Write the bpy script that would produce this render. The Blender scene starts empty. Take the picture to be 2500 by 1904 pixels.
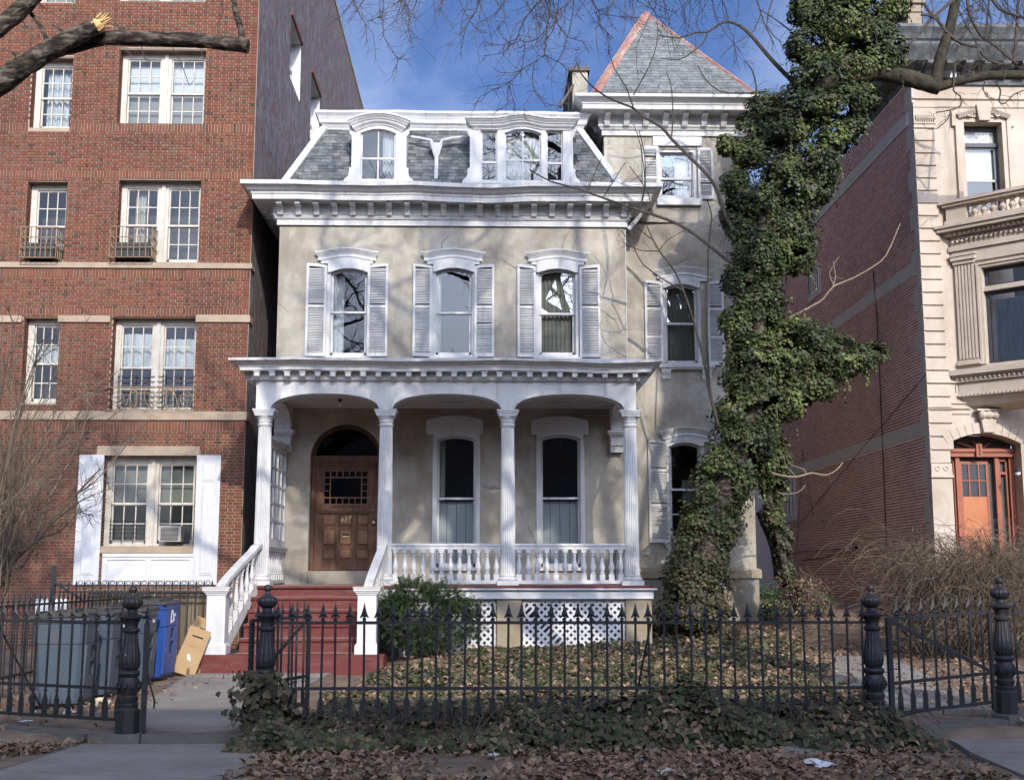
import bpy, math, random
import numpy as np
from mathutils import Vector, Matrix
R = math.radians
random.seed(7)
rng = np.random.default_rng(7)
sc = bpy.context.scene
col = sc.collection

# ------------------------------------------------------------------ camera
EYE = 1.6
F = 3000.0
YAW = R(1.32)
PITCH = math.atan(450.0 / 3000.0)
cd = bpy.data.cameras.new('camera')
cd.sensor_fit = 'HORIZONTAL'
cd.sensor_width = 36.0
cd.lens = 36.0 * F / 2500.0
cd.clip_start = 0.1
cd.clip_end = 3000
cam = bpy.data.objects.new('camera', cd)
col.objects.link(cam)
cam.location = (0, 0, EYE)
cam.rotation_euler = (math.pi / 2 + PITCH, 0, -YAW)
sc.camera = cam

# ------------------------------------------------------------------ light
SUN_EL, SUN_AZ = R(29.0), R(14.0)       # azimuth to the right of straight behind the camera
world = bpy.data.worlds.new('World')
sc.world = world
world.use_nodes = True
wn = world.node_tree
bg = wn.nodes['Background']
sky = wn.nodes.new('ShaderNodeTexSky')
sky.sky_type = 'NISHITA'
sky.sun_disc = False
sky.sun_elevation = SUN_EL
sky.sun_rotation = math.pi - SUN_AZ
sky.altitude = 0
sky.air_density = 0.48
sky.dust_density = 6.0
sky.ozone_density = 8.0
# thin high cloud drawn over the sky
geo = wn.nodes.new('ShaderNodeTexCoord')
mp = wn.nodes.new('ShaderNodeMapping'); mp.inputs['Scale'].default_value = (1.0, 1.0, 2.6)
cn = wn.nodes.new('ShaderNodeTexNoise'); cn.inputs['Scale'].default_value = 2.2; cn.inputs['Detail'].default_value = 7; cn.inputs['Roughness'].default_value = 0.6
cn.inputs['Distortion'].default_value = 0.6
cr = wn.nodes.new('ShaderNodeValToRGB')
cr.color_ramp.elements[0].position = 0.46; cr.color_ramp.elements[0].color = (0, 0, 0, 1)
cr.color_ramp.elements[1].position = 0.85; cr.color_ramp.elements[1].color = (0.45, 0.45, 0.45, 1)
mx = wn.nodes.new('ShaderNodeMix'); mx.data_type = 'RGBA'
wn.links.new(geo.outputs['Generated'], mp.inputs['Vector'])
wn.links.new(mp.outputs['Vector'], cn.inputs['Vector'])
wn.links.new(cn.outputs['Fac'], cr.inputs['Fac'])
wn.links.new(cr.outputs['Color'], mx.inputs[0])
wn.links.new(sky.outputs['Color'], mx.inputs[6])
mx.inputs[7].default_value = (5.5, 6.0, 7.0, 1)
wn.links.new(mx.outputs[2], bg.inputs['Color'])
bg.inputs['Strength'].default_value = 0.15

sd = bpy.data.lights.new('sun', 'SUN')
sd.energy = 2.0
sd.angle = R(0.5)
sd.color = (1.0, 0.92, 0.80)
sun = bpy.data.objects.new('sun', sd)
col.objects.link(sun)
to_sun = Vector((math.sin(SUN_AZ) * math.cos(SUN_EL), -math.cos(SUN_AZ) * math.cos(SUN_EL), math.sin(SUN_EL)))
sun.rotation_euler = to_sun.to_track_quat('Z', 'Y').to_euler()
sun.location = (20, -40, 40)

sc.view_settings.view_transform = 'Standard'
sc.view_settings.look = 'None'
sc.view_settings.gamma = 1
sc.view_settings.use_curve_mapping = False
sc.view_settings.exposure = 0.85
sc.cycles.use_denoising = True
sc.cycles.max_bounces = 10
sc.cycles.diffuse_bounces = 7
sc.cycles.transparent_max_bounces = 12
sc.cycles.caustics_reflective = False
sc.cycles.caustics_refractive = False

# ------------------------------------------------------------------ measuring: a pixel of the 2500 px photograph on a plane of the place
fw = Vector((math.sin(YAW) * math.cos(PITCH), math.cos(YAW) * math.cos(PITCH), math.sin(PITCH)))
rt = Vector((math.cos(YAW), -math.sin(YAW), 0))
up = rt.cross(fw)
def ray(px, py): return fw * F + rt * (px - 1250.0) + up * (952.0 - py)
def P(px, py, Y):
    d = ray(px, py); t = Y / d.y
    return Vector((d.x * t, Y, EYE + d.z * t))
def U(px, py, Y):
    p = P(px, py, Y); return p.x, p.z
def PX(px, py, X):
    d = ray(px, py); t = X / d.x
    return Vector((X, d.y * t, EYE + d.z * t))
def PZ(px, py, z):
    d = ray(px, py); t = (z - EYE) / d.z
    return Vector((d.x * t, d.y * t, z))
def rect(x0, x1, y0, y1, Y):
    ym, xm = (y0 + y1) / 2, (x0 + x1) / 2
    return U(x0, ym, Y)[0], U(x1, ym, Y)[0], U(xm, y1, Y)[1], U(xm, y0, Y)[1]
def zat(py, Y, px=1200): return U(px, py, Y)[1]

# ------------------------------------------------------------------ mesh building
class MB:
    def __init__(s): s.v = []; s.f = []; s.m = []; s.mi = 0
    def add(s, vs, fs):
        o = len(s.v); s.v += [tuple(p) for p in vs]
        for f in fs: s.f.append(tuple(i + o for i in f)); s.m.append(s.mi)
        return s
    def box(s, x0, x1, y0, y1, z0, z1):
        if x0 > x1: x0, x1 = x1, x0
        if y0 > y1: y0, y1 = y1, y0
        if z0 > z1: z0, z1 = z1, z0
        return s.add([(x0,y0,z0),(x1,y0,z0),(x1,y1,z0),(x0,y1,z0),(x0,y0,z1),(x1,y0,z1),(x1,y1,z1),(x0,y1,z1)],
              [(0,3,2,1),(4,5,6,7),(0,1,5,4),(1,2,6,5),(2,3,7,6),(3,0,4,7)])
    def cbox(s, x0, x1, y0, y1, z0, z1, c=0.01):
        """box with chamfered front (low y) and side edges"""
        return s.prism_xy([(x0+c,y0),(x1-c,y0),(x1,y0+c),(x1,y1),(x0,y1),(x0,y0+c)], z0, z1)
    def quad(s, a, b, c, d): return s.add([a,b,c,d], [(0,1,2,3)])
    def _prism(s, A, B):
        n = len(A)
        fs = [tuple(range(n-1,-1,-1)), tuple(range(n, 2*n))]
        fs += [(i, (i+1)%n, n+(i+1)%n, n+i) for i in range(n)]
        return s.add(list(A)+list(B), fs)
    def prism_xz(s, poly, y0, y1): return s._prism([(x,y0,z) for x,z in poly][::-1], [(x,y1,z) for x,z in poly][::-1])
    def prism_yz(s, poly, x0, x1): return s._prism([(x0,y,z) for y,z in poly], [(x1,y,z) for y,z in poly])
    def prism_xy(s, poly, z0, z1): return s._prism([(x,y,z0) for x,y in poly], [(x,y,z1) for x,y in poly])
    def bar(s, a, b, w, h, upv=(0,0,1)):
        a, b = Vector(a), Vector(b); d = (b-a).normalized(); u = Vector(upv)
        sd_ = d.cross(u)
        if sd_.length < 1e-5: sd_ = d.cross(Vector((1,0,0)))
        sd_.normalize(); u = sd_.cross(d)
        q = [(-w/2,-h/2),(w/2,-h/2),(w/2,h/2),(-w/2,h/2)]
        return s._prism([a+sd_*i+u*j for i,j in q][::-1], [b+sd_*i+u*j for i,j in q][::-1])
    def lathe(s, prof, cx, cy, n=16, flutes=0, fd=0.0, cap=True):
        o = len(s.v); k = len(prof)
        for r, z in prof:
            for i in range(n):
                a = 2*math.pi*i/n
                rr = r
                if flutes and fd: rr = r - (fd if i % 2 else 0)
                s.v.append((cx+rr*math.cos(a), cy+rr*math.sin(a), z))
        for j in range(k-1):
            for i in range(n):
                s.f.append((o+j*n+i, o+j*n+(i+1)%n, o+(j+1)*n+(i+1)%n, o+(j+1)*n+i)); s.m.append(s.mi)
        if cap:
            s.f.append(tuple(o+i for i in range(n-1,-1,-1))); s.m.append(s.mi)
            s.f.append(tuple(o+(k-1)*n+i for i in range(n))); s.m.append(s.mi)
        return s
    def tube(s, pts, rad, n=6, cap=True):
        pts = [Vector(p) for p in pts]; k = len(pts)
        if not hasattr(rad, '__len__'): rad = [rad]*k
        o = len(s.v); prev = None
        for j, p in enumerate(pts):
            d = (pts[min(j+1,k-1)] - pts[max(j-1,0)])
            if d.length < 1e-9: d = Vector((0,0,1))
            d.normalize()
            if prev is None:
                u = d.orthogonal().normalized()
            else:
                u = prev - d*prev.dot(d)
                u = u.normalized() if u.length > 1e-6 else d.orthogonal().normalized()
            prev = u; w = d.cross(u)
            for i in range(n):
                a = 2*math.pi*i/n
                s.v.append(tuple(p + (u*math.cos(a)+w*math.sin(a))*rad[j]))
        for j in range(k-1):
            for i in range(n):
                s.f.append((o+j*n+i, o+j*n+(i+1)%n, o+(j+1)*n+(i+1)%n, o+(j+1)*n+i)); s.m.append(s.mi)
        if cap:
            s.f.append(tuple(o+i for i in range(n-1,-1,-1))); s.m.append(s.mi)
            s.f.append(tuple(o+(k-1)*n+i for i in range(n))); s.m.append(s.mi)
        return s
    def sweep(s, prof, path, caps=True):
        """profile [(out, z)] along a plan path [(x, y)]; out is to the right of travel; mitred corners"""
        path = [Vector((p[0], p[1])) for p in path]; n = len(path); o = len(s.v); k = len(prof)
        for i, p in enumerate(path):
            nr = []
            if i > 0: d = (p-path[i-1]).normalized(); nr.append(Vector((d.y,-d.x)))
            if i < n-1: d = (path[i+1]-p).normalized(); nr.append(Vector((d.y,-d.x)))
            m = nr[0] if len(nr) == 1 else (nr[0]+nr[1]) / (1+nr[0].dot(nr[1]))
            for out, z in prof: s.v.append((p.x+m.x*out, p.y+m.y*out, z))
        for i in range(n-1):
            for j in range(k):
                a, b = o+i*k+j, o+i*k+(j+1)%k
                s.f.append((a, b, b+k, a+k)); s.m.append(s.mi)
        if caps:
            s.f.append(tuple(o+j for j in range(k))); s.m.append(s.mi)
            s.f.append(tuple(o+(n-1)*k+j for j in range(k-1,-1,-1))); s.m.append(s.mi)
        return s
    def plate(s, xs, zt, zb, y0, y1):
        """plate between an upper and a lower curve (functions of x or numbers), y0 front, y1 back"""
        ft = zt if callable(zt) else (lambda x: zt)
        fb = zb if callable(zb) else (lambda x: zb)
        n = len(xs); o = len(s.v)
        for x in xs: s.v += [(x,y0,fb(x)),(x,y0,ft(x)),(x,y1,fb(x)),(x,y1,ft(x))]
        for i in range(n-1):
            a = o+4*i; b = a+4
            for f in ((a,b,b+1,a+1),(a+2,a+3,b+3,b+2),(a+1,b+1,b+3,a+3),(a,a+2,b+2,b)):
                s.f.append(f); s.m.append(s.mi)
        for f in ((o,o+1,o+3,o+2),(o+4*n-4,o+4*n-2,o+4*n-1,o+4*n-3)): s.f.append(f); s.m.append(s.mi)
        return s
    def band(s, xs, zc, prof, Y, mitre=True):
        """moulded band following the curve zc(x); prof [(dz, out)], closed against the wall Y"""
        cx = (xs[0]+xs[-1])/2; hw = (xs[-1]-xs[0])/2; n = len(xs); k = len(prof); o = len(s.v)
        for x in xs:
            for dz, out in prof:
                xx = cx+(x-cx)*(1+(out/hw if mitre else 0))
                s.v.append((xx, Y-out, zc(x)+dz))
        for i in range(n-1):
            for j in range(k):
                a, b = o+i*k+j, o+i*k+(j+1)%k
                s.f.append((a, a+k, b+k, b)); s.m.append(s.mi)
        s.f.append(tuple(o+j for j in range(k))); s.m.append(s.mi)
        s.f.append(tuple(o+(n-1)*k+j for j in range(k-1,-1,-1))); s.m.append(s.mi)
        return s
    def mesh(s, name, mats, smooth=False):
        me = bpy.data.meshes.new(name)
        me.from_pydata(s.v, [], s.f)
        if not isinstance(mats, (list, tuple)): mats = [mats]
        for m in mats: me.materials.append(m)
        if len(mats) > 1: me.polygons.foreach_set('material_index', s.m)
        if smooth:
            me.polygons.foreach_set('use_smooth', [True]*len(me.polygons))
            me.set_sharp_from_angle(angle=R(38))
        me.update()
        return me
    def build(s, name, mats, parent=None, smooth=False, **kw):
        return obj(name, s.mesh(name, mats, smooth), parent, **kw)

def linsp(a, b, n): return [a+(b-a)*i/(n-1) for i in range(n)]
def obj(name, me, parent=None, label=None, cat=None, group=None, kind=None, loc=None, rot=None, scale=None):
    o = bpy.data.objects.new(name, me); col.objects.link(o)
    if parent is not None:
        o.parent = parent
        if parent.type == 'EMPTY': o.matrix_parent_inverse = Matrix.Translation(-BASE.get(parent, Vector((0,0,0))))
    if loc is not None: o.location = loc
    if rot is not None: o.rotation_euler = rot
    if scale is not None: o.scale = scale if hasattr(scale, '__len__') else (scale,)*3
    if label: o['label'] = label
    if cat: o['category'] = cat
    if group: o['group'] = group
    if kind: o['kind'] = kind
    return o
BASE = {}
def thing(name, label, cat, base=(0,0,0), group=None):
    o = bpy.data.objects.new(name, None); col.objects.link(o)
    o.empty_display_size = 0.2
    o.location = base; BASE[o] = Vector(base)
    o['label'] = label; o['category'] = cat
    if group: o['group'] = group
    return o
def np_mesh(name, verts, faces, mat, smooth=False):
    """verts (N,3), faces (M,k) -> mesh, fast"""
    me = bpy.data.meshes.new(name)
    verts = np.asarray(verts, dtype=np.float32); faces = np.asarray(faces, dtype=np.int32)
    M_, k = faces.shape
    me.vertices.add(len(verts)); me.vertices.foreach_set('co', verts.ravel())
    me.loops.add(M_*k); me.loops.foreach_set('vertex_index', faces.ravel())
    me.polygons.add(M_); me.polygons.foreach_set('loop_start', np.arange(0, M_*k, k, dtype=np.int32))
    me.materials.append(mat)
    me.update(calc_edges=True)
    if smooth: me.polygons.foreach_set('use_smooth', np.ones(M_, dtype=bool))
    return me

# ------------------------------------------------------------------ materials
def M(name, cols, rough=0.75, scale=3.0, detail=6, bump=0.0, bscale=30.0, spec=0.3, metal=0.0, rand=0.0, hue=0.0,
      stretch=(1,1,1), pos=(0.3,0.7), stain=None, sstretch=(1,1,1), sscale=1.5, spos=(0.5,0.75), sheen=0, island=True, tl=0.0, local=False, crack=None, chips=None):
    m = bpy.data.materials.new(name); m.use_nodes = True
    nt = m.node_tree; b = nt.nodes['Principled BSDF']; L = nt.links.new
    g = nt.nodes.new('ShaderNodeNewGeometry')
    if local:
        tc = nt.nodes.new('ShaderNodeTexCoord'); posout = tc.outputs['Object']
    else: posout = g.outputs['Position']
    mpn = nt.nodes.new('ShaderNodeMapping'); mpn.inputs['Scale'].default_value = stretch
    L(posout, mpn.inputs['Vector'])
    ns = nt.nodes.new('ShaderNodeTexNoise'); ns.inputs['Scale'].default_value = scale; ns.inputs['Detail'].default_value = detail
    ns.inputs['Roughness'].default_value = 0.62
    L(mpn.outputs['Vector'], ns.inputs['Vector'])
    rp = nt.nodes.new('ShaderNodeValToRGB'); el = rp.color_ramp.elements
    n = len(cols)
    if n == 1: cols = [cols[0], cols[0]]; n = 2
    while len(el) < n: el.new(0.5)
    for i, c in enumerate(cols):
        el[i].position = pos[0]+(pos[1]-pos[0])*i/(n-1); el[i].color = (*c, 1)
    L(ns.outputs['Fac'], rp.inputs['Fac'])
    out = rp.outputs['Color']
    if stain is not None:
        mp2 = nt.nodes.new('ShaderNodeMapping'); mp2.inputs['Scale'].default_value = sstretch; mp2.inputs['Location'].default_value = (7.3, 2.1, 4.4)
        L(posout, mp2.inputs['Vector'])
        n2 = nt.nodes.new('ShaderNodeTexNoise'); n2.inputs['Scale'].default_value = sscale; n2.inputs['Detail'].default_value = 8; n2.inputs['Roughness'].default_value = 0.65
        L(mp2.outputs['Vector'], n2.inputs['Vector'])
        r2 = nt.nodes.new('ShaderNodeMapRange'); r2.inputs[1].default_value = spos[0]; r2.inputs[2].default_value = spos[1]
        L(n2.outputs['Fac'], r2.inputs[0])
        mxx = nt.nodes.new('ShaderNodeMix'); mxx.data_type = 'RGBA'
        L(r2.outputs[0], mxx.inputs[0]); L(out, mxx.inputs[6]); mxx.inputs[7].default_value = (*stain, 1)
        out = mxx.outputs[2]
    if crack is not None:
        nd_ = nt.nodes.new('ShaderNodeTexNoise'); nd_.inputs['Scale'].default_value = 2.2; nd_.inputs['Detail'].default_value = 4
        L(posout, nd_.inputs['Vector'])
        ma = nt.nodes.new('ShaderNodeMix'); ma.data_type = 'RGBA'; ma.inputs[0].default_value = 0.16
        L(posout, ma.inputs[6]); L(nd_.outputs['Color'], ma.inputs[7])
        vo = nt.nodes.new('ShaderNodeTexVoronoi'); vo.feature = 'DISTANCE_TO_EDGE'; vo.inputs['Scale'].default_value = 0.62
        L(ma.outputs[2], vo.inputs['Vector'])
        mr_ = nt.nodes.new('ShaderNodeMapRange'); mr_.inputs[1].default_value = 0.0; mr_.inputs[2].default_value = 0.006; mr_.inputs[3].default_value = 0.75; mr_.inputs[4].default_value = 0.0
        L(vo.outputs['Distance'], mr_.inputs[0])
        mk = nt.nodes.new('ShaderNodeMapRange'); mk.inputs[1].default_value = 0.50; mk.inputs[2].default_value = 0.60
        nk = nt.nodes.new('ShaderNodeTexNoise'); nk.inputs['Scale'].default_value = 0.8; L(posout, nk.inputs['Vector']); L(nk.outputs['Fac'], mk.inputs[0])
        mm_ = nt.nodes.new('ShaderNodeMath'); mm_.operation = 'MULTIPLY'; L(mr_.outputs[0], mm_.inputs[0]); L(mk.outputs[0], mm_.inputs[1])
        mc = nt.nodes.new('ShaderNodeMix'); mc.data_type = 'RGBA'; L(mm_.outputs[0], mc.inputs[0]); L(out, mc.inputs[6]); mc.inputs[7].default_value = (*crack, 1)
        out = mc.outputs[2]
    if chips is not None:
        nc = nt.nodes.new('ShaderNodeTexNoise'); nc.inputs['Scale'].default_value = 17; nc.inputs['Detail'].default_value = 5; nc.inputs['Roughness'].default_value = 0.7
        L(posout, nc.inputs['Vector'])
        rc = nt.nodes.new('ShaderNodeMapRange'); rc.inputs[1].default_value = 0.655; rc.inputs[2].default_value = 0.70; rc.inputs[4].default_value = 0.75
        L(nc.outputs['Fac'], rc.inputs[0])
        mc2 = nt.nodes.new('ShaderNodeMix'); mc2.data_type = 'RGBA'; L(rc.outputs[0], mc2.inputs[0]); L(out, mc2.inputs[6]); mc2.inputs[7].default_value = (*chips, 1)
        out = mc2.outputs[2]
    if rand or hue:
        oi = nt.nodes.new('ShaderNodeObjectInfo')
        ad = nt.nodes.new('ShaderNodeMath'); ad.operation = 'ADD'
        if island: L(g.outputs['Random Per Island'], ad.inputs[0])
        else: ad.inputs[0].default_value = 0
        L(oi.outputs['Random'], ad.inputs[1])
        fr = nt.nodes.new('ShaderNodeMath'); fr.operation = 'FRACT'; L(ad.outputs[0], fr.inputs[0])
        hs = nt.nodes.new('ShaderNodeHueSaturation')
        mr = nt.nodes.new('ShaderNodeMapRange'); mr.inputs[3].default_value = 1-rand; mr.inputs[4].default_value = 1+rand
        L(fr.outputs[0], mr.inputs[0]); L(mr.outputs[0], hs.inputs['Value'])
        if hue:
            ml = nt.nodes.new('ShaderNodeMath'); ml.operation = 'MULTIPLY'; ml.inputs[1].default_value = 7.31; L(fr.outputs[0], ml.inputs[0])
            f2 = nt.nodes.new('ShaderNodeMath'); f2.operation = 'FRACT'; L(ml.outputs[0], f2.inputs[0])
            m2 = nt.nodes.new('ShaderNodeMapRange'); m2.inputs[3].default_value = 0.5-hue; m2.inputs[4].default_value = 0.5+hue
            L(f2.outputs[0], m2.inputs[0]); L(m2.outputs[0], hs.inputs['Hue'])
        L(out, hs.inputs['Color']); out = hs.outputs['Color']
    L(out, b.inputs['Base Color'])
    b.inputs['Roughness'].default_value = rough
    b.inputs['Specular IOR Level'].default_value = spec
    b.inputs['Metallic'].default_value = metal
    if tl:
        b.inputs['Transmission Weight'].default_value = 0
        b.inputs['Subsurface Weight'].default_value = 0
    if bump:
        nb = nt.nodes.new('ShaderNodeTexNoise'); nb.inputs['Scale'].default_value = bscale; nb.inputs['Detail'].default_value = 6
        L(mpn.outputs['Vector'], nb.inputs['Vector'])
        bp = nt.nodes.new('ShaderNodeBump'); bp.inputs['Strength'].default_value = bump; bp.inputs['Distance'].default_value = 0.02
        L(nb.outputs['Fac'], bp.inputs['Height']); L(bp.outputs['Normal'], b.inputs['Normal'])
    return m
def glass_mat(name, tint=(0.75,0.8,0.82), refl=0.10, grough=0.0):
    m = bpy.data.materials.new(name); m.use_nodes = True
    nt = m.node_tree; nt.nodes.clear(); L = nt.links.new
    o = nt.nodes.new('ShaderNodeOutputMaterial'); t = nt.nodes.new('ShaderNodeBsdfTransparent'); t.inputs[0].default_value = (*tint, 1)
    g = nt.nodes.new('ShaderNodeBsdfGlossy'); g.inputs['Roughness'].default_value = grough
    g.inputs['Color'].default_value = (0.95, 0.97, 1, 1)
    fz = nt.nodes.new('ShaderNodeFresnel'); fz.inputs[0].default_value = 1.5
    ad = nt.nodes.new('ShaderNodeMath'); ad.operation = 'ADD'; ad.use_clamp = True; ad.inputs[1].default_value = refl
    L(fz.outputs[0], ad.inputs[0])
    # old drawn glass is slightly wavy
    nz = nt.nodes.new('ShaderNodeTexNoise'); nz.inputs['Scale'].default_value = 2.5; nz.inputs['Detail'].default_value = 1
    gg = nt.nodes.new('ShaderNodeNewGeometry'); L(gg.outputs['Position'], nz.inputs['Vector'])
    bp = nt.nodes.new('ShaderNodeBump'); bp.inputs['Strength'].default_value = 0.025; bp.inputs['Distance'].default_value = 0.02
    L(nz.outputs['Fac'], bp.inputs['Height']); L(bp.outputs['Normal'], g.inputs['Normal'])
    mxs = nt.nodes.new('ShaderNodeMixShader')
    L(ad.outputs[0], mxs.inputs[0]); L(t.outputs[0], mxs.inputs[1]); L(g.outputs[0], mxs.inputs[2]); L(mxs.outputs[0], o.inputs[0])
    return m

MT = {}
MT['stucco'] = M('stucco', [(0.29,0.26,0.212),(0.40,0.365,0.302),(0.49,0.455,0.385)], rough=0.9, scale=1.3, detail=9, bump=0.25, bscale=45, spec=0.1, pos=(0.36,0.64),
                 stain=(0.235,0.205,0.16), sscale=0.9, sstretch=(1.2,1,0.45), spos=(0.47,0.72), crack=(0.13,0.115,0.09))
MT['stucco_low'] = M('stucco_base', [(0.20,0.18,0.15),(0.28,0.255,0.21),(0.36,0.33,0.28)], rough=0.9, scale=1.8, detail=9, bump=0.25, bscale=45, spec=0.1,
                 stain=(0.17,0.13,0.085), sscale=1.4, spos=(0.52,0.8))
MT['white'] = M('white_paint', [(0.50,0.495,0.485),(0.635,0.63,0.62)], rough=0.55, scale=2.2, detail=8, bump=0.08, bscale=18, spec=0.3,
                stain=(0.33,0.315,0.285), sscale=3.2, sstretch=(2.2,2.2,0.35), spos=(0.53,0.80), chips=(0.30,0.27,0.235))
MT['white_flat'] = M('white_board', [(0.56,0.56,0.565),(0.645,0.645,0.645)], rough=0.5, scale=1.2, spec=0.3, stain=(0.43,0.42,0.40), sstretch=(2,2,0.4), sscale=2.4, spos=(0.55,0.85))
MT['cream'] = M('cream_window_paint', [(0.48,0.44,0.375),(0.58,0.545,0.475)], rough=0.6, scale=5, detail=8, stain=(0.38,0.24,0.13), sscale=7, sstretch=(1,1,0.15), spos=(0.56,0.8))
MT['mortar'] = M('mortar', [(0.33,0.255,0.185),(0.40,0.315,0.235)], rough=0.95, scale=8, spec=0.1)
MT['brick'] = M('red_brick', [(0.140,0.053,0.034),(0.170,0.067,0.043),(0.20,0.083,0.054)], rough=0.88, scale=26, bump=0.15, bscale=120, spec=0.15, rand=0.16, hue=0.008, stain=(0.10,0.046,0.032), sscale=0.55, spos=(0.50,0.78))
MT['brick_dark'] = M('dark_header_brick', [(0.095,0.060,0.044),(0.13,0.076,0.053)], rough=0.88, scale=26, bump=0.15, bscale=120, spec=0.15, rand=0.35, hue=0.015)
MT['mortar_r'] = M('pale_mortar', [(0.76,0.68,0.62),(0.82,0.75,0.70)], rough=0.95, scale=6, spec=0.1)
MT['brick_r'] = M('plum_brick', [(0.37,0.165,0.132),(0.44,0.20,0.162),(0.49,0.24,0.195)], rough=0.9, scale=18, bump=0.15, bscale=120, spec=0.12, rand=0.24, hue=0.008, stain=(0.25,0.12,0.10), sscale=0.5, spos=(0.5,0.78))
MT['lime'] = M('limestone', [(0.41,0.335,0.26),(0.49,0.41,0.33),(0.55,0.475,0.39)], rough=0.85, scale=1.3, detail=9, bump=0.1, bscale=60, spec=0.15,
               stain=(0.30,0.24,0.18), sscale=1.0, sstretch=(1.5,1.5,0.3), spos=(0.52,0.82))
MT['band'] = M('sandstone_band', [(0.33,0.255,0.18),(0.42,0.335,0.25)], rough=0.88, scale=4, detail=8, bump=0.12, bscale=50, spec=0.12, stain=(0.32,0.25,0.18), sscale=3)
MT['greystone'] = M('grey_side_stone', [(0.46,0.42,0.375),(0.54,0.495,0.445)], rough=0.9, scale=3, spec=0.1, rand=0.06)
MT['slate'] = M('slate', [(0.075,0.080,0.082),(0.12,0.125,0.125),(0.17,0.175,0.17)], rough=0.62, scale=7, detail=8, bump=0.25, bscale=40, spec=0.4, rand=0.42, hue=0.02)
MT['slate_t'] = M('tower_slate', [(0.12,0.13,0.13),(0.165,0.178,0.173),(0.21,0.22,0.212)], rough=0.62, scale=6, detail=8, bump=0.25, bscale=40, spec=0.4, rand=0.22, hue=0.02)
MT['slate_bed'] = M('slate_underlay', [(0.045,0.045,0.045),(0.06,0.06,0.058)], rough=0.9)
MT['flash'] = M('red_lead_flashing', [(0.34,0.14,0.105),(0.40,0.20,0.16),(0.42,0.30,0.255)], rough=0.7, scale=5, detail=8, spec=0.25, stain=(0.48,0.44,0.38), sscale=4, spos=(0.5,0.7))
MT['door'] = M('door_wood', [(0.075,0.034,0.021),(0.115,0.054,0.032),(0.16,0.080,0.047)], rough=0.6, scale=2.3, detail=8, stretch=(6,6,1), spec=0.3, stain=(0.052,0.022,0.012), sscale=2.2, spos=(0.5,0.75))
MT['door2'] = M('door_panel_wood', [(0.14,0.068,0.036),(0.205,0.105,0.058)], rough=0.55, scale=2.3, detail=8, stretch=(6,6,1), spec=0.3, stain=(0.10,0.045,0.02), sscale=3, spos=(0.5,0.75))
MT['brass'] = M('brass', [(0.45,0.33,0.16),(0.62,0.50,0.28)], rough=0.4, metal=0.9, scale=30)
MT['red'] = M('red_floor_paint', [(0.115,0.026,0.023),(0.145,0.033,0.028)], rough=0.6, scale=3, detail=8, spec=0.3, stain=(0.17,0.085,0.07), sscale=4, sstretch=(0.4,1,2), spos=(0.50,0.72), chips=(0.25,0.16,0.14))
MT['tread'] = M('worn_tread_paint', [(0.21,0.085,0.07),(0.27,0.155,0.135)], rough=0.7, scale=5, detail=8, stain=(0.33,0.255,0.23), sscale=3, sstretch=(0.5,2,1), spos=(0.42,0.62), chips=(0.36,0.30,0.27))
MT['iron'] = M('black_iron_paint', [(0.016,0.016,0.019),(0.028,0.028,0.031)], rough=0.5, scale=20, detail=6, bump=0.25, bscale=70, spec=0.45, stain=(0.06,0.036,0.024), sscale=14, spos=(0.60,0.75))
MT['iron_old'] = M('chipped_black_iron', [(0.018,0.016,0.017),(0.03,0.028,0.028)], rough=0.5, scale=20, detail=6, bump=0.3, bscale=70, spec=0.45, stain=(0.33,0.27,0.2), sscale=24, spos=(0.655,0.70))
MT['iron_tan'] = M('tan_iron_paint', [(0.20,0.14,0.085),(0.29,0.21,0.135)], rough=0.6, scale=20, stain=(0.28,0.14,0.06), sscale=12, spos=(0.5,0.7))
MT['blue_stone'] = M('bluestone', [(0.20,0.178,0.158),(0.25,0.225,0.20),(0.30,0.272,0.243)], rough=0.85, scale=1.6, detail=10, bump=0.12, bscale=35, spec=0.2, stain=(0.15,0.135,0.12), sscale=1.1, spos=(0.5,0.8))
MT['kerb'] = M('kerb_stone', [(0.10,0.092,0.083),(0.15,0.138,0.122)], rough=0.9, scale=5, detail=9, bump=0.3, bscale=25, spec=0.2)
MT['concrete'] = M('pier_concrete', [(0.26,0.215,0.15),(0.34,0.29,0.21)], rough=0.9, scale=3, detail=9, bump=0.1, bscale=40, stain=(0.28,0.20,0.12), sscale=2.5)
MT['soil'] = M('soil', [(0.12,0.085,0.062),(0.19,0.142,0.106),(0.27,0.205,0.155)], rough=0.95, scale=2.2, detail=10, bump=0.7, bscale=28, spec=0.1)
MT['asphalt'] = M('asphalt', [(0.09,0.088,0.085),(0.12,0.118,0.114)], rough=0.9, scale=8, bump=0.2, bscale=80)
MT['bark'] = M('bark', [(0.022,0.018,0.015),(0.060,0.049,0.038),(0.15,0.125,0.10)], rough=0.95, scale=16, detail=10, bump=1.0, bscale=22, spec=0.1, stretch=(0.45,1,1.2), pos=(0.38,0.62))
MT['bark_lt'] = M('smooth_bark', [(0.052,0.044,0.037),(0.095,0.082,0.068)], rough=0.85, scale=12, detail=7, bump=0.3, bscale=40, spec=0.2)
MT['bark_moss'] = M('mossy_bark', [(0.022,0.018,0.014),(0.048,0.040,0.030),(0.070,0.064,0.034)], rough=0.9, scale=6, detail=9, bump=0.6, bscale=25, spec=0.15)
MT['twig'] = M('twig', [(0.055,0.042,0.035),(0.10,0.078,0.062)], rough=0.85, scale=8, spec=0.2, rand=0.3)
MT['cane'] = M('dry_cane', [(0.10,0.078,0.057),(0.185,0.145,0.105)], rough=0.85, scale=5, spec=0.2, rand=0.4)
MT['vine_cane'] = M('bare_vine', [(0.20,0.15,0.105),(0.30,0.235,0.17)], rough=0.8, scale=8)
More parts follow.
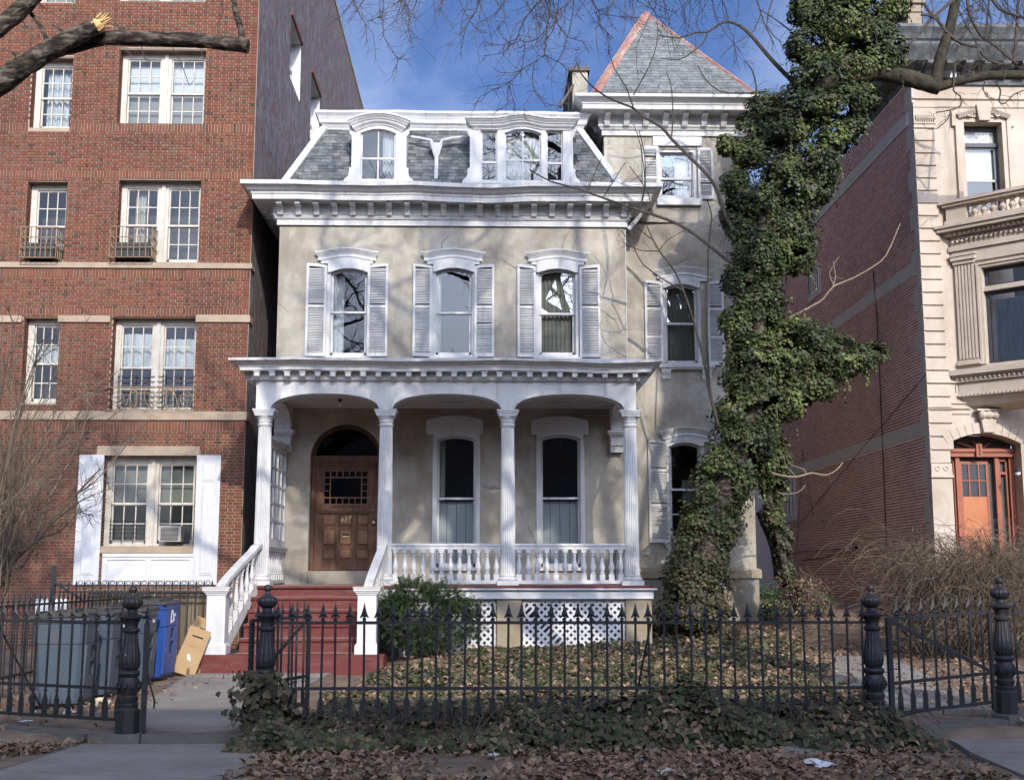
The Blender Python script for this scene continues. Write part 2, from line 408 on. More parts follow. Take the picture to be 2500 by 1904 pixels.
MT['splinter'] = M('broken_wood', [(0.55,0.33,0.12),(0.68,0.47,0.22)], rough=0.8, scale=20, bump=0.6, bscale=50)
MT['ivy'] = M('ivy_leaf', [(0.018,0.028,0.010),(0.038,0.054,0.017),(0.070,0.088,0.028)], rough=0.55, scale=1.4, detail=4, spec=0.28, rand=0.5, hue=0.025)
MT['ivy_lt'] = M('lit_ivy_leaf', [(0.075,0.10,0.028),(0.12,0.145,0.042)], rough=0.55, scale=2, spec=0.28, rand=0.4, hue=0.025)  # yellower green, brightened for clumps that stand as sunlit
MT['ivy_br'] = M('winter_ivy_leaf', [(0.045,0.043,0.024),(0.075,0.066,0.038),(0.11,0.085,0.052)], rough=0.6, scale=2, spec=0.22, rand=0.5, hue=0.03)
MT['dry'] = M('dry_leaf', [(0.13,0.082,0.052),(0.22,0.145,0.095),(0.33,0.235,0.16)], rough=0.9, scale=9, spec=0.1, rand=0.45, hue=0.012)
MT['yew'] = M('yew_needles', [(0.022,0.036,0.016),(0.040,0.062,0.025)], rough=0.6, scale=3, spec=0.3, rand=0.45, hue=0.02)
MT['rhodo'] = M('shrub_leaf', [(0.030,0.060,0.018),(0.05,0.09,0.028)], rough=0.4, scale=3, spec=0.45, rand=0.4, hue=0.02)
MT['bin'] = M('grey_bin_plastic', [(0.055,0.075,0.10),(0.070,0.094,0.122)], rough=0.5, scale=2, spec=0.4, stain=(0.095,0.09,0.085), sscale=3, spos=(0.55,0.8))
MT['bin_lid'] = M('bin_lid_plastic', [(0.040,0.040,0.044),(0.06,0.058,0.058)], rough=0.55, scale=4, spec=0.4, stain=(0.10,0.09,0.08), sscale=4, spos=(0.55,0.8))
MT['bin_blue'] = M('blue_bin_plastic', [(0.018,0.060,0.25),(0.024,0.075,0.30)], rough=0.45, scale=2, spec=0.4, stain=(0.05,0.08,0.28), sscale=4, spos=(0.58,0.85))
MT['card'] = M('cardboard', [(0.36,0.24,0.125),(0.44,0.30,0.165)], rough=0.9, scale=3, spec=0.1)
MT['tarp'] = M('blue_plastic_sheet', [(0.03,0.09,0.30),(0.07,0.18,0.5)], rough=0.35, scale=6, spec=0.5, bump=0.5, bscale=14)
MT['paper'] = M('litter_paper', [(0.62,0.62,0.63),(0.76,0.76,0.76)], rough=0.8, scale=20)
MT['newsprint'] = M('printed_litter', [(0.62,0.52,0.26),(0.55,0.48,0.38),(0.38,0.30,0.22)], rough=0.8, scale=30, detail=3, pos=(0.42,0.58))
MT['board'] = M('weathered_board', [(0.13,0.105,0.075),(0.20,0.165,0.12)], rough=0.9, scale=3, stretch=(8,8,1), rand=0.2, spec=0.1)
MT['rough_side'] = M('worn_painted_side', [(0.12,0.105,0.105),(0.20,0.182,0.185),(0.31,0.29,0.30)], rough=0.9, scale=3.0, detail=10, bump=0.9, bscale=9, spec=0.15,
                     stretch=(3,2.2,0.9), stain=(0.20,0.085,0.07), sscale=7, sstretch=(2,1.4,0.55), spos=(0.53,0.60))
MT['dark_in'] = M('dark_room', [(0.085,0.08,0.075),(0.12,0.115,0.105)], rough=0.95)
MT['curtain'] = M('net_curtain', [(0.60,0.60,0.60),(0.72,0.72,0.71)], rough=0.9, scale=2, stretch=(6,1,1))
MT['blind'] = M('blind', [(0.50,0.47,0.39),(0.56,0.53,0.45)], rough=0.8, scale=2)
MT['shade_white'] = M('roller_shade', [(0.72,0.72,0.70),(0.80,0.80,0.79)], rough=0.8, scale=1)
MT['orange'] = M('terracotta_door_paint', [(0.27,0.085,0.05),(0.33,0.11,0.065)], rough=0.55, scale=3, spec=0.3)
MT['orange_lt'] = M('orange_wood', [(0.38,0.13,0.05),(0.46,0.17,0.065)], rough=0.45, scale=3, spec=0.35)
MT['copper'] = M('weathered_cornice', [(0.05,0.056,0.058),(0.10,0.108,0.11),(0.17,0.176,0.18)], rough=0.6, scale=4, detail=8, spec=0.3)
MT['dark_frame'] = M('dark_window_frame', [(0.035,0.037,0.05),(0.05,0.052,0.065)], rough=0.5, spec=0.4)
MT['leaded'] = M('leaded_glass', [(0.20,0.19,0.15),(0.40,0.39,0.35),(0.62,0.62,0.60)], rough=0.15, scale=16, detail=3, spec=0.6)
MT['ac'] = M('ac_casing', [(0.38,0.36,0.325),(0.46,0.44,0.40)], rough=0.5, scale=4, stain=(0.36,0.32,0.27))
MT['cable'] = M('black_cable', [(0.012,0.012,0.012),(0.018,0.018,0.018)], rough=0.6)
MT['opp'] = M('opposite_brick', [(0.38,0.32,0.26),(0.45,0.39,0.33)], rough=0.9, scale=3)  # pale so the added houses bounce and reflect more light
MT['opp_pane'] = M('opposite_pane', [(0.22,0.24,0.27),(0.32,0.34,0.37)], rough=0.3, scale=1)
MT['tarroof'] = M('roof_felt', [(0.06,0.06,0.06),(0.09,0.09,0.09)], rough=0.9, scale=3)
MT['black_print'] = M('dark_print', [(0.02,0.02,0.02)], rough=0.8)
MT['white_print'] = M('white_print', [(0.78,0.79,0.8)], rough=0.6)
MT['log'] = M('log_wood', [(0.16,0.11,0.085),(0.23,0.165,0.13)], rough=0.9, scale=6, bump=0.5)
GL = glass_mat('window_glass', refl=0.02)
GL2 = glass_mat('bright_window_glass', refl=0.03)
GL3 = glass_mat('sky_lit_window_glass', refl=0.20)
GLD = glass_mat('dark_window_glass', tint=(0.4,0.42,0.45), refl=0.0)
# ================================================================== the stucco house
YH, YT, YP = 25.6, 26.4, 23.1
house = thing('stucco_house', 'beige stucco house with white porch, grey slate mansard roof and pointed tower', 'house', (0.5, YH, 0))
XL = U(679, 700, YH)[0]; XR = U(1527, 700, YH)[0]
XTL = U(1475, 410, YT)[0]; XTR = U(1842, 1200, YT)[0]
ZF = zat(1428.6, 22.75)                    # porch floor

def wall_front(mb, x0, x1, z0, z1, y, holes, depth):
    """front sheet at y with rectangular holes and their reveals"""
    xs = sorted({x0, x1, *[h[0] for h in holes], *[h[1] for h in holes]})
    zs = sorted({z0, z1, *[h[2] for h in holes], *[h[3] for h in holes]})
    for j in range(len(zs)-1):
        run = None
        for i in range(len(xs)-1):
            cx, cz = (xs[i]+xs[i+1])/2, (zs[j]+zs[j+1])/2
            inside = any(h[0] < cx < h[1] and h[2] < cz < h[3] for h in holes)
            if not inside:
                run = [xs[i], xs[i+1]] if run is None else [run[0], xs[i+1]]
            if inside or i == len(xs)-2:
                if run: mb.quad((run[0],y,zs[j]),(run[1],y,zs[j]),(run[1],y,zs[j+1]),(run[0],y,zs[j+1]))
                run = None
    for a, b, c, d in holes:
        e = y+depth
        mb.quad((a,y,c),(a,y,d),(a,e,d),(a,e,c)); mb.quad((b,y,c),(b,e,c),(b,e,d),(b,y,d))
        mb.quad((a,y,d),(b,y,d),(b,e,d),(a,e,d)); mb.quad((a,y,c),(a,e,c),(b,e,c),(b,y,c))

def arch(cx, hw, z1, rise): return lambda x: z1 - rise*min(1.0, ((x-cx)/hw)**2)

def sash_window(parent, X0, X1, Z0, Z1, Y, rise=0.0, rail=None, fw_=0.07, recess=0.12, mat=None, glass=None, vert=0, name='window', curtain=None, casing=0.0, sash=0.045, uprows=0):
    mat = mat or MT['white']; glass = glass or GL
    cx, hw = (X0+X1)/2, (X1-X0)/2
    fa = arch(cx, hw, Z1, rise)
    xs = linsp(X0, X1, 13 if rise else 2)
    w = MB()
    w.box(X0-fw_, X0, Y+0.015, Y+recess+0.10, Z0, Z1+0.06)
    w.box(X1, X1+fw_, Y+0.015, Y+recess+0.10, Z0, Z1+0.06)
    w.plate(xs, Z1+0.06, fa, Y+0.02, Y+recess+0.10)
    w.box(X0-fw_, X1+fw_, Y+0.01, Y+recess+0.10, Z0-0.06, Z0)
    w.box(X0-fw_, X1+fw_, Y+recess+0.072, Y+recess+0.11, Z0-0.06, Z0+0.05)
    # inner bead steps
    w.box(X0-0.001, X0+0.018, Y+recess-0.05, Y+recess+0.09, Z0, Z1-rise)
    w.box(X1-0.018, X1+0.001, Y+recess-0.05, Y+recess+0.09, Z0, Z1-rise)
    win = w.build(name, mat, parent)
    rail = rail if rail is not None else (Z0+Z1)/2
    a, b = X0+0.018, X1-0.018
    yu, yl = Y+recess, Y+recess+0.036
    s = MB()
    s.box(a, a+sash, yu, yu+0.034, rail-0.02, Z1); s.box(b-sash, b, yu, yu+0.034, rail-0.02, Z1)
    s.box(a, b, yu-0.004, yu+0.034, rail-0.022, rail+0.022)
    s.plate(linsp(a, b, 13 if rise else 2), lambda x: fa(x)+0.01, lambda x: fa(x)-sash, yu+0.001, yu+0.033)
    for k in range(vert):
        x = a+(b-a)*(k+1)/(vert+1); s.box(x-0.011, x+0.011, yu+0.004, yu+0.03, rail, Z1-0.01)
    for k in range(uprows):
        z = rail+(Z1-rail)*(k+1)/(uprows+1); s.box(a, b, yu+0.005, yu+0.029, z-0.011, z+0.011)
    s.build('upper_sash', mat, win)
    s = MB()
    s.box(a, a+sash, yl, yl+0.034, Z0, rail+0.02); s.box(b-sash, b, yl, yl+0.034, Z0, rail+0.02)
    s.box(a, b, yl+0.001, yl+0.034, rail-0.018, rail+0.02); s.box(a, b, yl, yl+0.034, Z0, Z0+0.075)
    for k in range(vert):
        x = a+(b-a)*(k+1)/(vert+1); s.box(x-0.011, x+0.011, yl+0.004, yl+0.03, Z0+0.05, rail)
    for k in range(uprows):
        z = Z0+(rail-Z0)*(k+1)/(uprows+1); s.box(a, b, yl+0.005, yl+0.029, z-0.011, z+0.011)
    s.build('lower_sash', mat, win)
    g = MB(); g.quad((a,yu+0.016,rail),(b,yu+0.016,rail),(b,yu+0.016,Z1-0.01),(a,yu+0.016,Z1-0.01)); g.build('pane', glass, win)
    g = MB(); g.quad((a,yl+0.016,Z0),(b,yl+0.016,Z0),(b,yl+0.016,rail),(a,yl+0.016,rail)); g.build('pane', glass, win)
    if curtain: curtain(win, a, b, Z0, Z1, yl+0.14)
    return win

def drape(u0, u1, v0=0.0, v1=1.0, mat=None, folds=7, amp=0.03, name='curtain'):
    def f(win, a, b, z0, z1, y):
        x0, x1 = a+(b-a)*u0, a+(b-a)*u1; za, zb = z0+(z1-z0)*v0, z0+(z1-z0)*v1
        n = folds*6; m = MB()
        for i in range(n):
            t0, t1 = i/n, (i+1)/n
            ya, yb = y+amp*math.sin(t0*folds*6.283+1.3*math.sin(5*t0)), y+amp*math.sin(t1*folds*6.283+1.3*math.sin(5*t1))
            m.quad((x0+(x1-x0)*t0,ya,za),(x0+(x1-x0)*t1,yb,za),(x0+(x1-x0)*t1,yb,zb),(x0+(x1-x0)*t0,ya,zb))
        m.build(name, mat or MT['curtain'], win, smooth=True)
    return f
def blinds(v0=0.0, v1=1.0, mat=None, pitch=0.03, name='blind'):
    def f(win, a, b, z0, z1, y):
        za, zb = z0+(z1-z0)*v0, z0+(z1-z0)*v1; m = MB(); z = za
        while z < zb:
            m.add([(a,y,z),(b,y,z),(b,y-0.016,z+pitch*0.93),(a,y-0.016,z+pitch*0.93)], [(0,1,2,3)]); z += pitch
        m.build(name, mat or MT['blind'], win, kind='stuff')
    return f
def both(*fs):
    def f(*a):
        for q in fs: q(*a)
    return f
def inner_shutters(v1=0.48):
    def f(win, a, b, z0, z1, y):
        zb = z0+(z1-z0)*v1; n = 4; w = (b-a)/n
        for k in range(n):
            m = MB(); x0, x1 = a+w*k+0.006, a+w*(k+1)-0.006
            m.box(x0, x0+0.035, y, y+0.025, z0, zb); m.box(x1-0.035, x1, y, y+0.025, z0, zb)
            for zz in (z0, z0+(zb-z0)*0.42, zb-0.06): m.box(x0, x1, y+0.001, y+0.024, zz, zz+0.06)
            m.box(x0, x1, y+0.012, y+0.018, z0, zb)
            if k in (1, 2):
                z = z0+(zb-z0)*0.42+0.08
                while z < zb-0.08: m.box(x0+0.03, x1-0.03, y+0.004, y+0.014, z, z+0.016); z += 0.034
            m.build('inner_shutter', MT['white_flat'], win)
    return f

def hood(win, x0, x1, zend, zcrown, fx0, fx1, zface_end, fa, Y, out=0.13, mat=None, face=0.05):
    """moulded eyebrow hood; zend/zcrown top of moulding at ends and crown"""
    mat = mat or MT['white']
    cx, hw = (x0+x1)/2, (x1-x0)/2; rise = zcrown-zend
    def zc(x):
        t = abs(x-cx)/hw
        if t > 0.84: return zend
        t /= 0.84
        return zend + rise*(0.5+0.5*math.cos(math.pi*t))*0.35 + rise*0.65*(1-t*t)
    k = (x1-x0)/2
    xs = sorted(linsp(fx0-0.02, fx1+0.02, 25)+[fa[1]-0.0501, fa[1]-0.0499, fa[2]+0.0499, fa[2]+0.0501])
    kk = out
    prof = [(0.0,0.0),(0.0,kk),(-0.028,kk),(-0.030,kk*0.86),(-0.052,kk*0.83),(-0.085,kk*0.62),(-0.098,kk*0.60),(-0.105,kk*0.50),(-0.135,kk*0.44),(-0.17,face+0.018),(-0.19,face+0.012),(-0.19,0.0)]
    h = MB(); h.band(xs, zc, prof, Y, mitre=True)
    h.plate(xs, lambda x: zc(x)-0.185, lambda x: (zface_end if (x < fa[1]-0.05 or x > fa[2]+0.05) else min(zface_end, fa[0](min(max(x,fa[1]),fa[2])))), Y-face, Y+0.012)
    h.build('hood', mat, win)

def shutter(parent, X0, X1, Z0, Z1, Y, rise=0.0, hinge=1, mids=(0.46,), gaps=(), mat=None, pitch=0.036):
    """louvred shutter; its top rises towards the window (hinge side: +1 right, -1 left)"""
    mat = mat or MT['white']
    st = 0.05; y0, y1 = Y-0.062, Y-0.022
    def top(x):
        t = (x-X0)/(X1-X0)
        if hinge < 0: t = 1-t
        # arch shoulder: high towards the outer side in the open position
        return Z1 - rise*(t**2)
    f = MB()
    f.prism_xz([(X0,Z0),(X0+st,Z0),(X0+st,top(X0+st)),(X0,top(X0))], y0, y1)
    f.prism_xz([(X1-st,Z0),(X1,Z0),(X1,top(X1)),(X1-st,top(X1-st))], y0, y1)
    f.box(X0+st, X1-st, y0+0.002, y1, Z0, Z0+0.085)
    xs = linsp(X0+st, X1-st, 6)
    f.plate(xs, top, lambda x: top(x)-0.06, y0+0.002, y1)
    for m_ in mids:
        zm = Z0+(Z1-Z0)*m_; f.box(X0+st, X1-st, y0+0.002, y1, zm-0.03, zm+0.03)
    o = f.build('shutter', mat, parent)
    l = MB(); z = Z0+0.10
    zmax = Z1-rise-0.065
    while z < zmax:
        fr_ = (z-Z0)/(Z1-Z0)
        if not any(abs(fr_-m_) < 0.04/(Z1-Z0)*1.1 for m_ in mids) and not any(g0 < fr_ < g1 for g0, g1 in gaps):
            j = random.uniform(-0.003, 0.003); dy = random.uniform(-0.002, 0.002)
            l.add([(X0+st,y0+0.004+dy,z+j),(X1-st,y0+0.004,z+j),(X1-st,y1-0.002,z+pitch*0.80),(X0+st,y1-0.002,z+pitch*0.80),
                   (X0+st,y0+0.004+dy,z+0.006+j),(X1-st,y0+0.004,z+0.006+j),(X1-st,y1-0.002,z+pitch*0.8+0.006),(X0+st,y1-0.002,z+pitch*0.8+0.006)],
                  [(0,3,2,1),(4,5,6,7),(0,1,5,4),(2,3,7,6)])
        z += pitch
    l.build('louvres', mat, o, kind='stuff')
    return o

# ---------------------------------------------------------------- openings
W2 = [(806,897,659,869,764, 747,797,897,947, 774.5,921), (1063,1153,658,868,764, 1008,1055,1158,1206.5, 1033,1181), (1315,1405,660,868,765, 1263,1308.5,1414.6,1465, 1287,1435)]
PWIN = [(1065,1163,1065,1384,1217, 1041.5,1179), (1318,1418,1063,1384,1216, 1297,1436)]
main_holes, win2, pwin = [], [], []
for (a,b,t,bo,rl,*_r) in W2:
    X0,X1,Z0,Z1 = rect(a,b,t,bo,YH+0.1); win2.append((X0,X1,Z0,Z1,zat(rl,YH+0.1)))
    main_holes.append((X0-0.07,X1+0.07,Z0-0.06,Z1+0.06))
for (a,b,t,bo,rl,*_r) in PWIN:
    X0,X1,Z0,Z1 = rect(a,b,t,bo,YH+0.08); pwin.append((X0,X1,Z0,Z1,zat(rl,YH+0.08)))
    main_holes.append((X0-0.07,X1+0.07,Z0-0.06,Z1+0.06))
DX0, DX1 = U(755,1250,YH)[0], U(929,1250,YH)[0]
DZ0, DZS, DZC = ZF+0.02, zat(1117,YH), zat(1036,YH)
main_holes.append((DX0,DX1,DZ0,DZC))
ZTOP = zat(549, YH)+0.35
mw = MB(); wall_front(mw, XL, XR, -0.2, ZTOP, YH, main_holes, 0.3)
mw.quad((XL,YH,-0.2),(XL,YH,ZTOP),(XL,36.5,ZTOP),(XL,36.5,-0.2))
mw.quad((XR,YH,-0.2),(XR,YT+0.5,-0.2),(XR,YT+0.5,ZTOP),(XR,YH,ZTOP))
mw.quad((XL,36.5,-0.2),(XL,36.5,ZTOP),(XTR,36.5,ZTOP),(XTR,36.5,-0.2))
wall_main = mw.build('wall', MT['stucco'], house)
# rounded spandrel over the doorway
dcx, dhw = (DX0+DX1)/2, (DX1-DX0)/2
def door_arch(x, g=0.0, hw=dhw):
    t = min(1.0, abs(x-dcx)/(hw+g)); return DZS + (DZC-DZS+g)*math.sqrt(max(0.0, 1-t*t))
sp = MB(); xs = [dcx-dhw*math.cos(math.pi*i/32) for i in range(33)]
sp.plate(xs, DZC+0.0005, lambda x: door_arch(x), YH-0.002, YH+0.3)
# raised stucco band round the arch
n = 28
for g0, g1, yy in ((0.0,0.10,YH-0.012),):
    pts_in = [(dcx-dhw*math.cos(math.pi*i/n), DZS+(DZC-DZS)*math.sin(math.pi*i/n)) for i in range(n+1)]
    pts_out = [(dcx-(dhw+g1)*math.cos(math.pi*i/n), DZS+(DZC-DZS+g1)*math.sin(math.pi*i/n)) for i in range(n+1)]
    for i in range(n):
        sp.prism_xz([pts_in[i], pts_in[i+1], pts_out[i+1], pts_out[i]], yy, YH+0.02)
    sp.box(DX0-g1, DX0, yy, YH+0.02, DZ0, DZS); sp.box(DX1, DX1+g1, yy, YH+0.02, DZ0, DZS)
sp.build('door_surround', MT['stucco'], house)

# tower wall
T3 = rect(1610,1691,375,484,YT+0.1); T2 = rect(1623,1703,697,888,YT+0.1); T1 = rect(1634,1712,1082,1316,YT+0.1)
th = [(r[0]-0.07,r[1]+0.07,r[2]-0.06,r[3]+0.06) for r in (T3,T2,T1)]
ZTT = zat(332, YT)+0.4
ZWT = zat(1397, YT)
tw = MB(); wall_front(tw, XR-0.3, XTR, ZWT, zat(549,YT)+0.1, YT, th[1:], 0.3)
wall_front(tw, XTL, XTR, zat(549,YT)+0.1, ZTT, YT, th[:1], 0.3)
tw.quad((XTR,YT,ZWT),(XTR,36.5,ZWT),(XTR,36.5,ZTT),(XTR,YT,ZTT))
tw.quad((XTL,YT,ZTOP-0.2),(XTL,YT,ZTT),(XTL,YT+3.3,ZTT),(XTL,YT+3.3,ZTOP-0.2))
tw.quad((XTL,YT+3.3,ZTOP-0.2),(XTL,YT+3.3,ZTT),(XTR,YT+3.3,ZTT),(XTR,YT+3.3,ZTOP-0.2))
tw.build('tower_wall', MT['stucco'], house)
bs = MB(); bs.box(XR-0.2, XTR+0.035, YT-0.035, 36.4, -0.3, zat(1411,YT)); bs.build('foundation', MT['stucco_low'], house)
wt = MB(); wt.sweep([(0,zat(1411,YT)),(0.09,zat(1411,YT)),(0.09,zat(1392,YT)),(0.05,zat(1388,YT)),(0,zat(1386,YT))], [(XR-0.1,YT),(XTR,YT),(XTR,36)])
wt.build('water_table', MT['concrete'], house)
# rooms behind the windows
rm = MB()
rm.quad((XL+0.02,YH+3.0,-0.2),(XTR-0.02,YH+3.0,-0.2),(XTR-0.02,YH+3.0,ZTOP+2),(XL+0.02,YH+3.0,ZTOP+2))
rm.quad((XL+0.02,YH+0.05,ZTOP-0.05),(XTR-0.02,YH+0.9,ZTOP-0.05),(XTR-0.02,YH+3.0,ZTOP-0.05),(XL+0.02,YH+3.0,ZTOP-0.05))
zc_ = zat(900,YH)
rm.quad((XL+0.02,YH+0.32,zc_),(XR-0.02,YH+0.32,zc_),(XR-0.02,YH+3.0,zc_),(XL+0.02,YH+3.0,zc_))
rm.quad((XL+0.02,YH+0.32,ZF-0.1),(XR-0.02,YH+0.32,ZF-0.1),(XR-0.02,YH+3.0,ZF-0.1),(XL+0.02,YH+3.0,ZF-0.1))
rm.build('room_interior', MT['dark_in'], house)

# ---------------------------------------------------------------- upper windows
def do_upper(spec, wv, Y, vis=True, cur=None, glass=None, mids=(0.46,), gapsL=(), gapsR=(), sill=None, ztop_sh=None):
    X0,X1,Z0,Z1,rail = wv
    rise = 0.085
    w = sash_window(house, X0,X1,Z0,Z1,Y,rise,rail,curtain=cur,glass=glass)
    fa = (arch((X0+X1)/2,(X1-X0)/2,Z1,rise), X0, X1)
    return w, fa
curs = [both(drape(0.02,0.34,0.0,1.0,amp=0.02,folds=3)), drape(0.0,0.13,0,1,folds=2), drape(0.0,1.0,0,1,folds=9,mat=MT['blind'])]  # the last, full-width grey drape is added to imitate a pale reflection
for i, (sp_, wv) in enumerate(zip(W2, win2)):
    w, fa = do_upper(sp_, wv, YH, cur=curs[i], glass=[GL, GL2, GL3][i])
    hx0, hx1 = U(sp_[9]+10, 630, YH)[0], U(sp_[10]-10, 630, YH)[0]
    hood(w, hx0, hx1, zat(616,YH-0.1), zat(607,YH-0.1), hx0+0.02, hx1-0.02, zat(647,YH), fa, YH)
    zt, zb = zat(645,YH-0.05), zat(871,YH-0.05)
    for (a,b,hg) in ((sp_[5],sp_[6],1),(sp_[7],sp_[8],-1)):
        shutter(house, U(a,760,YH)[0], U(b,760,YH)[0], zb, zt, YH, rise=0.05, hinge=hg, mids=(0.535,), gaps=((0.35,0.37),) if (i==1 and hg<0) else ())
    s = MB()
    s.box(wv[0]-0.12, wv[1]+0.12, YH-0.09, YH+0.05, wv[2]-0.11, wv[2]-0.06)
    if i == 2: s.box(wv[0]-0.26, wv[1]+0.26, YH-0.10, YH-0.001, wv[2]-0.15, wv[2]-0.112)
    s.build('sill', MT['white'], w)
# tower windows
def tower_rail(py): return zat(py, YT+0.1)
w = sash_window(house, *T3, YT, 0, tower_rail(433), curtain=both(drape(0.5,1.0,0,1,amp=0.02,folds=4)), glass=GL2)
m = MB(); x0,x1,z0,z1 = rect(1594,1713,334,356,YT-0.05); m.box(x0,x1,YT-0.06,YT-0.001,z0,z1-0.004); m.build('lintel_board', MT['white_flat'], w)
m = MB(); x0,x1,z0,z1 = rect(1605,1714,484,500,YT-0.1); m.prism_yz([(YT-0.10,z0),(YT-0.001,z0),(YT-0.001,z1),(YT-0.07,z1),(YT-0.10,z1-0.02)],x0,x1); m.build('sill', MT['white'], w)
x0,x1,z0,z1 = rect(1569,1608,357,481,YT-0.05); shutter(house,x0,x1,z0,z1,YT,0,1,mids=(0.38,),gaps=((0.70,0.80),))
x0,x1,z0,z1 = rect(1704,1742,361,486,YT-0.05); shutter(house,x0,x1,z0,z1,YT,0,-1,mids=(0.38,),gaps=((0.28,0.32),))
for (T, hpx, zE, zC, zfe, sh, py, rl, tall) in ((T2,(1600,1736),656,647,685,((1574,1618),(1727,1767)),(682,889),788,False),(T1,(1612,1744),1050,1040,1078,((1583,1633),(1735,1780)),(1072,1324),1194,True)):
    w = sash_window(house, *T, YT, 0.085, tower_rail(rl), glass=GL3, curtain=drape(0.0,1.0,0,1,folds=9,mat=MT['blind']) if not tall else drape(0.45,1.0,0,0.62,folds=6))  # full grey drape added behind the glass, imitating reflected sky
    fa = (arch((T[0]+T[1])/2,(T[1]-T[0])/2,T[3],0.085), T[0], T[1])
    hx0, hx1 = U(hpx[0]+10,zC,YT)[0], U(hpx[1]-10,zC,YT)[0]
    hood(w, hx0, hx1, zat(zE,YT-0.1), zat(zC,YT-0.1), hx0+0.02, hx1-0.02, zat(zfe,YT), fa, YT)
    for (a,b),hg in zip(sh,(1,-1)):
        shutter(house, U(a,sum(py)/2,YT)[0], U(b,sum(py)/2,YT)[0], zat(py[1],YT-0.05), zat(py[0],YT-0.05), YT, 0.05, hg, mids=(0.33,0.66) if not tall else (0.36,0.70))
    s = MB(); a,b = T[0]-0.16, T[1]+0.32
    s.box(a,b,YT-0.13,YT+0.04,T[2]-0.115,T[2]-0.06); s.box(a+0.03,b-0.03,YT-0.09,YT-0.001,T[2]-0.155,T[2]-0.117)
    s.build('sill', MT['white'], w)
    for q in (a+0.05, b-0.26):
        m = MB(); zt = T[2]-0.157
        m.prism_yz([(YT-0.085,zt),(YT-0.001,zt),(YT-0.001,zt-0.2),(YT-0.03,zt-0.2),(YT-0.04,zt-0.13),(YT-0.08,zt-0.06)], q, q+0.2); m.build('sill_bracket', MT['white'], w)
    if tall:
        m = MB(); y = YT+0.156+0.0; xm = (T[0]*0.45+T[1]*0.55)
        m.box(T[0]+0.05,T[1]-0.05,YT+0.162,YT+0.185,zat(1254,YT)-0.012,zat(1254,YT)+0.012); m.box(xm-0.012,xm+0.012,YT+0.163,YT+0.184,T[2]+0.05,zat(1254,YT)); m.build('muntin', MT['white'], w)

# ---------------------------------------------------------------- main cornice
def zo(py, out): return zat(py, YH-out, 640)
prof = [(0.0,zo(549,0)),(0.055,zo(549,0.05)),(0.055,zo(536,0.05)),(0.085,zo(534,0.07)),(0.10,zo(530,0.1)),(0.115,zo(526,0.1)),(0.13,zo(523,0.13)),(0.13,zo(500,0.13)),
        (0.16,zo(496,0.16)),(0.51,zo(484,0.51)-0.012),(0.51,zo(484,0.51)),(0.514,zo(473.5,0.51)),(0.535,zo(472,0.53)),(0.54,zo(468,0.53)),(0.56,zo(466,0.55)),(0.60,zo(462,0.60)),(0.64,zo(456,0.64)),(0.68,zo(450.5,0.68)),(0.73,zo(449,0.72)),(0.735,zo(439.5,0.72)),(0.0,zo(435,0.3))]
cpath = [(XL, YH+6.0)]+[(XL+(XR-XL)*i/18,YH) for i in range(19)]+[(XR,YT+0.02)]
cn_ = MB(); cn_.sweep(prof, cpath); 
cn_.v = [(x,y,z-(0.055*math.exp(-((x+0.1)/0.9)**2)+0.02*math.exp(-((x+2.6)/0.7)**2)+0.006*math.sin(x*5.1)) if (y < YH-0.4) else z) for x,y,z in cn_.v]
cornice = cn_.build('cornice', MT['white'], house)
bz = zo(484,0.40)-0.012
def bracket_mesh(name, proj, h, w):
    m = MB()
    m.prism_yz([(-proj,0),(-0.0,0),(0.0,-h),(-0.04,-h),(-0.07,-h*0.82),(-0.10,-h*0.60),(-0.15,-h*0.46),(-proj+0.03,-h*0.42),(-proj,-h*0.36)], -w/2, w/2)
    m.box(-w/2-0.018, w/2+0.018, -proj-0.012, 0.0, -0.022, 0.0)
    m.box(-w/2-0.045, w/2+0.045, -proj-0.03, 0.0, 0.001, 0.016)
    return m.mesh(name, MT['white'])
bm_ = bracket_mesh('bracket', 0.29, 0.27, 0.115)
nb = 20; xb0, xb1 = XL+0.03, XR-0.03
for i in range(nb):
    obj('bracket', bm_, cornice, loc=(xb0+(xb1-xb0)*i/(nb-1), YH-0.13, bz))
for j in range(4):
    obj('bracket', bm_, cornice, loc=(XL-0.13, YH+0.35+0.41*j, bz), rot=(0,0,-math.pi/2))

# ---------------------------------------------------------------- slates
def slate_mesh(name, w, l, mat, th=0.012):
    m = MB(); m.box(-w/2, w/2, 0, l, 0, th)
    # worn lower corners
    m.v[0] = (-w/2+0.008, 0.006, 0); m.v[4] = (-w/2+0.008, 0.004, th)
    return m.mesh(name, mat)
def lay_slates(parent, O, du, dv, Lv, ulim, holes, widths, meshes, rowh, sl, normal, rotm):
    """rows along du, up along dv; ulim(v) -> (u0,u1); holes: f(u,v)->bool"""
    k = 0; v = 0.0; row = 0
    while v < Lv-0.02:
        a, b = ulim(v+rowh*0.5); u = a - random.uniform(0, widths[0])
        while u < b:
            i = random.randrange(len(widths)); w = widths[i]; c = u+w/2
            lo, hi = max(u, a), min(u+w, b)
            if hi-lo > 0.03 and not holes((lo+hi)/2, v+rowh*0.5):
                p = O + du*((lo+hi)/2) + dv*(v+random.uniform(-0.006,0.006)) + normal*(0.012+random.uniform(0,0.004))
                o = obj('slate', meshes[i], parent, loc=p)
                o.rotation_euler = rotm
                o.rotation_euler.rotate_axis('Z', random.uniform(-0.015,0.015))
                o.scale = ((hi-lo-0.006)/w, 1, 1); k += 1
            u += w
        v += rowh; row += 1
    return k
Y0m, Y1m = YH-0.12, YH+0.72
z0m, z1m = zat(447,Y0m,900), zat(314,Y1m,900)
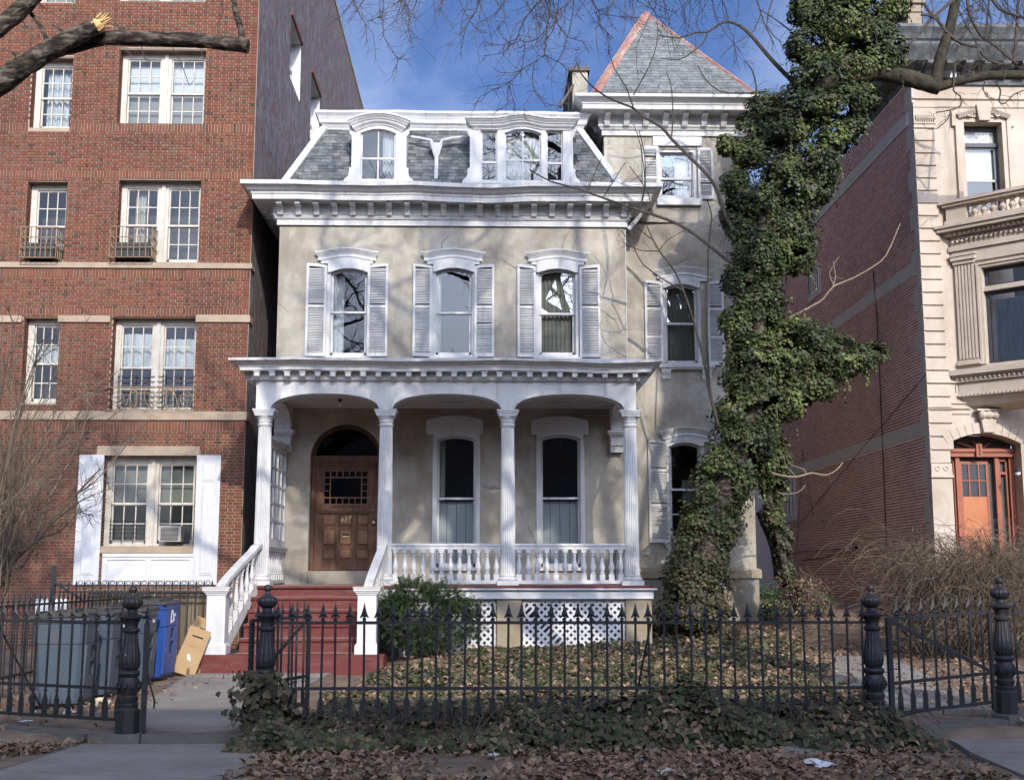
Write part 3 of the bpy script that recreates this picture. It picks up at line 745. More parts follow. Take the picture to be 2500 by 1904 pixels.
hlb, hlt = U(700,445,Y0m)[0], U(796,316,Y1m)[0]
hrb, hrt = U(1506,446,Y0m)[0], U(1411,314,Y1m)[0]
md = MB()
md.quad((hlb-0.1,Y0m,z0m),(hrb+0.1,Y0m,z0m),(hrt,Y1m,z1m),(hlt,Y1m,z1m))
md.quad((hlb-0.1,Y0m,z0m),(hlt,Y1m,z1m),(hlt,YH+8,z1m),(hlb-0.1,YH+8.8,z0m))
md.quad((hrb+0.1,Y0m,z0m),(hrb+0.1,YT+1.2,z0m),(hrt,YT+1.2,z1m),(hrt,Y1m,z1m))
md.quad((hlt,Y1m,z1m+0.2),(hrt,Y1m,z1m+0.2),(hrt,YH+8,z1m+0.2),(hlt,YH+8,z1m+0.2))
mans = md.build('mansard_roof', MT['slate_bed'], house)
dvv = Vector((0,Y1m-Y0m,z1m-z0m)); Lm = dvv.length; dvv.normalize(); nrm = Vector((0,-dvv.z,dvv.y))
sw = [0.16,0.20,0.24,0.13]
sm = [slate_mesh('slate', w, 0.19, MT['slate']) for w in sw]
D1 = (U(852,400,YH)[0], U(998,400,YH)[0]); D2 = (U(1140,400,YH)[0], U(1410,400,YH)[0])
ang = math.atan2(dvv.z, dvv.y)
nsl = lay_slates(mans, Vector((0,Y0m,z0m)), Vector((1,0,0)), dvv, Lm, lambda v: (hlb+(hlt-hlb)*v/Lm, hrb+(hrt-hrb)*v/Lm),
           lambda u, v: D1[0]+0.06 < u < D1[1]-0.06 or D2[0]+0.06 < u < D2[1]-0.06, sw, sm, 0.102, 0.19, nrm, (ang-0.07,0,0))
# right flank of the mansard
dv2 = Vector((hrt-(hrb+0.1),0,z1m-z0m)); L2 = dv2.length; dv2.normalize(); n2 = Vector((dv2.z,0,-dv2.x))
rm2 = Matrix((Vector((0,1,0)), dv2, n2)).transposed().to_euler()
lay_slates(mans, Vector((hrb+0.1,0,z0m)), Vector((0,1,0)), dv2, L2, lambda v: (Y0m+(Y1m-Y0m)*v/L2, YT+0.1), lambda u,v: False, sw, sm, 0.102, 0.19, n2, rm2)
for nm, a, b in (('hip_board',(hlb-0.05,Y0m-0.02,z0m),(hlt-0.03,Y1m-0.04,z1m)),('hip_board',(hrb+0.05,Y0m-0.02,z0m),(hrt+0.03,Y1m-0.04,z1m))):
    m = MB(); m.bar(a, b, 0.15, 0.06, (0,-0.7,0.7)); m.build(nm, MT['white'], mans)
uc = MB(); Yu = Y1m-0.02
def zu(py): return zat(py, Yu-0.15, 1000)
uc.sweep([(0,zu(320)),(0.05,zu(320)),(0.05,zu(309)),(0.07,zu(306)),(0.09,zu(302)),(0.13,zu(299)),(0.14,zu(296)),(0.15,zu(291)),(0.18,zu(284)),(0.22,zu(279)),(0.23,zu(278)),(0.23,zu(272.5)),(0,zu(271))],
         [(hlt,Y1m+6)]+[(hlt+(hrt+0.05-hlt)*i/14,Y1m) for i in range(15)]+[(hrt+0.05,YT+1)])
uc.v = [(x,y,z+0.008*math.sin(x*2.3)+0.005*math.sin(x*6.1)) for x,y,z in uc.v]
uc.build('upper_cornice', MT['white'], mans)

# ---------------------------------------------------------------- dormers
def dormer(cx0, cx1, flat, wins, hpx, hy):
    """cx0,cx1 casing px; wins list of (x0,x1,top,bottom,rail,arched)"""
    YD = YH-0.17
    X0, X1 = U(cx0,380,YD)[0], U(cx1,380,YD)[0]
    zb, zt = zat(447,YD,900), zat(300,YD,900)
    holes = []; ws = []
    for (a,b,t,bo,rl,ar) in wins:
        x0,x1,z0,z1 = rect(a,b,t,bo,YD+0.08); ws.append((x0,x1,z0,z1,zat(rl,YD+0.08,900),ar)); holes.append((x0-0.03,x1+0.03,z0-0.04,z1+0.03))
    m = MB(); wall_front(m, X0, X1, zb, zt, YD, holes, 0.12)
    m.quad((X0,YD,zb),(X0,YD,zt),(X0,YH+1.6,zt),(X0,YH+1.6,zb)); m.quad((X1,YD,zb),(X1,YH+1.6,zb),(X1,YH+1.6,zt),(X1,YD,zt))
    # flared scroll feet
    for s_, X in ((-1,X0),(1,X1)):
        h = 0.36; pts = [(X,zb),(X+s_*0.15,zb),(X+s_*0.16,zb+0.05),(X+s_*0.13,zb+0.10),(X+s_*0.07,zb+0.15),(X+s_*0.045,zb+0.25),(X+s_*0.05,zb+0.33),(X,zb+h)]
        m.prism_xz(pts if s_ < 0 else pts[::-1], YD+0.002, YD+0.06)
        # ears under the hood
        e = [(X,zt-0.05),(X+s_*0.05,zt-0.05),(X+s_*0.055,zt-0.22),(X+s_*0.03,zt-0.27),(X,zt-0.3)]
        m.prism_xz(e if s_ > 0 else e[::-1], YD+0.003, YD+0.08)
    m.box(X0-0.12, X1+0.12, YD-0.05, YD-0.002, zb, zb+0.045)
    d = m.build('dormer', MT['white'], house)
    hx0, hx1 = U(hpx[0],285,YD-0.15)[0], U(hpx[1],285,YD-0.15)[0]
    zE, zC = zat(hy[0],YD-0.15,900), zat(hy[1],YD-0.15,900)
    cx, hw = (hx0+hx1)/2, (hx1-hx0)/2; q = flat
    def zc(x):
        t = abs(x-cx)/hw
        if t >= q: return zE
        t /= q
        return zE+(zC-zE)*(1-t*t) if q > 0.9 else zE+(zC-zE)*(0.5+0.5*math.cos(math.pi*t))
    h = MB(); o_ = 0.20
    pr = [(0,-1.9),(0,o_),(-0.035,o_),(-0.038,o_*0.86),(-0.06,o_*0.84),(-0.10,o_*0.62),(-0.115,o_*0.60),(-0.12,o_*0.48),(-0.16,o_*0.42),(-0.20,0.03),(-0.225,0.02),(-0.225,-1.9)]
    n_ = 33; xs = linsp(hx0+o_, hx1-o_, n_)
    oo = len(h.v); k = len(pr)
    for x in xs:
        for dz, out in pr:
            e = max(out, -0.02); xx = cx+(x-cx)*(1+e/(hw-o_)); h.v.append((xx, YD-out, zc(cx+(x-cx)*hw/(hw-o_))+dz))
    for i in range(n_-1):
        for j in range(k):
            a, b = oo+i*k+j, oo+i*k+(j+1)%k; h.f.append((a,a+k,b+k,b)); h.m.append(0)
    h.f.append(tuple(oo+j for j in range(k))); h.m.append(0); h.f.append(tuple(oo+(n_-1)*k+j for j in range(k-1,-1,-1))); h.m.append(0)
    h.plate(linsp(X0,X1,25), lambda x: zc(x)-0.2, zt-0.02, YD+0.001, YD+0.12)
    h.build('dormer_hood', MT['white'], d)
    return d, ws, YD
# windows of dormers: panes and sashes become parts of the dormer
def dormer_sash(d, x0,x1,z0,z1,rl,rise,Y,vert,glass,curtain=None):
    m = MB(); fa = arch((x0+x1)/2,(x1-x0)/2,z1,rise); t = 0.035
    xs = linsp(x0,x1,13)
    m.plate(linsp(x0-0.03,x1+0.03,13), z1+0.031, lambda x: fa(min(max(x,x0),x1)), Y+0.004, Y+0.13)
    m.box(x0-0.03,x0,Y+0.005,Y+0.13,z0-0.04,z1+0.03); m.box(x1,x1+0.03,Y+0.005,Y+0.13,z0-0.04,z1+0.03); m.box(x0,x1,Y+0.0,Y+0.13,z0-0.04,z0)
    m.box(x0,x0+t,Y+0.07,Y+0.10,z0,z1); m.box(x1-t,x1,Y+0.07,Y+0.10,z0,z1); m.box(x0,x1,Y+0.065,Y+0.10,rl-0.022,rl+0.022); m.box(x0,x1,Y+0.071,Y+0.10,z0,z0+0.05)
    m.plate(xs, lambda x: fa(x)+0.004, lambda x: fa(x)-t, Y+0.072, Y+0.099)
    if vert: xm=(x0+x1)/2; m.box(xm-0.014,xm+0.014,Y+0.074,Y+0.098,z0,z1)
    m.build('sash', MT['white'], d)
    for a,b in ((z0,rl),(rl,z1)):
        g = MB(); g.quad((x0,Y+0.085,a),(x1,Y+0.085,a),(x1,Y+0.085,b),(x0,Y+0.085,b)); g.build('pane', glass, d)
    g = MB(); g.box(x0-0.25,x1+0.25,Y+0.9,Y+0.92,z0-0.3,z1+0.3); g.build('room_back', MT['dark_in'], d)
    if curtain: curtain(d, x0, x1, z0, z1, Y+0.2)
d, ws, YD = dormer(858,992,0.99,[(881,966,318,443,388,True)],(847,1003),(293,275))
dormer_sash(d,*ws[0][:5],0.10,YD,1,GL,drape(0.62,0.98,0,1,folds=4))
d, ws, YD = dormer(1147,1399,0.5,[(1174,1214,322,445,395,False),(1232,1321,318,446,389,True),(1333,1374,322,446,396,False)],(1134,1415),(284,275))
for i, q in enumerate(ws): dormer_sash(d,*q[:5],0.10 if q[5] else 0.0,YD,1 if q[5] else 0,GL2 if i==1 else GL, drape(0,1,0,1,folds=6,mat=MT['blind']) if i==1 else None)
# little plants standing inside the side lights
for k in (0, 2):
    x0,x1,z0,z1 = ws[k][:4]; m = MB(); c = Vector(((x0+x1)/2, YD+0.22, z0+0.02))
    m.lathe([(0.05,z0),(0.07,z0+0.12)], c.x, c.y, 8)
    for j in range(14):
        a = random.uniform(0,6.28); L_ = random.uniform(0.15,0.35); e = c+Vector((math.cos(a)*0.12,math.sin(a)*0.06,L_+0.12)); m.tube([c+Vector((0,0,0.1)), (c+e)/2+Vector((0,0,0.12)), e],[0.008,0.012,0.002],4)
    m.build('house_plant', MT['rhodo'], d, kind='stuff')
# rain-water head between the dormers
rh = MB()
hx, hz0, hz1 = U(1065,345,YH-0.05)[0], zat(377,YH-0.05), zat(345,YH-0.05)
yq = YH+0.18
rh.add([(hx-0.14,yq-0.12,hz1),(hx+0.14,yq-0.12,hz1),(hx+0.14,yq+0.1,hz1),(hx-0.14,yq+0.1,hz1),(hx-0.05,yq-0.05,hz0),(hx+0.05,yq-0.05,hz0),(hx+0.05,yq+0.1,hz0),(hx-0.05,yq+0.1,hz0)],[(0,1,5,4),(1,2,6,5),(2,3,7,6),(3,0,4,7),(0,3,2,1),(4,5,6,7)])
rh.tube([(hx,yq,hz0+0.05),(hx,YH-0.06,zat(440,YH-0.06))],0.045,8)
for px_,py_ in ((1004,335),(1140,335)):
    sg = 1 if px_>1065 else -1; rh.tube([(hx+sg*0.06,yq,hz1-0.03),P(1065+sg*14,343,YH+0.2),P(1065+sg*40,337.5,YH+0.25),P(px_,py_,YH+0.3)],0.035,6)
rh.build('rain_head', MT['white'], house, smooth=True)
# downpipe elbow at the corner and thin conduit
dp = MB(); a = P(1572,478,YH-0.35); dp.tube([P(1575,500,YH-0.3),P(1560,530,YH-0.1),P(1535,560,YH-0.03)],0.05,8); dp.build('gutter_elbow', MT['white'], house, smooth=True)
dp = MB(); dp.tube([(XR+0.01,YH-0.01,zat(560,YH)),(XR+0.012,YH-0.01,zat(880,YH))],0.013,6); dp.build('conduit', MT['white'], house)

# ---------------------------------------------------------------- tower cornice and roof
def zt_(py,out): return zat(py,YT-out,1640)
prof = [(0,zt_(332,0)),(0.05,zt_(332,0.05)),(0.05,zt_(320,0.05)),(0.08,zt_(318,0.08)),(0.10,zt_(313,0.1)),(0.13,zt_(309,0.13)),(0.13,zt_(285,0.13)),(0.16,zt_(281,0.16)),(0.51,zt_(266,0.51)-0.01),(0.51,zt_(266,0.51)),
        (0.515,zt_(257,0.51)),(0.535,zt_(255,0.53)),(0.54,zt_(252,0.54)),(0.56,zt_(249,0.56)),(0.60,zt_(244,0.60)),(0.64,zt_(239,0.64)),(0.69,zt_(236.5,0.68)),(0.695,zt_(229,0.69)),(0,zt_(224,0.3))]
tc_ = MB(); tc_.sweep(prof, [(XTL,YT+3.3),(XTL,YT),(XTR,YT),(XTR,YT+3.3)]); tcor = tc_.build('tower_cornice', MT['white'], house)
bmt = bracket_mesh('bracket', 0.25, 0.29, 0.125)
for i in range(8): obj('bracket', bmt, tcor, loc=(XTL+0.06+(XTR-XTL-0.12)*i/7, YT-0.13, zt_(266,0.42)-0.015))
for j in range(6): obj('bracket', bmt, tcor, loc=(XTL-0.13, YT+0.3+0.45*j, zt_(266,0.42)-0.015), rot=(0,0,-math.pi/2))
ze = zt_(227,0.5); ea, eb = U(1452,227,YT-0.42)[0], U(1848,236,YT-0.42)[0]; ey0, ey1 = YT-0.42, YT+3.6
apx = P(1577,36,YT+1.55)
tr = MB(); A = (ea,ey0,ze); B = (eb,ey0,ze); C_ = (eb,ey1,ze); D_ = (ea,ey1,ze)
tr.add([A,B,C_,D_,tuple(apx)],[(0,1,4),(1,2,4),(2,3,4),(3,0,4)])
troof = tr.build('tower_roof', MT['slate_bed'], house)
mid = Vector((apx.x,ey0,ze)); dvt = (apx-mid); Lt = dvt.length; dvt.normalize(); nt_ = Vector((0,-dvt.z,dvt.y))
stw = [0.15,0.18,0.21]; stm = [slate_mesh('tower_slate', w, 0.2, MT['slate_t']) for w in stw]
lay_slates(troof, Vector((0,ey0,ze)), Vector((1,0,0)), dvt, Lt*0.965, lambda v: (ea+(apx.x-ea)*v/Lt, eb+(apx.x-eb)*v/Lt), lambda u,v: False, stw, stm, 0.112, 0.2, nt_, (math.atan2(dvt.z,dvt.y)-0.06,0,0))
def hip(a, b, w, h, upv, name='hip_flashing'):
    a, b = Vector(a), Vector(b); m = MB(); pts = []
    for i in range(9):
        t = i/8; p = a.lerp(b,t); p.z -= 0.10*math.sin(math.pi*t)*(1-t)*0; pts.append(p)
    for i in range(8): m.bar(pts[i], pts[i+1], w*(1+0.05*random.uniform(-1,1)), h, upv)
    m.build(name, MT['flash'], troof)
hip(A, apx, 0.20, 0.10, (-0.6,-0.6,0.5)); hip(B, apx, 0.12, 0.09, (0.6,-0.6,0.5))
m = MB(); m.tube([apx-Vector((0,0,0.1)), apx+Vector((0,0,0.05))],[0.10,0.06],8); m.build('roof_cap', MT['flash'], troof)
m = MB(); m.sweep([(0,ze-0.05),(0.04,ze-0.05),(0.04,ze+0.02),(0,ze+0.03)], [(ea,ey1),(ea,ey0),(eb,ey0),(eb,ey1)]); m.build('eave_strip', MT['slate_bed'], troof)
# chimney
YC = 27.6
x0,x1,z0,z1 = rect(1398,1435,175,285,YC); ch = MB()
ch.box(x0,x1,YC,YC+2.2,z0-1.0,z1)
chim = ch.build('chimney', MT['stucco'], house)
ch = MB(); ch.box(x0-0.08,x1+0.05,YC-0.06,YC+2.3,z1+0.002,z1+0.10); ch.build('chimney_cap', MT['kerb'], chim)
ch = MB(); ch.bar(P(1367,262,YC-0.1),P(1400,208,YC-0.1),0.10,0.05); ch.build('brace_plank', MT['board'], chim)
ch = MB(); ch.box(x0-0.09,x0-0.003,YC+0.3,YC+2.2,z0-1,z1-0.15); ch.build('chimney_cladding', MT['tarroof'], chim)
# ================================================================== porch (part of the house)
YB0, YB1 = YP-0.17, YP+0.17
colx = [U(px,1200,YP)[0] for px in (642.5,940.5,1239.5,1540)]
zcap = zat(999,YP-0.2); ZP = ZF
def zp(py,out=0.0): return zat(py,YB0-out,900)
pl, pr_ = U(625.5,960,YB0)[0], U(1553,960,YB0)[0]
# floor, skirt
m = MB(); m.box(pl-0.14, pr_+0.2, YB0-0.22, YH-0.001, ZF-0.05, ZF); pfloor = m.build('porch_floor', MT['tread'], house)
m = MB(); m.box(pl-0.16, pr_+0.22, YB0-0.245, YB0-0.222, ZF-0.048, ZF-0.004); m.build('floor_nosing', MT['red'], pfloor)
zs0, zs1 = zp(1461), ZF-0.052
m = MB(); m.box(colx[1]-0.02, pr_+0.24, YB0-0.2, YB0-0.16, zs0, zs1); m.box(colx[1]+0.4, pr_+0.30, YB0-0.27, YB0-0.201, zs1-0.03, zs1-0.001)
m.box(pr_+0.20, pr_+0.24, YB0-0.17, YH, zs0, zs1)
m.build('skirt_board', MT['white_flat'], house)
m = MB(); m.box(pl-0.14,pl-0.10,YB0-0.2,YH,zs0,zs1); m.build('skirt_board', MT['white_flat'], house)
# roof slab, ceiling, beams
zt0 = zp(873,0.45)
m = MB(); prof = [(0.02,zp(931)),(0.045,zp(930)),(0.05,zp(927)),(0.07,zp(925.5,.1)),(0.075,zp(909,.1)),(0.10,zp(907,.1)),(0.27,zp(903.5,.27)-0.008),(0.27,zp(903.5,.27)),(0.274,zp(896,.27)),(0.295,zp(895,.3)),(0.297,zp(892.5,.3)),(0.31,zp(891,.3)),(0.345,zp(888.5,.34)),(0.38,zp(885,.38)),(0.41,zp(881,.41)),(0.45,zp(880,.45)),(0.455,zp(874,.45)),(0.0,zp(871,.1))]
m.sweep(prof, [(pl,YH-0.001)]+[(pl+(pr_-pl)*i/20,YB0) for i in range(21)]+[(pr_,YH-0.001)])
m.v = [(x,y,z+(0.012*math.sin(x*1.7+1)+0.006*math.sin(x*4.9)-0.02*math.exp(-((x-2.3)/0.6)**2) if y < YB0-0.26 else 0)) for x,y,z in m.v]
pcor = m.build('porch_cornice', MT['white'], house)
dm = MB(); dm.prism_yz([(-0.165,0),(0,0),(0,-0.155),(-0.02,-0.155),(-0.08,-0.125),(-0.12,-0.10),(-0.165,-0.095)],-0.048,0.048); dm.box(-0.065,0.065,-0.18,0,-0.018,0.0)
dmm = dm.mesh('dentil', MT['white'])
zden = zp(904,.26)-0.012
nd = 26
for i in range(nd): obj('dentil', dmm, pcor, loc=(pl+0.04+(pr_-pl-0.08)*i/(nd-1), YB0-0.073, zden))
for j in range(9): obj('dentil', dmm, pcor, loc=(pl-0.073, YB0+0.12+0.28*j, zden), rot=(0,0,-math.pi/2)); obj('dentil', dmm, pcor, loc=(pr_+0.073, YB0+0.12+0.28*j, zden), rot=(0,0,math.pi/2))
m = MB(); m.box(pl+0.01, pr_-0.01, YB0+0.02, YH-0.002, zp(931)+0.02, zt0-0.03); m.build('porch_roof', MT['tarroof'], house)
m = MB(); zce = zp(951)
m.box(pl+0.05, pr_-0.05, YB1-0.02, YH-0.003, zp(951)-0.0, zp(951)+0.03)
for j in range(30):
    y = YB1+(YH-YB1)*j/30; m.box(pl+0.06, pr_-0.06, y, y+0.006, zce-0.005, zce-0.0005)
pc = m.build('porch_ceiling', MT['white'], house)
for px_ in (1105, 1364):
    m = MB(); c = P(px_,994,24.6); 
    for k in range(16): m.box(c.x-0.24+0.03*k, c.x-0.225+0.03*k, 24.5, 24.58, zce-0.012, zce-0.006)
    m.build('ceiling_vent', MT['dark_in'], pc)
m = MB(); c = P(830,976,24.2); m.lathe([(0.05,zce-0.004),(0.05,zce-0.03),(0.02,zce-0.04),(0.018,zce-0.07)],c.x,24.2,12); m.build('lamp_holder', MT['black_print'], pc)
m = MB(); m.lathe([(0.012,zce-0.16),(0.035,zce-0.14),(0.04,zce-0.11),(0.02,zce-0.07)],c.x,24.2,12); m.build('light_bulb', MT['white_print'], pc, smooth=True)
# arched beams
def span_arch(a, b, zs, zcr):
    cx, hw = (a+b)/2, (b-a)/2
    def f(x):
        t = min(1.0, abs(x-cx)/hw); return zs+(zcr-zs)*max(0.0,(1-t**2.35))**(1/2.1)
    return f
spring = zcap+0.005
bm = MB(); zbt = zp(931)+0.01
arches = []
edges = [(colx[0]+0.13, colx[1]-0.13),(colx[1]+0.13,colx[2]-0.13),(colx[2]+0.13,colx[3]-0.13)]
zcr = zp(961)
cos_x = lambda a,b,n: [(a+b)/2-(b-a)/2*math.cos(math.pi*i/n) for i in range(n+1)]
for a,b in edges:
    fa = span_arch(a,b,spring,zcr); arches.append((a,b,fa)); bm.plate(cos_x(a,b,40), zbt, fa, YB0, YB1)
prev = pl
for (a,b,_f) in arches: bm.box(prev, a, YB0, YB1, spring, zbt); prev = b
bm.box(prev, pr_, YB0, YB1, spring, zbt)
beam = bm.build('porch_beam', MT['white'], house)
for a,b,fa in arches:
    m = MB(); n = 44; xs = cos_x(a,b,n); pts = [Vector((x,0,fa(x))) for x in xs]
    cxm, czm = (a+b)/2, spring-0.3
    def off(p, d):
        v = Vector((p.x-cxm,0,p.z-czm)).normalized(); return Vector((p.x+v.x*d,0,p.z+v.z*d))
    for d0,d1,yy in ((0.0,0.032,YB0-0.022),(0.036,0.05,YB0-0.012)):
        for i in range(n):
            p,q = off(pts[i],d0),off(pts[i+1],d0); r,s = off(pts[i+1],d1),off(pts[i],d1)
            m.prism_xz([(p.x,p.z),(q.x,q.z),(r.x,r.z),(s.x,s.z)], yy, YB0+0.01)
    m.build('archivolt', MT['white'], beam)
# side arches with wall corbels
for side, X, cpx, cpy in ((-1, colx[0], (693,740), (1059,1105)), (1, colx[3], (1465,1507), (1057,1104))):
    m = MB(); a, b = YB1-0.04, YH-0.27; cy, hw = (a+b)/2, (b-a)/2; n = 28
    f = span_arch(a,b,spring-0.12,zcr)
    ys = [cy-hw*math.cos(math.pi*i/n) for i in range(n+1)]
    x0,x1 = X-0.13, X+0.13
    for i in range(n):
        y0_,y1_ = ys[i],ys[i+1]
        m._prism([(x0,y0_,f(y0_)),(x0,y1_,f(y1_)),(x0,y1_,zbt-0.03),(x0,y0_,zbt-0.03)],[(x1,y0_,f(y0_)),(x1,y1_,f(y1_)),(x1,y1_,zbt-0.03),(x1,y0_,zbt-0.03)])
    m.box(x0,x1,b,YH-0.001,spring-0.12,zbt-0.03)
    m.build('side_arch', MT['white'], house)
    m = MB(); zt = spring-0.122; zb = zat(1104,YH-0.1)
    m.box(x0-0.07,x1+0.07,YH-0.36,YH-0.001,zt-0.05,zt); m.box(x0-0.05,x1+0.05,YH-0.33,YH-0.0012,zt-0.09,zt-0.051); m.box(x0-0.02,x1+0.02,YH-0.28,YH-0.0014,zt-0.13,zt-0.091)
    m.prism_yz([(YH-0.25,zt-0.131),(YH-0.0016,zt-0.131),(YH-0.0016,zb),(YH-0.17,zb),(YH-0.19,zb+0.12),(YH-0.24,zb+0.14)],x0,x1)
    m.build('corbel', MT['white'], house)
# columns
zc0, zc1 = ZF, zcap
cm = MB(); rb, rtp = 0.142, 0.120; H = zc1-zc0
z_a, z_b = 0.19, H-0.30
pr2 = []
for i in range(7):
    t = i/6; r = rb+(rtp-rb)*(t**1.6); pr2.append((r, z_a+(z_b-z_a)*t))
cm.lathe(pr2, 0, 0, 48, flutes=1, fd=0.013)
col_shaft = cm.mesh('column', MT['white'])
cb = MB(); cb.box(-0.20,0.20,-0.20,0.20,0,0.085); cb.lathe([(0.175,0.086),(0.19,0.10),(0.19,0.125),(0.165,0.145),(0.152,0.15),(0.150,0.165),(0.158,0.172),(0.158,0.185),(0.146,0.20)],0,0,28)
col_base = cb.mesh('column_base', MT['white'], True)
cc = MB(); z = H-0.30
cc.lathe([(0.124,z-0.02),(0.140,z),(0.142,z+0.02),(0.126,z+0.03),(0.124,z+0.06),(0.138,z+0.07),(0.140,z+0.085),(0.128,z+0.095),(0.130,z+0.11),(0.150,z+0.135),(0.165,z+0.165),(0.15,z+0.18)],0,0,28)
cc.prism_xy([(-0.17,-0.17),(0.17,-0.17),(0.17,0.17),(-0.17,0.17)], z+0.175, z+0.20)
for e,za,zb in ((0.18,z+0.201,z+0.235),(0.195,z+0.236,z+0.27),(0.21,z+0.271,z+0.30)): cc.box(-e,e,-e,e,za,zb)
col_cap = cc.mesh('capital', MT['white'], True)
for x in colx:
    o = obj('column', col_shaft, house, loc=(x,YP,zc0)); obj('column_base', col_base, o); obj('capital', col_cap, o)
# balusters
bh = zat(1341,YP)-zat(1416,YP)
def baluster_mesh(h, k=1.0, n=12):
    b = MB(); s = 0.05*k
    b.box(-s,s,-s,s,0,h*0.20)
    b.lathe([(0.030*k,h*0.201),(0.046*k,h*0.22),(0.046*k,h*0.24),(0.030*k,h*0.26),(0.040*k,h*0.30),(0.056*k,h*0.37),(0.058*k,h*0.43),(0.050*k,h*0.50),(0.036*k,h*0.60),(0.028*k,h*0.70),(0.026*k,h*0.76),(0.040*k,h*0.775),(0.044*k,h*0.79),(0.030*k,h*0.81),(0.030*k,h*0.84),(0.044*k,h*0.86),(0.044*k,h*0.88),(0.034*k,h*0.90)],0,0,n)
    b.box(-s*0.9,s*0.9,-s*0.9,s*0.9,h*0.90,h)
    return b.mesh('baluster', MT['white'], True)
bal = baluster_mesh(bh)
zb0, zb1 = zat(1416,YP), zat(1341,YP)
def balustrade(a, b, n, along='x', at=0.0):
    m = MB(); q = MB
    if along == 'x':
        m.prism_yz([(at-0.05,zb1),(at+0.05,zb1),(at+0.05,zb1+0.05),(at+0.065,zb1+0.065),(at+0.065,zb1+0.09),(at+0.03,zb1+0.11),(at-0.03,zb1+0.11),(at-0.065,zb1+0.09),(at-0.065,zb1+0.065),(at-0.05,zb1+0.05)], a, b)
        m.box(a,b,at-0.055,at+0.055,zb0-0.065,zb0)
    else:
        m.prism_xz([(at-0.05,zb1),(at+0.05,zb1),(at+0.05,zb1+0.05),(at+0.065,zb1+0.09),(at-0.065,zb1+0.09),(at-0.05,zb1+0.05)], a, b)
        m.box(at-0.055,at+0.055,a,b,zb0-0.065,zb0)
    o = m.build('balustrade', MT['white'], house)
    for i in range(n):
        t = a+(b-a)*(i+0.5)/n
        obj('baluster', bal, o, loc=(t,at,zb0) if along=='x' else (at,t,zb0), rot=(0,0,random.uniform(-0.04,0.04)))
balustrade(colx[1]+0.125, colx[2]-0.125, 12, 'x', YP); balustrade(colx[2]+0.125, colx[3]-0.125, 12, 'x', YP)
balustrade(YP+0.13, YH-0.02, 9, 'y', colx[3]); 
lb = MB(); lb.prism_xz([(colx[0]-0.06,zb1-0.02),(colx[0]+0.06,zb1-0.02),(colx[0]+0.10,zb1+0.06),(colx[0]+0.10,zb1+0.08),(colx[0]-0.10,zb1+0.08),(colx[0]-0.10,zb1+0.06)],YP+0.12,YH-0.002); lb.box(colx[0]-0.055,colx[0]+0.055,YP+0.12,YH-0.002,zb0-0.065,zb0-0.0)
lo = lb.build('balustrade', MT['white'], house)
bal2 = baluster_mesh(bh-0.022, 0.9)
for i in range(9): obj('baluster', bal2, lo, loc=(colx[0], YP+0.32+(YH-YP-0.45)*i/8, zb0))
# glazed wind screen on the left end
zs_a, zs_b = zb1+0.082, zat(1098,YH,710)
m = MB(); x = colx[0]; y0_, y1_ = YP+0.13, YH-0.02
m.box(x-0.03,x+0.03,y0_,y0_+0.09,zs_a,zs_b); m.box(x-0.03,x+0.03,y1_-0.09,y1_,zs_a,zs_b); m.box(x-0.031,x+0.031,y0_,y1_,zs_a,zs_a+0.14); m.box(x-0.031,x+0.031,y0_,y1_,zs_b-0.14,zs_b)
m.box(x-0.09,x+0.09,y0_,y1_,zs_b+0.001,zs_b+0.05); m.box(x-0.06,x+0.06,y0_,y1_,zs_b-0.05,zs_b+0.0005)
ny, nz = 5, 5
for k in range(1,ny): yy = y0_+0.09+(y1_-y0_-0.18)*k/ny; m.box(x-0.022,x+0.022,yy-0.022,yy+0.022,zs_a,zs_b)
for k in range(1,nz): zz = zs_a+0.14+(zs_b-zs_a-0.28)*k/nz; m.box(x-0.021,x+0.021,y0_,y1_,zz-0.02,zz+0.02)
scr = m.build('wind_screen', MT['white'], house)
for j in range(ny):
    for k in range(nz):
        ya = y0_+0.09+(y1_-y0_-0.18)*j/ny; yb = y0_+0.09+(y1_-y0_-0.18)*(j+1)/ny
        za = zs_a+0.14+(zs_b-zs_a-0.28)*k/nz; zb_ = zs_a+0.14+(zs_b-zs_a-0.28)*(k+1)/nz
        g = MB(); g.quad((x,ya,za),(x,yb,za),(x,yb,zb_),(x,ya,zb_)); g.build('pane', GL, scr)
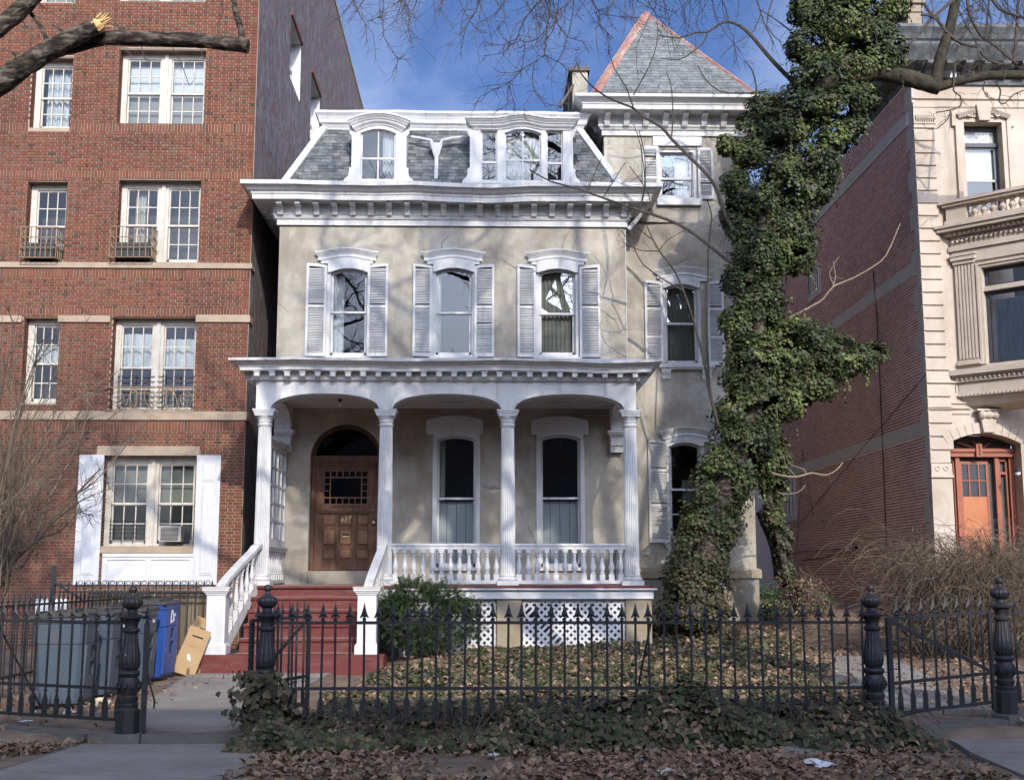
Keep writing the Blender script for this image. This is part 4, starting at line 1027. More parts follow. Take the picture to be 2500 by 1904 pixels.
# porch windows
for i, (sp_, wv) in enumerate(zip(PWIN, pwin)):
    X0,X1,Z0,Z1,rail = wv; rise = 0.09
    w = sash_window(house, X0,X1,Z0,Z1,YH,rise,rail,fw_=0.075,recess=0.08,curtain=both(inner_shutters(0.50),drape(0,0.2,0.5,1,mat=MT['blind'],folds=2)) if i==0 else inner_shutters(0.50),glass=GL)
    fa = (arch((X0+X1)/2,(X1-X0)/2,Z1,rise),X0,X1)
    hx0,hx1 = U(sp_[5],1040,YH)[0],U(sp_[6],1040,YH)[0]; cx,hw=(hx0+hx1)/2,(hx1-hx0)/2
    m = MB(); ze_, zc2 = zat(1027,YH), zat(1016,YH); zbot = zat(1061,YH)
    m.plate(linsp(hx0,hx1,25), lambda x: zc2-(zc2-ze_)*((x-cx)/hw)**2, lambda x: zbot if (x<X0-0.06 or x>X1+0.06) else fa[0](min(max(x,X0),X1))-(0.0 if X0<=x<=X1 else 0.0), YH-0.06, YH-0.001)
    m.build('hood', MT['white_flat'], w)
    m = MB(); m.box(X0-0.075,X0+0.012,YH-0.035,YH+0.012,Z0,Z1-rise*0.9); m.box(X1-0.012,X1+0.075,YH-0.035,YH+0.012,Z0,Z1-rise*0.9); m.box(X0-0.09,X1+0.09,YH-0.07,YH+0.012,Z0-0.075,Z0-0.001); m.build('casing', MT['white'], w)
# ---------------------------------------------------------------- front door
YDr = YH+0.22
fx0,fx1 = DX0+0.012, DX1-0.012
lx0,lx1 = U(768,1250,YDr)[0], U(921,1250,YDr)[0]
zl0, zl1 = zat(1393,YDr,840), zat(1131,YDr,840)
ztb0, ztb1 = zl1, zat(1113,YDr,840)
# jambs, transom bar, arched head
m = MB(); m.box(fx0,lx0,YDr-0.05,YDr+0.08,zl0,ztb0); m.box(lx1,fx1,YDr-0.05,YDr+0.08,zl0,ztb0)
m.box(fx0,fx1,YDr-0.07,YDr+0.08,ztb0,ztb1); m.box(fx0,fx1,YDr-0.10,YDr-0.071,ztb0+0.05,ztb1-0.03)
n = 30
def da(r, i): t = math.pi*i/n; return (dcx-(dhw-r)*math.cos(t), DZS+(DZC-DZS-r)*math.sin(t))
for r0,r1,y in ((0.003,0.05,YDr-0.05),(0.051,0.085,YDr-0.02)):
    for i in range(n): m.prism_xz([da(r1,i),da(r1,i+1),da(r0,i+1),da(r0,i)], y, YDr+0.08)
dfr = m.build('door_frame', MT['door'], house)
g = MB(); g.add([(dcx-(dhw-0.08)*math.cos(math.pi*i/n), YDr+0.02, DZS+(DZC-DZS-0.08)*math.sin(math.pi*i/n)) for i in range(n+1)],[tuple(range(n,-1,-1))]); g.build('fanlight_pane', GLD, dfr)
# leaf
m = MB(); gx0,gx1 = U(791,1190,YDr)[0],U(898,1190,YDr)[0]; gz0,gz1 = zat(1231,YDr,840),zat(1149,YDr,840)
m.box(lx0,gx0-0.0,YDr,YDr+0.05,gz0,gz1); m.box(gx1,lx1,YDr,YDr+0.05,gz0,gz1); m.box(lx0,lx1,YDr,YDr+0.05,gz1,zl1-0.003); m.box(lx0,lx1,YDr+0.012,YDr+0.05,zl0+0.01,gz0)
leaf = m.build('door', MT['door'], house)
# mouldings: shelf, frieze, pilasters
m = MB(); zs_ = zat(1245,YDr,840)
m.box(lx0+0.05,lx1-0.04,YDr-0.06,YDr-0.001,zs_-0.025,zs_+0.03); m.box(lx0+0.07,lx1-0.06,YDr-0.035,YDr-0.002,zs_-0.06,zs_-0.026)
m.box(lx0+0.07,lx0+0.15,YDr-0.02,YDr-0.001,zs_+0.04,zl1-0.16); m.box(lx1-0.14,lx1-0.06,YDr-0.02,YDr-0.001,zs_+0.04,zl1-0.16)
m.box(lx0+0.04,lx0+0.16,YDr-0.045,YDr-0.002,zs_+0.035,zs_+0.16); m.box(lx1-0.15,lx1-0.03,YDr-0.045,YDr-0.002,zs_+0.035,zs_+0.16)
m.box(lx0+0.04,lx1-0.03,YDr-0.05,YDr-0.003,zl1-0.05,zl1-0.01); m.box(lx0+0.14,lx1-0.13,YDr-0.02,YDr-0.004,zl1-0.15,zl1-0.06)
for k in range(15): xx=lx0+0.17+(lx1-lx0-0.31)*k/14; m.lathe([(0.022,zl1-0.125),(0.022,zl1-0.085)],xx,YDr-0.012,8)
m.build('door_moulding', MT['door'], leaf)
# small border panes and the large pane
nx, nz = 7, 5
m = MB()
for k in range(nx+1):
    xx = gx0+(gx1-gx0)*k/nx
    if k in (0,1,nx-1,nx): m.box(xx-0.011,xx+0.011,YDr+0.005,YDr+0.035,gz0-0.01,gz1+0.01)
    else:
        m.box(xx-0.009,xx+0.009,YDr+0.006,YDr+0.034,gz0,gz0+(gz1-gz0)/nz); m.box(xx-0.009,xx+0.009,YDr+0.006,YDr+0.034,gz1-(gz1-gz0)/nz,gz1)
for k in range(nz+1):
    zz = gz0+(gz1-gz0)*k/nz
    if k in (0,1,nz-1,nz): m.box(gx0-0.01,gx1+0.01,YDr+0.004,YDr+0.033,zz-0.011,zz+0.011)
    else:
        m.box(gx0,gx0+(gx1-gx0)/nx,YDr+0.007,YDr+0.031,zz-0.009,zz+0.009); m.box(gx1-(gx1-gx0)/nx,gx1,YDr+0.007,YDr+0.031,zz-0.009,zz+0.009)
m.build('glazing_bars', MT['door2'], leaf)
dx,dz = (gx1-gx0)/nx,(gz1-gz0)/nz
cells = [(i,i+1,j,j+1) for i in range(nx) for j in range(nz) if i in (0,nx-1) or j in (0,nz-1)]+[(1,nx-1,1,nz-1)]
for (i,i2,j,j2) in cells:
    g = MB(); g.quad((gx0+dx*i,YDr+0.022,gz0+dz*j),(gx0+dx*i2,YDr+0.022,gz0+dz*j),(gx0+dx*i2,YDr+0.022,gz0+dz*j2),(gx0+dx*i,YDr+0.022,gz0+dz*j2)); g.build('pane', GLD, leaf)
# nine panels
for (pa,pb) in ((788,818),(828,858),(870.5,899.5)):
    for (ya,yb) in ((1257,1281),(1292,1329),(1340,1364)):
        x0,x1,z0,z1 = rect(pa,pb,ya,yb,YDr); m = MB(); e=0.022
        m.add([(x0,YDr+0.010,z0),(x1,YDr+0.010,z0),(x1,YDr+0.010,z1),(x0,YDr+0.010,z1),(x0+e,YDr-0.012,z0+e),(x1-e,YDr-0.012,z0+e),(x1-e,YDr-0.012,z1-e),(x0+e,YDr-0.012,z1-e)],[(0,1,5,4),(1,2,6,5),(2,3,7,6),(3,0,4,7),(4,5,6,7)])
        m.build('door_panel', MT['door2'], leaf)
        r = MB()
        for (q0,q1,q2,q3) in ((x0-0.012,x1+0.012,z1,z1+0.014),(x0-0.012,x1+0.012,z0-0.014,z0),(x0-0.012,x0,z0,z1),(x1,x1+0.012,z0,z1)): r.box(q0,q1,YDr-0.006,YDr+0.011,q2,q3)
        r.build('panel_moulding', MT['door'], leaf)
m = MB(); c = P(844,1305,YDr-0.02); m.box(c.x-0.075,c.x+0.075,YDr-0.022,YDr-0.013,c.z-0.02,c.z+0.02); m.build('mail_slot', MT['black_print'], leaf)
m = MB(); m.box(c.x-0.07,c.x+0.07,YDr-0.03,YDr-0.0225,c.z-0.045,c.z-0.022); m.build('mail_flap', MT['brass'], leaf)
m = MB(); c = P(913,1268,YDr-0.02); m.box(c.x-0.035,c.x+0.035,YDr-0.02,YDr+0.011,c.z-0.12,c.z+0.10); m.build('lock_plate', MT['iron'], leaf)
m = MB(); m.lathe([(0.012,0),(0.02,0.03),(0.036,0.045),(0.038,0.065),(0.02,0.08)],0,0,12); me = m.mesh('door_knob', MT['brass'], True)
obj('door_knob', me, leaf, loc=(c.x,YDr-0.02,c.z-0.06), rot=(math.pi/2,0,0))
def text_part(s, size, loc, rot, mat, parent, name, shear=0.0, depth=0.003, spacing=1.0):
    cu = bpy.data.curves.new(name, 'FONT'); cu.body = s; cu.size = size; cu.extrude = depth; cu.align_x = 'CENTER'; cu.align_y = 'CENTER'; cu.shear = shear; cu.space_character = spacing
    t = bpy.data.objects.new(name+'_src', cu); col.objects.link(t)
    dg = bpy.context.evaluated_depsgraph_get(); me = bpy.data.meshes.new_from_object(t.evaluated_get(dg))
    bpy.data.objects.remove(t); bpy.data.curves.remove(cu)
    me.materials.clear(); me.materials.append(mat)
    return obj(name, me, parent, loc=loc, rot=rot)
for ch_, px_, py_ in (('4',834,1269.5),('5',843.5,1268),('7',852.5,1266)):
    c = P(px_,py_,YDr-0.016); text_part(ch_, 0.135, (c.x,YDr-0.018,c.z), (math.pi/2,0.0,0), MT['brass'], leaf, 'house_numeral', shear=0.25)
m = MB(); zc_0 = zat(1414,YH+0.02,840); m.box(DX0-0.0,DX1+0.0,YH-0.03,YDr+0.1,ZF+0.002,zl0-0.003); m.box(DX0-0.16,DX0-0.005,YH-0.035,YH-0.0005,ZF+0.002,zl0-0.02); m.build('door_sill', MT['stucco_low'], house)
# ---------------------------------------------------------------- steps
Ys = [22.72-0.34*i for i in range(7)]
yy_ = [1428.6,1456,1487.5,1523,1558,1594.6,1632]
zs_ = [zat(p,Y,760) for p,Y in zip(yy_,Ys)]; zs_[0] = ZF
print('step heights', [round(a-b,3) for a,b in zip(zs_,zs_[1:])], 'ground', zs_[-1])
xl_, xr_ = colx[0]-0.02, colx[1]+0.02
xlb, xrb = U(572,1594,Ys[5])[0], U(868,1594,Ys[5])[0]+0.3
st = None
for i in range(1,6):
    t = i/5; a, b = xl_+(xlb-xl_)*t, xr_+(xrb-xr_)*t
    m = MB(); m.box(a,b,Ys[i]-0.02,Ys[i-1]+0.05,zs_[i]-0.045,zs_[i]); m.build('step_tread', MT['tread'], house)
    m = MB(); m.box(a+0.01,b-0.01,Ys[i]+0.012,Ys[i]+0.04,zs_[i+1]-0.05,zs_[i]-0.046)
    m.box(a-0.001,b+0.001,Ys[i]-0.025,Ys[i]-0.021,zs_[i]-0.047,zs_[i]-0.003)
    m.build('step_riser', MT['red'], house)
m = MB(); m.box(xl_+0.01,xr_-0.01,Ys[0]+0.012,Ys[0]+0.04,zs_[1]-0.05,ZF-0.072); m.build('step_riser', MT['red'], house)
m = MB(); ax, bx_ = U(490,1615,Ys[6])[0], U(936,1615,Ys[6])[0]
m.box(ax,bx_,Ys[6],Ys[4]+0.0,-0.15,zs_[5]-0.046); m.box(ax-0.004,bx_+0.004,Ys[6]-0.004,Ys[5]-0.021,zs_[5]-0.0455,zs_[5]-0.003)
m.build('step_pad', MT['red'], house)
# newels
zn = zat(1597,Ys[6]+0.1,520)
for (pa,pb) in ((503,549),(872,918)):
    x0,x1 = U(pa,1520,Ys[6]+0.12)[0],U(pb,1520,Ys[6]+0.12)[0]; y0 = Ys[6]+0.12; dpt = (x1-x0); z1 = zat(1432,y0,520); z0 = zs_[5]-0.001
    m = MB(); m.box(x0,x1,y0,y0+dpt,z0,z1-0.09)
    m.box(x0-0.035,x1+0.035,y0-0.035,y0+dpt+0.035,z0,z0+0.14)
    m.add([(x0-0.035,y0-0.035,z0+0.14),(x1+0.035,y0-0.035,z0+0.14),(x1+0.035,y0+dpt+0.035,z0+0.14),(x0-0.035,y0+dpt+0.035,z0+0.14),(x0-0.001,y0-0.001,z0+0.185),(x1+0.001,y0-0.001,z0+0.185),(x1+0.001,y0+dpt+0.001,z0+0.185),(x0-0.001,y0+dpt+0.001,z0+0.185)],[(0,1,5,4),(1,2,6,5),(2,3,7,6),(3,0,4,7)])
    for e,za,zb in ((0.02,0.13,0.10),(0.04,0.10,0.07),(0.065,0.07,0.03)): m.box(x0-e,x1+e,y0-e,y0+dpt+e,z1-za,z1-zb-0.0005)
    nw = m.build('newel_post', MT['white_flat'], house)
    m = MB(); m.box(x0-0.075,x1+0.075,y0-0.075,y0+dpt+0.075,z1-0.03,z1); m.build('newel_cap', MT['greystone'], nw)
    # rail from newel up to column
    left = pa < 600
    cxn = (x0+x1)/2+(0.02 if left else 0); ccx = colx[0]-0.02 if left else colx[1]+0.0
    zA, zB = z1-0.02, zat(1332,YP-0.15,650)
    pts = []
    for k in range(11):
        t = k/10; y = (y0+dpt*0.6)+(YP-0.16-(y0+dpt*0.6))*t; zz = zA+(zB-zA)*(t**0.88 if t<0.8 else (0.8**0.88+(1-0.8**0.88)*(1-(1-(t-0.8)/0.2)**2)))
        pts.append(Vector((cxn+(ccx-cxn)*t, y, zz)))
    m = MB()
    for k in range(10): m.bar(pts[k], pts[k+1]+(pts[k+1]-pts[k])*0.02, 0.15, 0.07); m.bar(pts[k]-Vector((0,0,0.055)), pts[k+1]-Vector((0,0,0.055)), 0.09, 0.05)
    hr = m.build('hand_rail', MT['white'], house)
    # stringer
    sp0, sp1 = Vector((cxn, y0+dpt, zs_[5]+0.02)), Vector((ccx, YB0-0.2, ZF+0.02))
    m = MB(); m.bar(sp0-Vector((0,0,0.05)), sp1-Vector((0,0,0.05)), 0.07, 0.22); m.build('stringer', MT['white'], hr)
    for k in range(6):
        t = (k+0.75)/6.6; p0 = sp0.lerp(sp1,t)+Vector((0,0,0.05))
        q = min(max((p0.y-pts[0].y)/(pts[-1].y-pts[0].y),0),0.999)*10; kk = int(q); zt = pts[kk].lerp(pts[kk+1],q-kk).z-0.075
        obj('baluster', baluster_mesh(zt-p0.z, 0.85, 10), hr, loc=p0)
# ---------------------------------------------------------------- piers and lattice below the porch
gl0 = 0.12
for (pa,pb) in ((1212,1275),(1527,1591)):
    x0,x1 = U(pa,1520,YB0-0.1)[0],U(pb,1520,YB0-0.1)[0]; m = MB(); m.cbox(x0,x1,YB0-0.15,YB0+0.3,0.0,zs0-0.002,0.015); m.build('porch_pier', MT['concrete'], house)
def lattice(pa, pb):
    yL = YB0-0.08; x0,x1 = U(pa,1520,yL)[0],U(pb,1520,yL)[0]; z0,z1 = 0.1, zs0-0.01
    m = MB(); m.box(x0,x1,yL,yL+0.03,z1-0.04,z1); m.box(x0,x0+0.04,yL+0.001,yL+0.03,z0,z1-0.041); m.box(x1-0.04,x1,yL+0.001,yL+0.03,z0,z1-0.041); m.box(x0,x1,yL+0.001,yL+0.03,z0-0.05,z0)
    lp = m.build('lattice_panel', MT['white_flat'], house)
    h = z1-z0; w = 0.046; step = 0.135
    for dr in (1,-1):
        k = -int(h/step)-1
        while x0+k*step < x1+h:
            ax = x0+k*step
            # line from (ax, z0) going up by 45 degrees
            pts = []
            s0, s1 = 0.0, h
            xa, xb = (ax, ax+h) if dr > 0 else (ax, ax-h)
            def xz(s): return (ax+dr*s, z0+s)
            lo, hi = 0.0, h
            if dr > 0: lo = max(lo, x0-ax); hi = min(hi, x1-ax)
            else: lo = max(lo, ax-x1); hi = min(hi, ax-x0)
            if hi-lo > 0.06 and random.random() > 0.02:
                (xa,za),(xb,zb) = xz(lo),xz(hi); y = yL+(0.008 if dr>0 else 0.0165)
                mm = MB(); jj = random.uniform(-0.006,0.006); mm.bar((xa+jj,y,za),(xb+jj,y,zb),w if False else 0.008,w,(-dr*0.7071,0,0.7071)); mm.build('lattice_slat', MT['white_flat'], lp)
            k += 1
lattice(1277,1525); lattice(975,1210)
m = MB(); m.quad((colx[1],YB0+0.6,-0.1),(pr_,YB0+0.6,-0.1),(pr_,YB0+0.6,ZF-0.1),(colx[1],YB0+0.6,ZF-0.1)); m.build('under_porch_shade', MT['dark_in'], house)  # upright dark sheet standing for the shade under the porch
# ================================================================== left neighbour: red brick apartment house
YL = 26.0
XLC = U(612,640,YL)[0]
apt = thing('apartment_building', 'red brick apartment house with cream sash windows left of the stucco house', 'building', (XLC-3, YL, 0))
zTop = PX(850,130,XLC).z
XLL = -13.5
def lrect(a,b,t,bo): return rect(a,b,t,bo,YL)
LW = {  # openings on the facade (px): x0,x1,top,bottom
 'r4a': (88,190,-190,5), 'r4b': (290,505,-195,3),
 'r3a': (76,175,138,312), 'r3b': (289,500,119,308), 'r2a': (63,160,440,641), 'r2b': (286,488,436,640),
 'r1a': (55,142,772,984), 'r1b': (271,477,772,1004), 'r0b': (249,475,1112,1333)}
LH = {k: lrect(*v) for k,v in LW.items()}
# far-left windows that only graze the frame
LH['r3z'] = (LH['r3a'][0]-2.6, LH['r3a'][0]-1.75, LH['r3a'][2], LH['r3a'][3])
LH['r2z'] = (LH['r2a'][0]-2.6, LH['r2a'][0]-1.75, LH['r2a'][2], LH['r2a'][3])
m = MB(); wall_front(m, XLL, XLC, -0.2, zTop, YL+0.012, list(LH.values()), 0.34)
lwall = m.build('wall', MT['mortar'], apt)
# side wall, worn paint, with windows
SW = []
for (nt_px, nb_px) in (((710,39,735,109),(707,190,732,247)), ((759,171,781,243),(758,336,777,392))):
    a, b = PX(nt_px[0],nt_px[1],XLC), PX(nt_px[2],nt_px[3],XLC); c, d_ = PX(nb_px[0],nb_px[1],XLC), PX(nb_px[2],nb_px[3],XLC)
    SW.append(((a.y+c.y)/2, (b.y+d_.y)/2, (c.z+d_.z)/2, (a.z+b.z)/2))
m = MB()
ys = sorted({YL+0.012, 62.0, *[s[0] for s in SW], *[s[1] for s in SW]}); zs = sorted({-0.2, zTop, *[s[2] for s in SW], *[s[3] for s in SW]})
for i in range(len(ys)-1):
    for j in range(len(zs)-1):
        cy, cz = (ys[i]+ys[i+1])/2, (zs[j]+zs[j+1])/2
        if any(s[0]<cy<s[1] and s[2]<cz<s[3] for s in SW): continue
        m.quad((XLC,ys[i],zs[j]),(XLC,ys[i+1],zs[j]),(XLC,ys[i+1],zs[j+1]),(XLC,ys[i],zs[j+1]))
m.quad((XLL,YL+0.012,zTop),(XLC,YL+0.012,zTop),(XLC,62,zTop),(XLL,62,zTop))
m.quad((XLL,62,-0.2),(XLL,62,zTop),(XLC,62,zTop),(XLC,62,-0.2)); m.quad((XLL,YL+0.012,-0.2),(XLL,YL+0.012,zTop),(XLL,62,zTop),(XLL,62,-0.2))
m.build('side_wall', MT['rough_side'], apt)
for (y0,y1,z0,z1) in SW:
    d_ = 0.3; m = MB()
    m.quad((XLC,y0,z0),(XLC-d_,y0,z0),(XLC-d_,y0,z1),(XLC,y0,z1)); m.quad((XLC,y1,z0),(XLC,y1,z1),(XLC-d_,y1,z1),(XLC-d_,y1,z0)); m.quad((XLC,y0,z1),(XLC-d_,y0,z1),(XLC-d_,y1,z1),(XLC,y1,z1)); m.quad((XLC,y0,z0),(XLC,y1,z0),(XLC-d_,y1,z0),(XLC-d_,y0,z0))
    zm = (z0+z1)/2
    for (ya,yb,za,zb) in ((y0,y0+0.1,z0,z1),(y1-0.1,y1,z0,z1),(y0,y1,z1-0.1,z1),(y0,y1,z0,z0+0.1),(y0,y1,zm-0.05,zm+0.05)): m.box(XLC-d_,XLC-d_+0.07,ya,yb,za,zb)
    w = m.build('side_window', MT['white'], apt)
    g = MB(); g.quad((XLC-d_+0.02,y0,z0),(XLC-d_+0.02,y1,z0),(XLC-d_+0.02,y1,z1),(XLC-d_+0.02,y0,z1)); g.build('pane', GL, w)
    g = MB(); g.quad((XLC-d_-0.4,y0-.2,z0-.2),(XLC-d_-0.4,y1+.2,z0-.2),(XLC-d_-0.4,y1+.2,z1+.2),(XLC-d_-0.4,y0-.2,z1+.2)); g.build('room_back', MT['dark_in'], w)
    g = MB(); g.box(XLC-0.05,XLC+0.05,y0-0.05,y1+0.05,z1+0.003,z1+0.1); g.build('lintel', MT['brick'], w)
# roof coping
m = MB(); m.box(XLC-0.3,XLC+0.02,YL,62,zTop+0.002,zTop+0.12); m.build('coping', MT['band'], apt)
# bands
BANDS = []
def lband(pa,pb,ta,tb,out,name='stone_band',mat='band'):
    x0,x1,z0,z1 = lrect(pa,pb,ta,tb); m = MB(); m.box(x0,x1,YL-out,YL+0.05,z0,z1); m.build(name, MT[mat], apt); BANDS.append((x0,x1,z0,z1)); return x0,x1,z0,z1
x0,x1,z0,z1 = lrect(0,612,642,655); 
for nm,(t,b_) in {'a':(642,655),'c':(1004,1025)}.items():
    z0,z1 = zat(b_,YL,300),zat(t,YL,300); m = MB(); m.box(XLL,XLC+0.035,YL-0.04,YL+0.05,z0,z1); m.box(XLC-0.05,XLC+0.034,YL+0.051,YL+0.35,z0+0.001,z1-0.001); m.build('stone_band', MT['band'], apt); BANDS.append((XLL,XLC,z0,z1))
for (pa,pb) in ((143,270),(479,611),(-60,54)):
    x0,x1,z0,z1 = lrect(pa,pb,771,787); x1 = XLC+0.035 if pb>600 else x1; m = MB(); m.box(x0,x1,YL-0.045,YL+0.05,z0,z1)
    if pb>600: m.box(XLC-0.05,XLC+0.034,YL+0.051,YL+0.3,z0+0.001,z1-0.001)
    m.build('stone_band', MT['band'], apt); BANDS.append((x0,min(x1,XLC),z0,z1))
x0,x1,z0,z1 = lrect(238,488,1089,1112); m = MB(); m.box(x0,x1,YL-0.03,YL+0.2,z0,z1); m.build('lintel', MT['band'], apt); BANDS.append((x0,x1,z0,z1))
x0,x1,z0,z1 = lrect(244,478,1333,1350); m = MB(); m.box(x0,x1,YL-0.06,YL+0.34,z0,z1); m.build('sill', MT['band'], apt); BANDS.append((x0,x1,z0,z1))
for k in ('r2a','r2b','r1a','r1b','r3a','r3b'):
    x0,x1,z0,z1 = LH[k]; m = MB(); m.box(x0+0.001,x1-0.001,YL+0.02,YL+0.34,z1-0.035,z1-0.001); m.build('steel_lintel', MT['log'], apt)
# ---- bricks
SOLDIER = [(656,675),(752,770),(1026,1052),(300,322),(416,436)]     # px rows of upright bricks (at window heads, sills, under bands)
sold = [(zat(b_,YL,300),zat(t,YL,300)) for t,b_ in SOLDIER]
BRK, BRD = MB(), []
bricks = []
ch_ = 0.0677; jt = 0.012
zlo = 0.0; zhi = zat(-15,YL,300)
blocks = list(LH.values())+BANDS
def clear_runs(x0,x1,z0,z1):
    runs = [(x0,x1)]; zc = (z0+z1)/2
    for (a,b,c,d) in blocks:
        if c-0.005 < zc < d+0.005:
            nr = []
            for (p,q) in runs:
                if b <= p or a >= q: nr.append((p,q)); continue
                if a > p: nr.append((p,a))
                if b < q: nr.append((b,q))
            runs = nr
    return runs
xmin_b = U(-25,1000,YL)[0]-0.4
row = 0; z = zlo
solrows = sorted(sold)
def add_row(z0,z1,units):
    for (p,q) in clear_runs(xmin_b,XLC,z0,z1):
        # units laid on a global grid from the corner leftwards
        x = XLC; k = 0
        while x > p:
            w, dark = units(k); k += 1
            a, b = x-w, x-jt; x -= w
            a, b = max(a,p), min(b,q)
            if b-a > 0.02: bricks.append((a,b,z0,z1-jt,dark))
while z < zhi:
    hit = [s for s in solrows if s[0]-0.03 <= z < s[1]-0.03]
    if hit:
        s0,s1 = hit[0]; zt = max(s1, z+0.05)
        add_row(z, zt, lambda k: (0.0677, (k*7) % 13 == 0)); z = zt; row += 1; continue
    sh = 0 if row % 2 else 1
    def units(k, sh=sh):
        if sh and k == 0: return (0.153, False)
        return ((0.204, False) if (k+sh) % 2 == 0 else (0.102, True))
    add_row(z, z+ch_, units); z += ch_; row += 1
def keyb(b): return 0 if (b[1] > U(540,1200,YL)[0] and 1.2 < b[2] < 5.2) else 1
bricks.sort(key=keyb)
BM = {}
def brick_piece(b, parent, n_ind):
    key = (round(b[1]-b[0],2), round(b[3]-b[2],3), b[4])
    if key not in BM:
        m = MB(); w,h = key[0],key[1]; c=0.004
        m.add([(0,0.03,0),(w,0.03,0),(w,0.03,h),(0,0.03,h),(0,c,0),(w,c,0),(w,c,h),(0,c,h),(c,0,c),(w-c,0,c),(w-c,0,h-c),(c,0,h-c)],
              [(0,1,5,4),(1,2,6,5),(2,3,7,6),(3,0,4,7),(4,5,9,8),(5,6,10,9),(6,7,11,10),(7,4,8,11),(8,9,10,11)])
        BM[key] = m.mesh('brick', MT['brick_dark'] if key[2] else MT['brick'])
    obj('brick', BM[key], parent, loc=(b[0],YL+random.uniform(-0.002,0.002),b[2]))
bm2 = MB()
for i, b in enumerate(bricks):
    dk = b[4] if random.random() > 0.05 else not b[4]
    if (b[4] and random.random() < 0.42): dk = False
    b = (*b[:4], dk)
    if i < 300: brick_piece(b, lwall, i); continue
    bm2.mi = 1 if dk else 0
    y = YL+random.uniform(-0.002,0.002); a,c,z0,z1 = b[:4]
    bm2.add([(a,y,z0),(c,y,z0),(c,y,z1),(a,y,z1),(a,YL+0.02,z0),(c,YL+0.02,z0),(c,YL+0.02,z1),(a,YL+0.02,z1)],[(0,1,2,3),(0,4,5,1),(1,5,6,2),(2,6,7,3),(3,7,4,0)])
# bricks of the window reveals (left jambs face the camera side)
for k,(a,b,c,d) in LH.items():
    z = c; r = 0
    while z < d-0.02:
        y = YL+0.012; j = 0
        while y < YL+0.33:
            w = 0.2 if (j+r)%2 else 0.1; y2 = min(y+w-jt, YL+0.34)
            bm2.mi = 1 if ((j+r)%2==0) else 0
            for xx,s_ in ((a,1),(b,-1)):
                x_ = xx+s_*0.006
                bm2.add([(x_,y,z),(x_,y2,z),(x_,y2,z+ch_-jt),(x_,y,z+ch_-jt)],[(0,1,2,3) if s_<0 else (3,2,1,0)])
            y += w; j += 1
        z += ch_; r += 1
bm2.build('brickwork', [MT['brick'],MT['brick_dark']], lwall, kind='stuff')
print('left bricks', len(bricks))
# ---- windows
def apt_sash(x0,x1,z0,z1,cur,railf=0.5,glass=None,low_vert=2):
    return sash_window(apt, x0,x1,z0,z1,YL+0.22,0,z0+(z1-z0)*railf,fw_=0.055,recess=0.05,mat=MT['cream'],glass=glass or GL,vert=2,uprows=1,curtain=cur,sash=0.03)
def apt_open(k, double, curs, railf=0.5):
    x0,x1,z0,z1 = LH[k]; z0 += 0.06; z1 -= 0.16
    if not double:
        ws_ = [apt_sash(x0+0.12,x1-0.055,z0,z1,curs[0],railf)]
    else:
        xm = (x0+x1)/2+0.03
        ws_ = [apt_sash(x0+0.11,xm-0.10,z0,z1,curs[0],railf), apt_sash(xm+0.10,x1-0.055,z0,z1,curs[1],railf)]
        m = MB(); m.box(xm-0.045,xm+0.045,YL+0.20,YL+0.36,z0-0.05,z1+0.1); m.box(xm-0.02,xm+0.02,YL+0.185,YL+0.2,z0-0.05,z1+0.1); m.build('mullion', MT['cream'], ws_[0])
    m = MB(); m.box(x0,x1,YL+0.24,YL+0.4,z1+0.06,z1+0.16); m.box(x0,x0+0.065,YL+0.23,YL+0.4,z0-0.06,z1+0.06); m.box(x0,x1,YL+0.2,YL+0.4,z0-0.10,z0-0.061); m.build('window_head', MT['cream'], ws_[0])
    m = MB(); m.quad((x0-0.3,YL+0.95,z0-0.3),(x1+0.3,YL+0.95,z0-0.3),(x1+0.3,YL+0.95,z1+0.4),(x0-0.3,YL+0.95,z1+0.4)); m.build('room_back', MT['dark_in'], ws_[0])
    return ws_
apt_open('r4a',False,[blinds()]); apt_open('r4b',True,[blinds(),blinds()]); apt_open('r3z',False,[None]); apt_open('r2z',False,[None])
apt_open('r3a',False,[drape(0.1,0.85,0.0,0.95,folds=5)])
apt_open('r3b',True,[both(drape(0,1,0.52,0.95,mat=MT['shade_white'],folds=1,amp=0.005),blinds(0,0.5)),both(drape(0,1,0.52,0.98,mat=MT['shade_white'],folds=1,amp=0.005),blinds(0,0.5))])
apt_open('r2a',False,[None]); apt_open('r2b',True,[drape(0.2,0.55,0.3,1,mat=MT['blind'],folds=3),None])
apt_open('r1a',False,[drape(0,1,0.5,0.75,folds=4)])
apt_open('r1b',True,[drape(0.0,1,0.5,0.92,folds=4),drape(0.0,1,0.5,0.86,folds=4)])
ws0 = apt_open('r0b',True,[blinds(0.48,1.0,pitch=0.025),blinds(0.48,1.0,pitch=0.025)],0.5)
